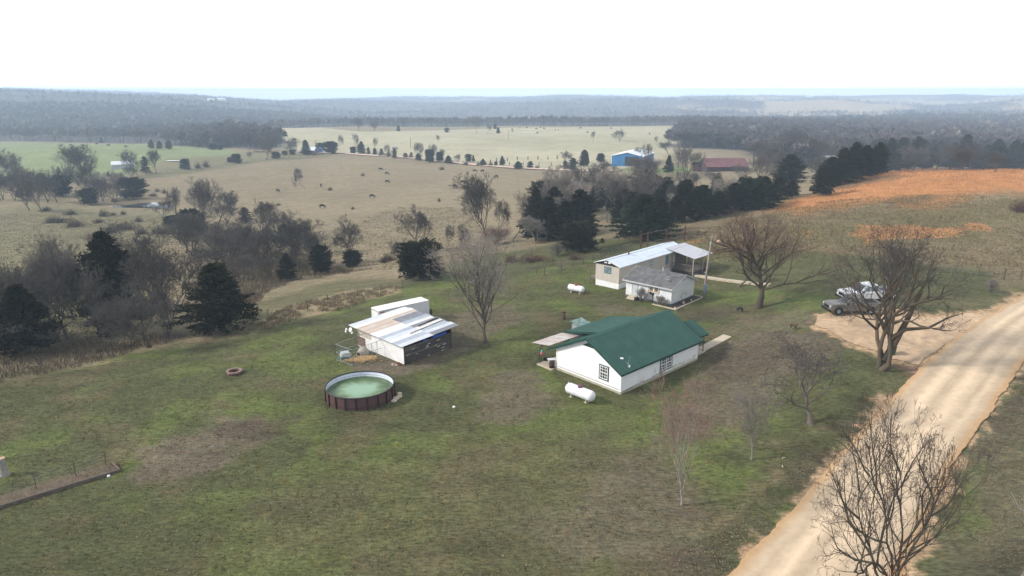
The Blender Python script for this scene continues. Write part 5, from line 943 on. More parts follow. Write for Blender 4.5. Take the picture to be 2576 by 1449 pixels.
# ------------------------------------------------------------------ planted list: kind, view, foot x, foot y, top y, width, label
LST = [
 # creek thicket left, near
 ('cedar', 'Q5', 1120, 960, 85, 640, 'largest ragged cedar in the left thicket, taller than its neighbours'), ('cedar', 'Q5', 270, 1180, 570, 620, 'dark cedar half hidden by bare trees at the picture left edge'), ('cedar', 'P4', 1665, 862, 385, 620, 'solid dark cone cedar standing alone on the lawn edge'),
 ('oak', 'Q5', 640, 1050, 215, 560, 'tall forked bare tree left of the largest ragged cedar'), ('slim', 'Q5', 560, 1070, 330, 420, 'leaning bare tree just left of the tall forked one'), ('slim', 'Q5', 835, 1070, 620, 240, 'thin bare tree beneath the left side of the ragged cedar'), ('slim', 'Q5', 905, 950, 640, 180, 'crooked thin trunk beside the thin bare tree under the ragged cedar'),
 ('oak', 'Q5', 1410, 1130, 520, 640, 'bare tree with a wide round head and bare trunk on the lawn edge'), ('pale', 'Q5', 385, 1160, 830, 420, 'pale branched small tree in front of the dark left cedar'), ('thicket', 'Q5', 60, 1180, 780, 420, 'low tangled bare tree at the far left edge of the thicket'), ('thicket', 'Q5', 1250, 1060, 640, 460, 'bushy bare tree in front of the ragged cedar'), ('thicket', 'Q5', 480, 1180, 900, 350, 'low bare scrub tree below the forked tree'), ('thicket', 'Q5', 1600, 1010, 560, 420, 'grey bare tree between the two big left cedars'),
 ('thicket', 'Q5', 330, 900, 280, 420, 'bare grey tree behind the dark left cedar'), ('cedar', 'Q5', 40, 1060, 860, 420, 'low dark cedar bough mass at the left edge'),
 # thicket centre left
 ('thicket', 'Q2', 150, 520, 290, 260, 'crooked bare tree right beside the bright pond end'), ('slim', 'Q2', 320, 605, 120, 260, 'bare tree rising from the low cedars near the pond'), ('vase', 'Q2', 590, 720, 20, 400, 'tallest slender bare tree in front of the square dark cedar'), ('oak', 'Q2', 850, 565, 120, 380, 'spreading bare tree right of the tallest slender one'), ('thicket', 'Q2', 960, 570, 300, 460, 'bare tree with long arching limbs toward the brown cedar'),
 ('thicket', 'Q2', 1440, 760, 280, 380, 'dark tangled bare tree behind the creek thicket'), ('thicket', 'Q2', 1660, 800, 370, 420, 'arching bare tree on the right rim of the creek thicket'), ('thicket', 'Q2', 930, 1130, 640, 640, 'wide grey bare tree in the middle of the creek thicket'), ('thicket', 'Q2', 680, 1260, 840, 560, 'low sprawling bare tree on the left front of the creek thicket'), ('thicket', 'Q2', 1270, 1160, 560, 520, 'dense grey bare tree right of the thicket middle'), ('thicket', 'Q2', 1080, 1000, 560, 500, 'grey bare tree in the back of the creek thicket'),
 ('slim', 'Q2', 1500, 1290, 1000, 260, 'short twisted bare tree on the lawn side of the creek thicket'), ('slim', 'Q2', 1345, 1210, 820, 260, 'bare tree with a dark crossing limb in the creek thicket'), ('thicket', 'Q2', 1150, 1290, 980, 420, 'low bare brush tree at the foot of the creek thicket'), ('oak', 'Q2', 1865, 1160, 560, 420, 'bare tree with a straight dark trunk right of the thicket'), ('slim', 'Q2', 1950, 1170, 800, 200, 'thin curved bare tree right of the straight trunked one'),
 ('slim', 'Q2', 2070, 1225, 680, 300, 'bare tree beside the small round cedar on the fence line'), ('oak', 'P2', 110, 1400, 1050, 230, 'dark bare tree right of the small round fence line cedar'),
 ('cedarround', 'Q2', 260, 605, 490, 280, 'low wide dark cedar near the pond'), ('cedarround', 'Q2', 510, 735, 430, 320, 'square dark cedar behind the tallest slender tree'), ('cedarbrown', 'Q2', 1180, 575, 380, 180, 'small brown cedar showing above the creek thicket'), ('cedar', 'Q2', 1690, 850, 590, 240, 'dark cedar inside the right rim of the creek thicket'), ('cedar', 'Q2', 1720, 1300, 970, 280, 'small pointed cedar on the lawn side of the creek thicket'), ('cedarround', 'Q2', 2150, 1215, 890, 250, 'small round cedar on the fence line'), ('cedarround', 'P2', 170, 1430, 1320, 130, 'small dark cedar under the bare fence line tree'),
 # far left
 ('vase', 'Q1', 150, 765, 330, 300, 'bare tree with two leaning stems at the far left pasture'), ('vase', 'Q1', 285, 790, 380, 240, 'dense bare tree right beside the two stemmed far left one'), ('vase', 'Q1', 1030, 765, 265, 370, 'large round headed bare tree left of the white barn'), ('vase', 'Q1', 1300, 770, 270, 370, 'large round headed bare tree just beside the white barn roof'), ('vase', 'Q1', 1965, 700, 330, 260, 'bare tree right of the white barn beside the shaggy cedar'), ('vase', 'Q1', 2228, 658, 330, 200, 'bare tree on the fence line right of the shaggy cedar'),
 ('vase', 'Q1', 420, 1190, 700, 380, 'round bare tree with a thick short trunk in the left pasture'), ('vase', 'Q1', 600, 1220, 620, 340, 'round bare tree with dead brush round its foot in the left pasture'), ('pale', 'Q1', 1480, 1055, 650, 330, 'white barked bare tree near the pond'), ('thicket', 'Q1', 50, 1040, 590, 300, 'grey bare tree at the left edge behind the pasture'), ('thicket', 'Q1', 220, 1050, 640, 300, 'grey bare tree second from the left edge behind the pasture'), ('thicket', 'Q1', 780, 1010, 700, 320, 'grey bare tree between the round pasture trees and the cedars'),
 ('thicket', 'Q1', 1150, 1095, 880, 160, 'small bare tree leaning on the dark cedar near the pond'), ('slim', 'Q1', 1150, 830, 560, 240, 'thin bare tree between the two large round headed ones'), ('thicket', 'Q1', 1690, 920, 600, 240, 'bare tree in front of the white barn'), ('thicket', 'Q1', 1880, 720, 570, 220, 'low bare tree at the right end of the white barn'), ('thicket', 'Q1', 1250, 930, 700, 340, 'grey thicket tree below the large round headed ones'), ('thicket', 'Q1', 400, 950, 640, 320, 'grey thicket tree behind the thick trunked pasture tree'),
 ('cedarbrown', 'Q1', 2085, 668, 430, 130, 'shaggy brown cedar on the fence line right of the white barn'), ('cedarround', 'Q1', 1900, 1025, 750, 370, 'big round dark cedar behind the pond'), ('cedarround', 'Q1', 1290, 1108, 895, 230, 'round dark cedar left of the pond bank'), ('cedarround', 'Q1', 900, 990, 715, 260, 'dark cedar in the shade behind the left pasture'), ('cedarbrown', 'Q1', 1550, 715, 640, 60, 'tiny shaggy cedar below the white barn'),
 # centre
 ('oak', 'Q3', 395, 1150, 610, 400, 'bare tree with dense dark twigs behind the wide low cedar'), ('cedarround', 'Q3', 450, 1420, 1040, 560, 'wide low spreading cedar at the lawn corner'), ('thicket', 'Q3', 230, 1230, 960, 300, 'dark bare brush tree left of the wide low cedar'), ('vase', 'Q3', 1190, 1010, 262, 500, 'large pinkish round bare tree in the pasture centre'), ('slim', 'Q3', 1310, 1000, 560, 260, 'bare tree right beside the large pinkish round one'), ('slim', 'Q3', 1490, 1010, 470, 240, 'thin bare tree with a knotted trunk left of the big cedars'),
 ('redbrush', 'Q3', 1290, 1045, 850, 560, 'red stemmed brush at the foot of the large round bare tree'), ('pale', 'Q3', 1740, 1100, 730, 280, 'small pale bare tree in front of the big cedars'), ('pale', 'Q3', 1900, 780, 170, 360, 'pale tall bare tree rising behind the leftmost big cedar'), ('pale', 'Q3', 2020, 800, 280, 340, 'pale bare tree with white lower limbs between big cedars'),
 ('slim', 'Q3', 745, 1110, 810, 120, 'thin bare sapling in the pasture left of the red stemmed brush'), ('slim', 'Q3', 880, 1000, 790, 110, 'thin bare sapling highest up the pasture slope by the red brush'), ('slim', 'Q3', 990, 1180, 850, 130, 'thin bare sapling nearest the tall yard tree'),
 ('cedar', 'Q3', 1740, 1000, 435, 300, 'tall dark cedar at the left end of the cedar belt'), ('cedar', 'Q3', 1880, 1000, 520, 420, 'dark cedar second from the left end of the cedar belt'), ('cedar', 'Q3', 2240, 920, 440, 420, 'broad cedar with a greenish brown top in the cedar belt'), ('cedar', 'Q3', 2080, 960, 560, 340, 'dark cedar between two taller ones in the cedar belt'), ('cedarround', 'Q3', 2225, 1115, 820, 360, 'round green cedar standing apart before the cedar belt'), ('cedarbrown', 'Q3', 2490, 1025, 965, 55, 'tiny dark cedar on the grass behind the mobile home'),
 ('bushred', 'Q3', 1720, 1225, 1150, 380, 'wide brown bush behind the mobile home fence'), ('bushred', 'Q3', 2180, 1205, 1150, 150, 'low reddish bush nearest the mobile home fence'), ('barebush', 'Q3', 1990, 1170, 1010, 170, 'upright brown bush beside the round green cedar'), ('bushred', 'Q3', 1470, 1240, 1160, 180, 'brown bush at the fence end right of the yard tree'),
 ('bush', 'Q3', 30, 1245, 1180, 90, 'small brown bush left of the wide low cedar'),
 # cedar belt
 ('cedarbrown', 'Q4', 640, 660, 300, 360, 'cedar with a rusty orange top in the cedar belt'), ('cedar', 'Q4', 760, 560, 330, 200, 'dark cedar tucked behind the rusty topped one'), ('cedargreen', 'Q4', 660, 1090, 610, 620, 'big front cedar with greenish boughs in the cedar belt'), ('cedar', 'Q4', 860, 1010, 650, 300, 'dark cedar right of the big greenish front one'), ('cedar', 'Q4', 1130, 880, 440, 360, 'tall cedar in the middle of the cedar belt'), ('cedargreen', 'Q4', 1320, 860, 500, 330, 'cedar with a blunt green top in the belt middle'), ('cedar', 'Q4', 1030, 910, 600, 280, 'low dark cedar before the tall middle one'), ('cedar', 'Q4', 1510, 820, 560, 360, 'dark cedar under the pale forked tree'), ('cedar', 'Q4', 1680, 780, 470, 320, 'cedar right of the pale forked tree in the belt'), ('cedargreen', 'Q4', 1860, 760, 430, 320, 'greenish cedar in the right half of the belt'), ('cedar', 'Q4', 2010, 720, 400, 320, 'dark cedar right of the greenish one in the belt'), ('cedar', 'Q4', 2180, 640, 400, 340, 'cedar nearly last in the belt before the gap'), ('cedar', 'Q4', 2330, 605, 440, 200, 'last low cedar of the belt before the gap'),
 ('cedar', 'Q4', 2300, 470, 150, 340, 'tall black cedar standing behind the belt gap'), ('cedar', 'Q4', 950, 352, 155, 130, 'pointed cedar between the blue barn and the red barn'), ('cedarround', 'Q4', 185, 225, 135, 95, 'small cedar left of the blue barn'), ('cedar', 'Q4', 15, 250, 98, 110, 'pointed cedar on the lane left of the blue barn'),
 ('thicket', 'Q4', 300, 740, 340, 420, 'pale grey bare tree left of the rusty topped cedar'), ('thicket', 'Q4', 100, 760, 260, 420, 'grey bare tree at the left of the cedar belt back row'), ('oak', 'Q4', 240, 480, 200, 420, 'wide bare tree below the blue barn'), ('slim', 'Q4', 650, 240, 50, 150, 'bare tree covering the roof of the blue barn'), ('slim', 'Q4', 750, 300, 20, 90, 'tall slender bare tree before the blue barn wall'), ('thicket', 'Q4', 560, 330, 170, 260, 'bushy bare tree before the blue barn opening'), ('thicket', 'Q4', 880, 640, 340, 300, 'grey bare tree right of the rusty topped cedar'), ('pale', 'Q4', 1540, 700, 400, 320, 'pale forked bare tree rising out of the cedar belt'), ('oak', 'Q4', 1930, 320, -10, 420, 'big bare tree right of the red barn'), ('thicket', 'Q4', 1420, 430, 330, 160, 'bare tree below the red barn'), ('thicket', 'Q4', 1750, 420, 240, 220, 'bushy bare tree at the right end of the red barn'), ('oak', 'Q4', 950, 140, -20, 180, 'bare tree behind the blue barn right corner'), ('thicket', 'Q4', 1690, 330, 262, 90, 'dark small bare tree before the red barn wall'), ('thicket', 'Q4', 1290, 320, 225, 120, 'small bare tree at the left end of the red barn'), ('oak', 'Q4', 2160, 380, 90, 340, 'bare tree between the red barn and the black cedar'),
 # ridge
 ('oak', 'P3', 935, 620, 365, 310, 'largest spreading bare tree above the cedar ridge'), ('oak', 'P3', 1170, 640, 425, 200, 'open bare tree right of the largest spreading one'), ('vase', 'P3', 1110, 750, 570, 220, 'pale rounded bare tree by the gap in the cedars'),
 ('cedar', 'P3', 1142, 845, 640, 200, 'cedar standing forward on the orange grass, first right of the gap'), ('cedar', 'P3', 1200, 780, 580, 180, 'second cedar of the ridge row after the gap'), ('cedar', 'P3', 1275, 765, 520, 190, 'third cedar of the ridge row after the gap'), ('cedar', 'P3', 1360, 745, 480, 170, 'fourth cedar of the ridge row after the gap'), ('cedar', 'P3', 1440, 715, 500, 150, 'fifth cedar of the ridge row after the gap'), ('cedar', 'P3', 1530, 700, 480, 150, 'sixth cedar of the ridge row after the gap'), ('cedar', 'P3', 1610, 685, 450, 140, 'seventh cedar of the ridge row after the gap'), ('cedar', 'P3', 1690, 665, 445, 150, 'eighth cedar of the ridge row after the gap'),
 ('cedar', 'P3', 1800, 655, 440, 160, 'cedar directly behind the white dead snag'), ('cedar', 'P3', 1880, 658, 520, 130, 'low cedar right of the white dead snag'), ('vase', 'P3', 1955, 660, 445, 150, 'grey bare tree standing in the ridge row right of the snag'), ('cedar', 'P3', 2050, 660, 500, 150, 'low dark cedar between two tall ridge trees'), ('cedar', 'P3', 2140, 660, 425, 160, 'tallest cedar in the right half of the ridge row'), ('vase', 'P3', 2200, 660, 460, 150, 'grey bare tree right of the tallest right ridge cedar'), ('cedarround', 'P3', 2280, 662, 540, 160, 'round dark cedar with a reddish neighbour on the ridge'), ('cedar', 'P3', 2380, 662, 500, 170, 'wide cedar third from the right end of the ridge row'), ('cedar', 'P3', 2470, 660, 530, 130, 'low cedar second from the right end of the ridge row'), ('cedar', 'P3', 2560, 662, 470, 160, 'cedar at the right end of the ridge row'),
 ('pale', 'P3', 1790, 648, 605, 30, 'small white dead snag before the ridge cedars'), ('barebush', 'R4', 2110, 395, 250, 130, 'reddish upright shrub near the corner fence post'), ('bushred', 'P3', 2545, 960, 880, 150, 'dark bramble at the right picture edge on the hillside'),
 # lane side row
 ('vase', 'Q6', 187, 655, 250, 260, 'big open bare tree left of the log pile'), ('vase', 'Q6', 507, 627, 345, 190, 'bare tree right of the log pile'), ('slim', 'Q6', 390, 338, 215, 80, 'small bare tree alone on the pale field above the log pile'), ('slim', 'Q6', 1240, 525, 305, 100, 'thin bare tree right of the roadside house'), ('slim', 'Q6', 1422, 505, 285, 120, 'bare tree with a bushy top along the lane'), ('vase', 'Q6', 1518, 247, 55, 160, 'big bare tree on the pale field skyline'), ('vase', 'Q6', 1740, 245, 90, 150, 'second bare tree right of the big skyline one'), ('slim', 'Q6', 1737, 535, 340, 100, 'thin bare tree between lane side cedars'), ('slim', 'Q6', 1890, 612, 440, 150, 'bare tree rising from the brown lane side bushes'), ('slim', 'Q6', 2385, 645, 415, 130, 'forked bare tree above a dark lane side cedar'), ('slim', 'Q6', 2080, 620, 480, 70, 'tiny bare tree beside the parked farm vehicle'), ('bushdark', 'Q6', 590, 378, 345, 70, 'dark brush heap alone on the pale field'),
 ('cedarround', 'Q6', 322, 642, 555, 130, 'small two lobed cedar below the log pile'), ('cedarround', 'Q6', 450, 595, 535, 80, 'small cedar left of the bare tree by the log pile'), ('cedarround', 'Q6', 562, 590, 515, 90, 'small cedar between the log pile and the roadside house'), ('cedar', 'Q6', 755, 592, 380, 180, 'tall cedar covering the roadside house'), ('cedarround', 'Q6', 970, 530, 425, 140, 'cedar behind the roadside house'), ('cedarround', 'Q6', 1118, 572, 410, 190, 'round cedar with a clear trunk beside the lane'),
 ('cedarround', 'Q6', 1438, 568, 480, 95, 'round cedar below the bushy topped bare tree'), ('cedargreen', 'Q6', 1560, 578, 400, 140, 'tallest pointed cedar along the lane'), ('cedarbrown', 'Q6', 1660, 580, 480, 60, 'brown cedar right of the tallest lane cedar'), ('cedargreen', 'Q6', 1753, 590, 490, 80, 'narrow green cedar along the lane'), ('cedarbrown', 'Q6', 1850, 605, 500, 110, 'wide brown cedar along the lane'), ('cedarbrown', 'Q6', 1952, 615, 545, 110, 'low brown cedar along the lane'), ('cedarbrown', 'Q6', 2035, 642, 505, 80, 'grey brown bush beside the parked farm vehicle'), ('cedargreen', 'Q6', 2195, 632, 568, 65, 'small green cedar left of the forked bare tree'), ('cedarbrown', 'Q6', 2280, 635, 550, 60, 'small brown cedar left of the forked bare tree'), ('cedargreen', 'Q6', 2382, 668, 570, 120, 'dark cedar under the forked bare tree'),
 ('cedarround', 'P2', 750, 648, 560, 80, 'dark cedar left of the white lane pole'), ('cedarround', 'P2', 825, 640, 575, 60, 'cedar just right of the white lane pole'), ('cedargreen', 'P2', 888, 655, 598, 70, 'green cedar at the right of the clump by the lane pole'), ('slim', 'P2', 803, 640, 512, 90, 'bare tree above the cedar clump by the lane pole'), ('slim', 'P2', 870, 630, 548, 80, 'smaller bare tree above the cedar clump by the lane pole'), ('slim', 'P2', 806, 512, 442, 40, 'single bare tree on the pale field above the lane pole'), ('slim', 'P2', 655, 630, 500, 80, 'bare tree left of the cedar clump by the lane pole'), ('thicket', 'P2', 958, 655, 585, 45, 'small grey bare tree right of the cedar clump'),
 ('cedargreen', 'P2', 1038, 642, 588, 50, 'left one of a close pair of small lane cedars'), ('cedargreen', 'P2', 1076, 642, 595, 28, 'right one of a close pair of small lane cedars'), ('bush', 'P2', 1018, 668, 640, 45, 'grey bush below the close pair of lane cedars'), ('cedargreen', 'P2', 1148, 672, 622, 55, 'round cedar after the close pair on the lane'), ('bush', 'P2', 1110, 672, 645, 26, 'grey bush beside the round lane cedar'), ('bush', 'P2', 1205, 676, 645, 40, 'brownish bush between two lane cedars'), ('cedargreen', 'P2', 1245, 676, 642, 28, 'tiny cedar between two bigger lane cedars'), ('cedargreen', 'P2', 1292, 670, 602, 48, 'upright green cedar beside the lane fence'), ('cedargreen', 'P2', 1412, 695, 642, 85, 'wide low green cedar on the lane'), ('cedargreen', 'P2', 1503, 692, 642, 42, 'small round cedar second from the blue barn end'), ('bush', 'P2', 1555, 695, 670, 40, 'small grey bush at the lane right of the round cedar'),
 ('oak', 'P2', 1750, 655, 560, 110, 'flat topped bare tree by the post row'), ('cedarbrown', 'P2', 1765, 698, 635, 70, 'brown cedar below the flat topped bare tree'), ('cedarbrown', 'P2', 1822, 708, 615, 90, 'brown bushy cedar left of the security light pole'), ('cedar', 'P2', 1905, 680, 558, 95, 'tall dark cedar beside the security light pole'),
 ('pale', 'P2', 1100, 430, 300, 110, 'pale clump of bare trees on the field skyline'), ('slim', 'P2', 1180, 430, 370, 50, 'small bare tree beside the pale skyline clump'), ('cedargreen', 'P2', 1238, 398, 358, 34, 'farther of two pointed cedars on the field skyline'), ('cedargreen', 'P2', 1262, 430, 385, 38, 'nearer of two pointed cedars on the field skyline'), ('cedargreen', 'P2', 877, 424, 390, 34, 'small cedar on the skyline above the lane pole'), ('cedargreen', 'P2', 513, 415, 368, 34, 'pointed cedar on the skyline left of the field middle'), ('slim', 'P2', 1355, 428, 390, 22, 'tiny bare tree beside the thin field pole'), ('slim', 'P2', 1972, 498, 413, 50, 'small bare tree alone on the pale field'), ('thicket', 'P2', 2175, 490, 395, 100, 'dense bare clump alone on the pale field'), ('slim', 'P2', 2447, 505, 450, 40, 'faint bare tree at the right end of the pale field'),
 ('cedarround', 'P1', 1393, 702, 628, 78, 'round cedar on the fence line below the puddle'), ('cedarround', 'P1', 1778, 655, 590, 80, 'larger one of two fence line cedars in the left pasture'), ('cedarround', 'P1', 1725, 648, 612, 36, 'smaller one of two fence line cedars in the left pasture'), ('slim', 'P1', 1895, 640, 565, 50, 'small pale bare tree right of the two fence line cedars'), ('slim', 'P1', 2290, 850, 690, 95, 'bushy bare tree alone among the pasture cattle'),
 ('vase', 'P1', 1740, 535, 385, 120, 'bare tree at the right end of the wood below the pale field'), ('vase', 'P1', 1838, 492, 390, 90, 'round bare tree on the pale field just right of the wood'), ('cedargreen', 'P1', 763, 502, 462, 30, 'pointed cedar at the top edge of the green field'),
 # pasture shrubs
 ('bush', 'Q1', 1000, 1252, 1195, 210, 'wide brown bramble below the round pasture trees'), ('bush', 'Q1', 1480, 1272, 1185, 160, 'grey domed bush in the left pasture'), ('bushred', 'Q1', 1615, 1262, 1218, 95, 'small reddish bramble between two grey bushes'), ('bush', 'Q1', 1760, 1252, 1195, 85, 'small grey bush nearest below the pond'), ('bush', 'Q1', 2245, 925, 880, 70, 'left one of two round bushes above the pond'), ('bush', 'Q1', 2342, 948, 885, 70, 'right one of two round bushes above the pond'), ('bush', 'Q1', 2180, 988, 945, 150, 'low wide bush on the pond bank'), ('bush', 'Q1', 660, 1200, 1140, 160, 'brown bramble at the foot of a round pasture tree'), ('bush', 'Q1', 1640, 1070, 1020, 100, 'low bush on the left bank of the pond'),
 ('bush', 'P4', 430, 52, 8, 200, 'long low bramble farthest left in the rough pasture'), ('bush', 'P4', 570, 82, 35, 165, 'bramble right below the long low one'), ('bush', 'P4', 740, 52, 22, 85, 'small bramble above the bramble cluster'), ('bush', 'P4', 830, 130, 72, 160, 'grey bramble at the left of the main cluster'), ('bush', 'P4', 930, 100, 48, 240, 'widest bramble in the main cluster'), ('bush', 'P4', 1042, 45, 12, 65, 'small bramble above the main cluster right end'), ('bush', 'P4', 1065, 138, 88, 110, 'dark bramble in the middle right of the main cluster'), ('bush', 'P4', 1220, 135, 82, 170, 'bramble at the right end of the main cluster'), ('bushred', 'P4', 720, 178, 132, 210, 'reddish brown bramble below the main cluster'), ('bushred', 'P4', 1080, 208, 178, 140, 'low reddish bramble nearest the creek thicket'),
 ('bush', 'P2', 838, 704, 680, 42, 'grey bush alone below the lane in the pasture'), ('bush', 'P2', 245, 750, 727, 32, 'small green grey bush near the grazing cattle'), ('bush', 'P2', 818, 942, 916, 32, 'round bush alone in the lower pasture'), ('bushred', 'P2', 170, 1000, 980, 30, 'tiny reddish bush in the lower pasture'), ('bush', 'P1', 2480, 858, 834, 40, 'grey bush beside a grazing cow in the pasture'), ('bushred', 'P1', 2092, 972, 953, 36, 'tiny twin bush in the lower pasture'), ('bush', 'P1', 1488, 692, 652, 46, 'left one of two brown bushes on the fence line'), ('bush', 'P1', 1548, 684, 638, 56, 'right one of two brown bushes on the fence line'), ('bushred', 'D', 978, 656, 640, 40, 'small dark red bush near the wide low cedar'),
]
# grey bare trees that nothing tells apart, filling the thickets between the ones described above
rx = random.Random(77)
FILL = [('D', 8, (430, 820), (640, 700), lambda x: 640 + (x - 400) * .06, 115, 'grey leafless tree tangled among others in the creek thicket', 'bare trees of the creek thicket'),
        ('D', 9, (0, 470), (860, 880), lambda x: 850 - x * .12, 175, 'dark leafless tree tangled among others in the left thicket', 'bare trees of the left thicket'),
        ('D', 8, (0, 330), (480, 500), lambda x: 505 - x * .02, 75, 'grey leafless tree in the clump behind the left pasture', 'bare trees behind the left pasture'),
        ('D', 9, (1340, 1960), (0, 0), lambda x: 520 - (x - 1330) * .11, 75 if 1 else 0, 'grey leafless tree standing behind the cedar belt', 'bare trees behind the cedar belt'),
        ('D', 10, (2050, 2576), (0, 0), lambda x: 440 - (x - 2050) * .03, 62, 'grey leafless tree rising behind the ridge cedars', 'bare trees behind the ridge cedars')]
for v, n, (xa, xb), _, fy, hh, lb, gp in FILL:
    for i in range(n):
        x = xa + (xb - xa) * (i + rx.random()) / n; y = fy(x) + rx.uniform(-22, 22) * hh / 130; LST.append(('thicket' if i % 3 else 'vase', v, x - (150 if 1735 < x < 1905 and 'behind the cedar belt' in lb else 0), y, y - hh * rx.uniform(.7, 1.2), hh * rx.uniform(.7, 1.1), lb, gp))
for i in range(15):
    x = 1335 + 600 * (i + rx.random()) / 15; y = 585 - (x - 1335) * .155 + rx.uniform(-30, 8); h_ = rx.uniform(65, 105) * (.72 if x > 1690 else 1) * (1 - (x - 1335) / 1500); LST.append(('cedar' if i % 4 else 'cedargreen', 'D', x, y, y - h_, h_ * rx.uniform(.7, .95), 'dark cedar crowded among others in the cedar belt', 'crowded cedars of the belt'))
for i in range(16):
    x = 1345 + 600 * (i + rx.random()) / 16; y = 592 - (x - 1335) * .16 + rx.uniform(-30, 6); h_ = rx.uniform(70, 120) * (.5 if x > 1690 else 1); LST.append(('pale' if i % 2 else 'slim', 'D', x, y, y - h_, h_ * rx.uniform(.6, .85), 'pale grey leafless tree mixed into the cedar belt', 'bare trees in the cedar belt'))
for i in range(14):
    x = 2110 + 470 * (i + rx.random()) / 14; y = 440 - min(x - 2110, 150) * .12 + rx.uniform(-10, 2); h_ = rx.uniform(48, 66); LST.append(('cedar', 'D', x, y, y - h_, h_ * rx.uniform(.7, .95), 'dark cedar crowded among others on the ridge', 'crowded cedars of the ridge'))
for row in LST:
    if row[0] == 'redbrush' or row[0] == 'barebush': plant(*row)
    else: plant(*row)
for row in [('cedargreen', 'P1', 1140, 543, 480, 50, 'leftmost dark cedar at the foot of the left wood'), ('cedar', 'P1', 1200, 547, 488, 55, 'second dark cedar at the foot of the left wood'), ('cedargreen', 'P1', 1270, 549, 484, 60, 'third dark cedar at the foot of the left wood'), ('cedargreen', 'P1', 1600, 553, 515, 60, 'low dark cedar near the right end of the left wood'), ('cedargreen', 'P1', 1652, 554, 518, 50, 'last low dark cedar beside the bare tree right of the left wood')]: plant(*row)

# ------------------------------------------------------------------ woods that read as one mass
WTOP = [0.]
def wood_trees(n, d0, d1, seed, K, hh, name, label, a0=-.72, a1=.74, nearK=None):
    r = np.random.RandomState(seed); az = r.uniform(a0, a1, n * 3); D = np.sqrt(r.uniform(d0 ** 2, d1 ** 2, n * 3)); x = D * np.sin(az); y = D * np.cos(az)
    _, wm = groundcol(x, y); k = wm > .5; x, y, D = x[k][:n], y[k][:n], D[k][:n]; n = len(x); z = hraw(x, y)
    h = r.uniform(.7, 1.15, n) * hh * (1 + .3 * fbm(x / 60, y / 60, 5, 2)); w = h * r.uniform(.32, .5, n)
    ev = (fbm(x / 120, y / 120, 23, 2) + r.normal(0, .12, n)) > .40
    base = np.array([.105, .090, .090]); c = base[None] * r.uniform(.72, 1.3, (n, 1)) * (1 + r.normal(0, .06, (n, 3))); c[ev] = np.array([.034, .046, .034]) * r.uniform(.8, 1.3, (ev.sum(), 1)); pal = r.rand(n) < .03; c[pal & ~ev] = np.array([.26, .24, .21])
    A = r.rand(n, K) * 6.283; e = np.arccos(r.rand(n, K) ** .8); u0 = r.rand(n, K) * .45; u1 = r.uniform(.75, 1.05, (n, K)); zc = z + h * .52; WTOP[0] = max(WTOP[0], float((z + h * 1.1).max()))
    def P(u): return np.stack([x[:, None] + np.cos(A) * np.sin(e) * w[:, None] * u, y[:, None] + np.sin(A) * np.sin(e) * w[:, None] * u, zc[:, None] + np.cos(e) * (h * .5)[:, None] * u - .05 * h[:, None]], -1)
    evm = ev[:, None, None]; p0, p1 = P(u0), P(u1); t = np.stack([-np.sin(A), np.cos(A), r.normal(0, .4, (n, K))], -1); s = (.038 * h[:, None] * r.uniform(.5, 1.3, (n, K)))[..., None] * np.where(evm, 2.2, 1.0)
    V = np.stack([p0, p1 - t * s, p1 + t * s + r.normal(0, .3, p1.shape)], 2).reshape(-1, 3); C = np.repeat(c, K * 3, 0)
    ta = r.rand(n) * 3.14; T0 = np.stack([x - np.cos(ta) * .03 * h, y - np.sin(ta) * .03 * h, z - 1], 1); T1 = np.stack([x + np.cos(ta) * .03 * h, y + np.sin(ta) * .03 * h, z - 1], 1); T2 = np.stack([x, y, z + h * .75], 1)
    V = np.concatenate([V, np.stack([T0, T1, T2], 1).reshape(-1, 3)]); C = np.concatenate([C, np.repeat(c * 1.1, 3, 0)])
    tag(link(name, fastmesh(name, V, np.arange(len(V)).reshape(-1, 3), M_woods, False, C, n=3)), label, None, None, 'stuff')
M_woods = bpy.data.materials.new('bare_woods'); M_woods.use_nodes = True; _a = M_woods.node_tree.nodes.new('ShaderNodeAttribute'); _a.attribute_name = 'col'
M_woods.node_tree.links.new(_a.outputs[0], M_woods.node_tree.nodes['Principled BSDF'].inputs['Base Color']); M_woods.node_tree.nodes['Principled BSDF'].inputs['Roughness'].default_value = .95; M_woods.node_tree.nodes['Principled BSDF'].inputs['Specular IOR Level'].default_value = .05
wood_trees(4600, 290, 760, 1, 80, 12, 'woods', 'grey leafless wood filling the slopes behind the fields')
wood_trees(14000, 700, 1700, 2, 30, 13, 'forest', 'hazy bare forest covering the valley beyond the pale field')
wood_trees(22000, 1700, 4600, 3, 9, 17, 'distant_forest', 'blue hazy forest on the far hills')

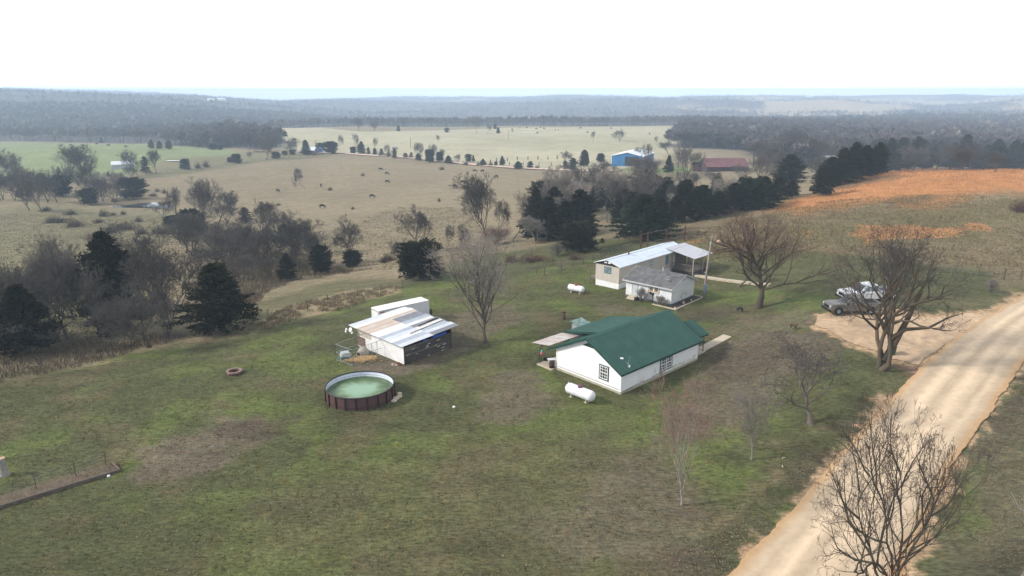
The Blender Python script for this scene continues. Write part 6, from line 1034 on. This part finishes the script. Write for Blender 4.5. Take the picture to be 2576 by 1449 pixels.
# ------------------------------------------------------------------ grasses, brush, litter
def sample_poly(poly, n, r, edge=0):
    P = np.array(poly); a, b = P.min(0), P.max(0); X_ = []; tot = 0
    for _ in range(60):
        if tot >= n: break
        q = r.uniform(a, b, (n * 2, 2)); d = sdf(q[:, 0], q[:, 1], poly) + fbm(q[:, 0] / 4, q[:, 1] / 4, 7, 3) * edge * 2; q = q[d > 0]; X_.append(q); tot += len(q)
    return np.concatenate(X_)[:n]
def tufts(name, label, polys, n, h, w, cols, seed=0, edge=3, clump=0, lean=.35, flat=False):
    """n thin upright blades (or lying leaves) over world polygons; cols = list of colours"""
    r = np.random.RandomState(seed); Vs = []; Cs = []; ar = [abs(sum(p[i][0] * p[(i + 1) % len(p)][1] - p[(i + 1) % len(p)][0] * p[i][1] for i in range(len(p)))) / 2 for p in polys]
    for p, a in zip(polys, ar):
        k = int(n * a / sum(ar)); k = max(k, 4); q = sample_poly(p, k, r, edge)
        if clump: k2 = len(q) // clump; cc = q[:k2]; q = (cc[r.randint(0, k2, k)] + r.normal(0, .28, (k, 2)))
        x, y = q[:, 0], q[:, 1]; z = hraw(x, y) + (.05 if flat else -.02); a_ = r.rand(len(x)) * 6.283; hh = h * r.uniform(.5, 1.3, len(x)); ww = w * r.uniform(.6, 1.4, len(x))
        d = np.stack([np.cos(a_), np.sin(a_)], 1) * ww[:, None] / 2; ln = r.normal(0, lean, (len(x), 2)) * hh[:, None]
        if flat: V = np.stack([np.stack([x - d[:, 0], y - d[:, 1], z], 1), np.stack([x + d[:, 0], y + d[:, 1], z + .02], 1), np.stack([x - d[:, 1], y + d[:, 0], z + .05], 1)], 1)
        else: V = np.stack([np.stack([x - d[:, 0], y - d[:, 1], z], 1), np.stack([x + d[:, 0], y + d[:, 1], z], 1), np.stack([x + ln[:, 0], y + ln[:, 1], z + hh], 1)], 1)
        Vs.append(V.reshape(-1, 3)); ci = np.array(cols)[(r.rand(len(x)) * len(cols)).astype(int)] * r.uniform(.75, 1.25, (len(x), 1)); Cs.append(np.repeat(ci, 3, 0))
    V = np.concatenate(Vs); tag(link(name, fastmesh(name, V, np.arange(len(V)).reshape(-1, 3), M_woods, False, np.concatenate(Cs), n=3)), label, None, None, 'stuff')
tufts('tall_grass', 'pale dry bunch grass along the lawn fence', [wpoly([(640, 830), (700, 783), (850, 740), (1010, 712), (1000, 736), (880, 768), (700, 822)]), wpoly([(1690, 603), (1730, 590), (1850, 574), (1850, 584)])], 9000, .42, .09, [(.31, .25, .16), (.27, .21, .14), (.20, .15, .10), (.17, .16, .08)], 1, 3, clump=30)
tufts('broomsedge', 'orange broomsedge grass on the ridge field', [ZONES[12][4], ZONES[17][4], ZONES[18][4], ZONES[19][4]], 70000, .5, .09, [(.43, .20, .082), (.39, .185, .08), (.42, .27, .13), (.31, .17, .08)], 2, 3, lean=.25)
tufts('thicket_undergrowth', 'dark brown weedy undergrowth under the left thicket', [wpoly([(-250, 990), (0, 960), (330, 890), (330, 860), (200, 850), (0, 880), (-250, 900)]), wpoly([(330, 885), (330, 850), (420, 835), (470, 850)]), wpoly([(500, 790), (480, 700), (640, 620), (760, 640), (900, 690), (760, 700), (640, 760)])], 36000, .8, .05, [(.075, .058, .045), (.095, .075, .055), (.11, .08, .05), (.13, .10, .07)], 3, 3, lean=.3)
tufts('rough_pasture_grass', 'tussocky rough grass over the creek pasture', [wpoly([(-200, 900), (-200, 540), (420, 540), (520, 640), (330, 830), (0, 880)]), wpoly([(700, 620), (1000, 520), (1180, 520), (1300, 620), (1130, 680), (960, 680), (800, 660)])], 60000, .20, .24, [(.20, .175, .10), (.22, .18, .11), (.17, .155, .085), (.19, .15, .10)], 4, 5)
tufts('hillside_grass', 'rough olive grass on the right hillside', [wpoly([(1640, 600), (1900, 545), (2100, 500), (2576, 500), (2700, 620), (2576, 700), (2050, 640), (1800, 660)])], 40000, .22, .22, [(.17, .145, .08), (.20, .16, .095), (.15, .13, .065), (.22, .165, .10)], 5, 4)
LWP = [wpoly([(-300, 1600), (-300, 1000), (0, 960), (480, 870), (900, 780), (1150, 720), (1500, 620), (1790, 640), (1790, 800), (2100, 870), (2200, 990), (1830, 1400), (1700, 1600)])]
tufts('lawn_grass', 'short mixed green and brown winter lawn grass', LWP, 260000, .05, .15, [(.085, .095, .038), (.105, .12, .042), (.075, .078, .036), (.18, .165, .09), (.12, .10, .06), (.045, .045, .025), (.15, .13, .075)], 6, 1, lean=1.2)
tufts('fallen_leaves', 'scattered pale fallen leaves along the road verge', [wpoly([(1450, 1500), (1750, 1350), (2080, 1130), (2190, 1010), (2060, 1230), (1860, 1440), (1800, 1500)]), wpoly([(2440, 1449), (2450, 1150), (2576, 960), (2800, 1000), (2700, 1449)]), wpoly([(1640, 1120), (1660, 1060), (1790, 880), (1900, 830), (2090, 850), (1990, 960), (1900, 1060)])], 22000, .05, .075, [(.20, .155, .115), (.25, .20, .15), (.13, .10, .07)], 7, 2, flat=True)

# ------------------------------------------------------------------ ponds
M_pond = bpy.data.materials.new('still_water'); M_pond.use_nodes = True; p_ = M_pond.node_tree.nodes['Principled BSDF']; p_.inputs['Base Color'].default_value = (.05, .055, .05, 1); p_.inputs['Roughness'].default_value = .05; p_.inputs['Specular IOR Level'].default_value = 1.0; p_.inputs['IOR'].default_value = 1.6
def water(name, pts, label, lift):
    P = [GV(*p) for p in pts]; c = sum(P, Vector()) / len(P); z = max(p.z for p in P) + lift; n = 5; out = []
    for i in range(len(P)):
        for t in range(n): q = P[i].lerp(P[(i + 1) % len(P)], t / n); out.append((q.x, q.y, z if lift < .6 else -15.85))
    tag(link(name, newmesh(name, out, [list(range(len(out)))], M_pond)), label, None, None, 'structure')
water('pond', [('Q1', *p) for p in ((1560, 1140), (1650, 1125), (1900, 1108), (2100, 1085), (2200, 1078), (2400, 1110), (2480, 1145), (2400, 1160), (2120, 1158), (1700, 1150))], 'still farm pond mirroring the white sky in the left pasture', .7)
water('puddle', [('P1', *p) for p in ((1240, 640), (1290, 637), (1355, 641), (1350, 645), (1260, 644))], 'narrow bright puddle on the pasture track', .5)

# ------------------------------------------------------------------ barns and far buildings
def barn(name, corner, th, Lf, Ls, he, hr, mw, mr_, label, cat='barn', over=.5, roofdir=0):
    """gable front along local -x from the corner, long side along local +y"""
    b = empty(name, corner, th, label, cat); m = MB(); m.prism([(0, 0, -1), (-Lf, 0, -1), (-Lf, 0, he), (-Lf / 2, 0, hr - .1), (0, 0, he)], (0, Ls, 0)); m.build('wall', mw, b)
    m = MB(); s = (hr - he) / (Lf / 2)
    for sg in (0, 1):
        lx = over if sg == 0 else -Lf - over; m.prism([(lx, -over, he - s * over + .1), (lx, Ls + over, he - s * over + .1), (-Lf / 2, Ls + over, hr + .1), (-Lf / 2, -over, hr + .1)], (0, 0, .12))
    r_ = m.build('roof', mr_, b); return b
p = GV('Q4', 660, 268); M_bb = mat('blue_sheet', (.03, .17, .40), .5, (.025, .14, .34), .4, stripes=(0, 1.0, (.022, .12, .30), .1, .0))
b = barn('blue_barn', p, -.40, 18.5, 30, 5.3, 7.4, M_bb, mat('white_metal_roof', (.80, .82, .86), .4, spec=.5), 'bright blue metal barn with a white roof beyond the cedar belt'); M_dk = M_darkin
m = MB(); m.bb((-10.5, -.06, 0), (-2.6, -.01, 4.9)); m.build('painted_dark_doorway', M_dk, b)  # dark sheet on the solid wall, interior shade put into its colour
m = MB(); s = .5; m.prism([(-18.75, -.56, 5.1), (-9.25, -.56, 7.3), (.25, -.56, 5.1), (.25, -.56, 5.3), (-9.25, -.56, 7.55), (-18.75, -.56, 5.3)], (0, .04, 0)); m.bb((-18.62, -.08, 0), (-18.4, .1, 5.2)); m.bb((-.1, -.08, 0), (.12, .1, 5.2)); m.bb((-.05, 29.9, 0), (.12, 30.1, 5.2)); m.build('white_trim', M_trimw, b)
p = GV('Q4', 1730, 312); M_rr = mat('faded_red_roof', (.115, .038, .042), .6, (.17, .08, .08), .25, spec=.4, stripes=(1, 1.1, (.15, .04, .045), .1, .0)); M_rw = mat('red_barn_wall', (.07, .035, .03), .9, (.04, .03, .03), .6)
b = barn('red_barn', p, -.12, 14, 20, 3.0, 6.4, M_rw, M_rr, 'long low barn with a faded red roof and pale patch'); b.rotation_euler.z = math.pi / 2 + .03
b.location = p
for c_ in b.children: c_.scale = (1, 1, 1)
m = MB(); m.prism([(-6.9, 13, 6.62), (-6.9, 19.5, 6.62), (-3.2, 20, 4.83), (-3.2, 14, 4.83)], (0, 0, .05)); m.build('pale_roof_patch', M_galv, b)
m = MB()
for y in (1.5, 7.0, 12.5): m.bb((.01, y, 0), (.06, y + 3.8, 2.6))
m.build('painted_dark_bay', M_dk, b)  # dark sheets on the solid wall paint the shade inside the bays
m = MB(); m.prism([(.3, 20.6, 3.1), (.3, 24.5, 2.8), (-5, 24.5, 4.3), (-5, 20.6, 4.5)], (0, 0, .12)); m.bb((0, 20.1, -1), (-4.6, 24.2, 2.9)); m.build('lean_to', M_rr, b)
p = GV('Q1', 1602, 602); M_gw = mat('grey_sheet', (.46, .50, .54), .5, (.36, .40, .44), .5)
b = barn('white_barn', p, .62, 7.5, 11.5, 2.6, 4.2, M_gw, mat('pale_tin', (.66, .68, .70), .4, (.58, .60, .62), .3, spec=.5), 'small pale tin barn among bare trees in the left pasture'); b.rotation_euler.z = -1.15
m = MB(); m.bb((-6.8, -.05, 0), (-1.0, -.01, 2.4)); m.build('painted_dark_doorway', M_dk, b)  # dark sheet on the solid wall paints the barn's inner shade
p = GV('Q6', 915, 568); b = barn('roadside_house', p, .15, 12, 8, 3.0, 5.0, mat('brick_wall_far', (.24, .13, .10), .9), mat('pale_house_roof', (.66, .70, .76), .5), 'small brick house with a pale roof behind the lane cedar', 'house'); b.rotation_euler.z = math.pi / 2 + .1
p = GV('Q6', 945, 556); m = MB(); m.bb((-2, -2, 0), (2.4, 2, 3)); m.prism([(-2.3, -2.3, 3), (2.7, -2.3, 3), (.2, -2.3, 4)], (0, 4.6, 0)); thing1('blue_shed', m, mat('blue_shed_paint', (.04, .12, .30), .6), 'tiny blue shed at the right end of the roadside house', 'shed', loc=p)
for x, y, w_, lb in (('P1', 1595, 199), ('P1', 1677, 195)) and ((1595, 198, 46, 'left one of two long white sheds on the far hillside'), (1677, 194, 52, 'right one of two long white sheds on the far hillside')):
    px, py = V2('P1', x, y); p = G(px, py + 3); L_ = w_ * .335 * depth(p) / F; b = barn('far_shed', p + Vector((-L_ / 2, 0, 2)), math.pi / 2, 14, L_, 3.5, 6.5, M_trimw, M_trimw, lb, 'shed'); b.rotation_euler.z = math.pi / 2; b.location = p + Vector((L_ / 2, 0, 9))
for v, x, y, w_, lb in (('P3', 1050, 172, 40, 'tiny white farm building high on the right hillside'), ('P3', 1578, 318, 34, 'tiny white building in the valley woods right of the fields'), ('P3', 1180, 607, 90, 'pale roofed house glimpsed behind the ridge cedars')):
    px, py = V2(v, x, y); p = G(px, py); L_ = w_ * .3552 * depth(p) / F; b = barn('far_house', p, math.pi / 2, max(L_ * .5, 8), L_, L_ * .08 + 2, L_ * .12 + 3, M_gw if 'roofed' in lb else M_trimw, M_galv if 'roofed' in lb else M_trimw, lb, 'house'); b.location = p + Vector((L_ / 2, 0, 4 if 'tiny' in lb else 0))
# log pile, farm vehicle, water trough
p = GV('Q6', 330, 552); lp = empty('log_pile', p, .05, 'long stack of tan round bales beside the lane', 'bales')
lp.name = 'hay_bale_row'
for i in range(16):
    m = MB(); m.lathe([(0, -.8), (.85, -.8), (.9, 0), (.85, .8), (0, .8)], 12, ((i - 8) * 2.1, (i % 3) * .3, .85 + .12 * (i % 2)), Matrix.Rotation(math.pi / 2, 3, 'Y')); m.build('bale', mat('old_hay', (.30, .23, .15), .95, (.22, .17, .11), 2) if i == 0 else bpy.data.materials['old_hay'], lp, True)
p = GV('P2', 487, 545); fv = empty('farm_vehicle', p, .1, 'small grey vehicle on the lane between the brown bushes', 'vehicle')
m = MB(); m.prism([(-2.4, -.9, .4), (2.4, -.9, .4), (2.4, -.9, 1.0), (1.3, -.9, 1.1), (.6, -.9, 1.7), (-2.3, -.9, 1.7)], (0, 1.8, 0)); m.build('body', mat('grey_car', (.40, .42, .46), .4), fv, bevel=.06)
for x in (-1.6, 1.6): m = MB(); m.lathe([(0, -1), (.4, -1), (.4, 1), (0, 1)], 12, (x, 0, .4), Matrix.Rotation(math.pi / 2, 3, 'X')); m.build('wheels', M_rubber, fv)
p = GV('P2', 1487, 430); m = MB(); m.prism([(-9, -1.6, 0), (9, -1.6, 0), (9.4, -1.8, .9), (-9.4, -1.8, .9)], (0, 3.4, 0)); thing1('water_trough', m, M_trimw, 'long white trough standing on the far pale field', 'trough', loc=p)
# poles
def polething(v, x, yb, yt, r, m_, label, arm=False, name='power_pole'):
    px, pb = V2(v, x, yb); _, pt = V2(v, x, yt); p = G(px, pb); h = (pb - pt) * depth(p) / F; o = empty(name, p, 0, label, 'pole'); m = MB(); m.tube([(0, 0, -.5), (0, 0, h)], [r * 1.15, r * .85], 8); m.build('pole', m_, o)
    if arm: m = MB(); m.tube([(0, 0, h * .93), (1.6, -.3, h * .97)], .06, 5); m.build('arm', M_grey, o); m = MB(); m.lathe([(0, .3), (.35, .2), (.4, -.2), (0, -.3)], 10, (0, -.3, h * .93)); m.build('lamp', mat('lamp_white', (.75, .85, .9), .3), o)
polething('P2', 796, 650, 560, .28, M_bark_pale, 'pale pole standing in front of the lane cedar clump'); polething('P2', 603, 533, 456, .2, M_wood, 'thin pole on the pale field left of the lane clump'); polething('P2', 1337, 476, 404, .2, M_wood, 'thin pole high on the far pale field'); polething('P2', 1867, 714, 592, .22, M_bark_pale, 'light pole with a white lamp beside the dark lane cedar', True); polething('Q4', 1055, 352, 112, .22, M_bark_pale, 'bare pole between the blue barn and the red barn'); polething('Q6', 901, 455, 375, .25, M_wood, 'pole left of two behind the roadside house'); polething('Q6', 1135, 415, 365, .25, M_wood, 'pole above the round lane cedar')

# ------------------------------------------------------------------ fences
M_post = mat('fence_post', (.10, .085, .07), .9); M_rpost = mat('rusty_post', (.12, .045, .03), .8)
def fence(label, pts, sp, h, r, nw=3, m_=None, rw=.012, name='wire_fence', mesh=False, big=None):
    P = [GV(*p) for p in pts]; o = empty(name, P[0], 0, label, 'fence'); base = P[0]; seg = []; posts = []
    for a, b in zip(P[:-1], P[1:]):
        n = max(1, round((b - a).length / sp)) if sp else 1
        for i in range(n): q = a.lerp(b, i / n); q.z = T(q.x, q.y); posts.append(q)
    posts.append(P[-1]); posts = posts[:95]
    for i, q in enumerate(posts):
        m = MB(); l = q - base; rr = r * (2.2 if big and i in big else 1); m.tube([l + Vector((0, 0, -.3)), l + Vector((.03 * math.sin(i * 5), .02, h * (1 + .08 * math.sin(i * 3))))], rr, 6); m.build('post', m_ or M_post, o)
    w = MB()
    for k in range(nw):
        z = h * (.35 + .6 * k / max(nw - 1, 1)); w.tube([q - base + Vector((0, 0, z)) for q in posts], rw, 3, False)
    if mesh:
        for a, b in zip(posts[:-1], posts[1:]):
            n = int((b - a).length / .28)
            for i in range(n): q = a.lerp(b, i / n) - base; w.tube([q, q + Vector((0, 0, h))], .006, 3, False)
    w.build('wire', M_wire, o); return o
fence('rusty post wire fence through the dry grass left of the shed', [('D', *p) for p in ((675, 800), (774, 776), (825, 761), (899, 746), (958, 737), (1014, 727), (1090, 718), (1180, 700), (1260, 690), (1350, 690))], 9, 1.3, .05, 3)
c0 = lambda x, y: ('D', 1405.6 + x * .1612, 575 + y * .1612)
fence('wire fence on the grass behind the mobile home', [c0(-220, 740), c0(40, 680), c0(220, 600), c0(378, 560), c0(533, 520), c0(685, 460), c0(843, 420), c0(997, 380), c0(1130, 345), c0(1270, 325)], 0, 1.5, .06, 4)
fence('three tall rusty corral posts behind the mobile home roof', [c0(1275, 328), c0(1385, 302), c0(1675, 242), c0(1960, 200)], 0, 3.0, .13, 2, M_rpost, .03, 'corral_fence')
fence('wire fence crossing the green strip above the driveway', [('R4', *p) for p in ((800, 120), (1270, 150), (1505, 180), (1745, 210), (1980, 235), (2245, 265), (2420, 275))], 0, 1.5, .05, 4, big=(5,))
fence('long pasture fence climbing to the roadside cedar', [('P1', *p) for p in ((1000, 752), (1095, 738), (1400, 706), (1700, 668), (2000, 630), (2250, 598), (2400, 588))], 14, 1.3, .09, 2, rw=.03)
fence('row of dark posts along the pale field beside the lane', [('P2', *p) for p in ((1205, 652), (1250, 643), (1330, 640), (1405, 630), (1485, 627), (1560, 627), (1635, 626), (1705, 622), (1790, 617))], 0, 2.3, .3, 1, rw=.03, name='post_row')
fence('second row of dark posts nearer the lane gravel', [('P2', *p) for p in ((1345, 665), (1450, 668), (1568, 672), (1660, 672), (1728, 685))], 0, 1.8, .22, 1, rw=.03, name='post_row')
c1 = lambda x, y: ('D', x * .25045, 1086.1 + y * .25045)
fence('sagging wire fence along the raised garden bed', [c1(-330, 820), c1(-30, 700), c1(370, 590), c1(765, 465), c1(1065, 345)], 0, 1.35, .035, 4, mesh=True, rw=.007)
# raised garden bed
A_, B_, C_ = GV(*c1(-400, 890)), GV(*c1(1205, 400)), GV(*c1(1120, 325)); gb_ = empty('garden_bed', B_, 0, 'narrow raised garden bed edged with weathered timber', 'garden bed')
def beam(a, b, w_, h_, nm, m_):
    d = (b - a).normalized(); n_ = Vector((-d.y, d.x, 0)) * w_ / 2; a = a - B_; b = b - B_; m = MB(); m.prism([a - n_ + Vector((0, 0, -.2)), a + n_ + Vector((0, 0, -.2)), b + n_ + Vector((0, 0, -.2)), b - n_ + Vector((0, 0, -.2))], (0, 0, h_ + .2)); m.build(nm, m_, gb_)
beam(A_, B_, .12, .22, 'timber_edge', mat('old_timber', (.13, .105, .085), .9, (.08, .065, .055), 4)); beam(B_ + (C_ - B_).normalized() * .07, C_, .12, .24, 'end_board', mat('brown_board', (.17, .11, .085), .9))
d = (B_ - A_).normalized(); n_ = (C_ - B_); m = MB(); m.prism([A_ - B_ + Vector((0, 0, -.2)), Vector((0, 0, -.2)) - d * .1, n_ - d * .1 + Vector((0, 0, -.2)), A_ - B_ + n_ + Vector((0, 0, -.2))], (0, 0, .32)); m.build('soil', mat('bed_soil', (.16, .12, .085), .95, (.10, .08, .05), 3, bump=.05, bscale=6), gb_)
q = [A_, B_, C_, A_ + n_]; tufts('bed_weeds', 'dry weeds growing on the raised garden bed', [[(p.x, p.y) for p in q]], 2600, .28, .05, [(.24, .18, .11), (.17, .13, .07), (.12, .10, .05), (.30, .25, .17)], 9, 0)
p = GV(*c1(1092, 447)); m = MB(); m.lathe([(0, .12), (.10, .10), (.13, 0)], 10); thing1('white_cup', m, M_trimw, 'small white cup lying before the garden bed timber', 'cup', True, loc=p)
# pipe gates laid by the thicket
ga, gb2 = GV('P4', 1245, 952), GV('P4', 1505, 890); g = empty('pipe_gate', ga, 0, 'grey pipe gate panel between the two big left cedars', 'gate'); l = gb2 - ga; m = MB()
for k in range(5): m.tube([Vector((0, 0, .2 + k * .27)), l + Vector((0, 0, .2 + k * .27))], .035, 5)
for t in (0, .33, .66, 1): m.tube([l * t, l * t + Vector((0, 0, 1.32))], .04, 5)
m.build('panel', mat('gate_grey', (.09, .10, .10), .7), g)

# ------------------------------------------------------------------ cattle and dogs
def quadruped(name, m_, Ls=2.1, Hs=1.3, head='graze', bulk=1.0, leg=.075, tail=True, mpaint=None):
    V = []; E_ = []; R_ = []
    def ad(p, r, c=None):
        V.append(p); R_.append(r)
        if c is not None: E_.append((c, len(V) - 1))
        return len(V) - 1
    b = bulk; h = Hs; a0 = ad((0, 0, h * .72), .36 * b)
    hip = ad((-Ls * .30, 0, h * .74), .34 * b, a0); rump = ad((-Ls * .43, 0, h * .76), .22 * b, hip); sh_ = ad((Ls * .27, 0, h * .72), .35 * b, a0)
    if head == 'graze': nk = ad((Ls * .42, 0, h * .60), .20 * b, sh_); hd = ad((Ls * .56, .03, h * .28), .13 * b, nk); mz = ad((Ls * .62, .04, h * .08), .08 * b, hd)
    else: nk = ad((Ls * .42, 0, h * .86), .20 * b, sh_); hd = ad((Ls * .55, 0, h * 1.06), .14 * b, nk); mz = ad((Ls * .70, 0, h * .96), .08 * b, hd)
    for s in (-1, 1): ad(V[hd][:1][0:0] + (V[hd][0] - .02, s * .17 * b, V[hd][2] + .08 * b), .03 * b, hd)
    for par, x, hind in ((hip, -Ls * .34, 1), (sh_, Ls * .29, 0)):
        for s in (-1, 1):
            y = s * .19 * b; k1 = ad((x, y, h * .50), (.15 if hind else .13) * b, par); k2 = ad((x + (-.10 if hind else .0), y, h * .27), leg * 1.15, k1); k3 = ad((x - (.03 if hind else 0), y, h * .08), leg * .85, k2); ad((x + .04, y, 0.0), leg, k3)
    if tail: t = ad((-Ls * .49, 0, h * .6), .035 * b, rump); ad((-Ls * .50, 0, h * .28), .03 * b, t)
    me = bpy.data.meshes.new(name); me.from_pydata(V, E_, []); o = bpy.data.objects.new(name, me); COL.objects.link(o); sk = o.modifiers.new('s', 'SKIN'); sk.use_smooth_shade = True
    for i, r in enumerate(R_): me.skin_vertices[0].data[i].radius = (r, r * (1.12 if i in (a0, sh_, hip) else 1))
    me.skin_vertices[0].data[0].use_root = True; o.modifiers.new('u', 'SUBSURF').levels = 2
    dg = bpy.context.evaluated_depsgraph_get(); dg.update(); m2 = bpy.data.meshes.new_from_object(o.evaluated_get(dg)); m2.name = name; bpy.data.objects.remove(o); m2.materials.clear(); m2.materials.append(m_); return m2
M_cow = mat('black_hide', (.008, .008, .009), .7); M_calf = mat('cream_hide', (.50, .36, .20), .8)
cg = quadruped('cow_grazing', M_cow); cs_ = quadruped('cow_standing', M_cow, head='up')
def cow(v, x, y, rz, label, kind='g', s=1.15, group=None, me=None):
    p = GV(v, x, y); o = link('cow', me or (cg if kind == 'g' else cs_)); o.location = p + Vector((0, 0, .3)); o.rotation_euler.z = rz; o.scale = (s,) * 3; tag(o, label, 'cow', group)
for a in [('P2', 316, 917, 0, 'black cow grazing lowest in the pasture, facing right'), ('P2', 380, 710, 0, 'upper left black cow of three grazing near the small bush'), ('P2', 427, 744, .3, 'middle black cow of three grazing near the small bush'), ('P2', 430, 806, 0, 'lower black cow of three grazing near the small bush'), ('P2', 1088, 724, 0, 'left black cow of the pair grazing under the lane'), ('P2', 1143, 725, .8, 'right black cow of the pair grazing under the lane'), ('P2', 995, 811, -.2, 'black cow grazing just upslope of another at the bare tree top'), ('P2', 937, 840, -.7, 'black cow grazing downslope beside the bare tree top'), ('P2', 1247, 768, 2.6, 'black cow half hidden behind the big round bare tree crown'),
          ('P1', 2422, 995, 0, 'black cow grazing at the bottom left of the pasture'), ('P1', 2411, 834, -1.3, 'black cow facing the camera beside a grey bush'), ('P1', 2088, 874, -.6, 'black cow grazing alone left of the lone bare tree'), ('P1', 2260, 768, 2.9, 'black cow beside the lone bare tree in the pasture'), ('P1', 2362, 600, 0, 'black cow grazing right under the roadside house'),
          ('P1', 461, 530, 2.8, 'black cow above the left round headed bare tree'), ('P1', 531, 525, 1.5, 'black cow seen end on between two bare tree tops'), ('P1', 628, 530, .1, 'black cow above the second round headed bare tree'), ('P1', 727, 517, 2.9, 'black cow highest on the green field'), ('P1', 816, 528, 3.1, 'black cow on the green field below the wood edge'), ('P1', 947, 538, 0, 'black cow right of the cream calves on the green field'), ('P1', 1140, 548, 0, 'black cow at the right end of the green field herd')]: cow(*a)
for a in [(1425, 394), (1478, 392), (1578, 393), (1606, 399), (1548, 402), (1690, 411), (1712, 409), (1556, 433), (1933, 429), (2398, 440), (1880, 397), (2108, 398)]: cow('P2', *a, a[0] * .7, 'small dark cow on the upper edge of the far pale field', 'g', 1.3, 'cattle on the far pale field')
for v, x, y, lb in (('P1', 2285, 622, 'cream calf lying below the roadside house'), ('P1', 893, 530, 'cream calf left of a black cow on the green field'), ('P1', 1024, 529, 'cream calf at the wood edge of the green field')): cow(v, x, y, .2, lb, 's', .8, None, quadruped('calf_' + str(x), M_calf, head='up') if x == 2285 else bpy.data.meshes['calf_2285'])
M_dog = mat('black_coat', (.012, .012, .014), .7); M_dog2 = mat('black_tan_coat', (.02, .018, .018), .7, (.16, .08, .04), 5)
for v, x, y, s, m_, hd, lb in (('Q7', 825, 1262, .55, M_dog, 'graze', 'black dog sniffing the grass near the broad tree'), ('R4', 60, 785, .6, M_dog2, 'up', 'black and tan dog standing at the driveway corner')):
    me = quadruped('dog_' + str(x), m_, Ls=1.5, Hs=1.15, head=hd, bulk=.75, leg=.06); o = link('dog', me); p = GV(v, x, y); o.location = p + Vector((0, 0, .1)); o.scale = (s,) * 3; o.rotation_euler.z = 2.4 if x > 500 else -1.0; tag(o, lb, 'dog')
for x, y, r in ((985, 513, .4), (978, 568, 1.4)): p = GV('R6', x, y); m = MB(); m.tube([(-.15, 0, .04), (0, .04, .07), (.15, 0, .04)], [.035, .025, .035], 6); thing1('bone', m, mat('bone_white', (.6, .56, .45), .8), 'small pale bone on the verge, %s of two' % ('upper' if y < 540 else 'lower'), 'bone', loc=p, rz=r)
p = GV('D', 1142, 1024); m = MB(); m.lathe([(0, .12), (.12, .08), (.15, 0)], 8); thing1('paper_scrap', m, M_trimw, 'white scrap on the lawn right of the pool', 'litter', loc=p)

# ------------------------------------------------------------------ the hazy air
hv = MB(); _zl = float(Z2.min()) - 1.0; hv.bb((-7450, -7450, _zl), (7450, 7450, max(float(Z2.max()) + 1, WTOP[0] + 1, 40))); hz = hv.build('haze', None); hz['kind'] = 'stuff'; hz['label'] = 'thin blue haze lying over the far hills'
hm = bpy.data.materials.new('haze'); hm.use_nodes = True; N = hm.node_tree.nodes; N.remove(N['Principled BSDF']); vp = N.new('ShaderNodeVolumePrincipled'); vp.inputs['Density'].default_value = HAZE_D; vp.inputs['Color'].default_value = (.64, .81, 1.0, 1); vp.inputs['Anisotropy'].default_value = 0
hm.node_tree.links.new(vp.outputs[0], N['Material Output'].inputs['Volume']); hz.data.materials.append(hm); hz.display_type = 'WIRE'
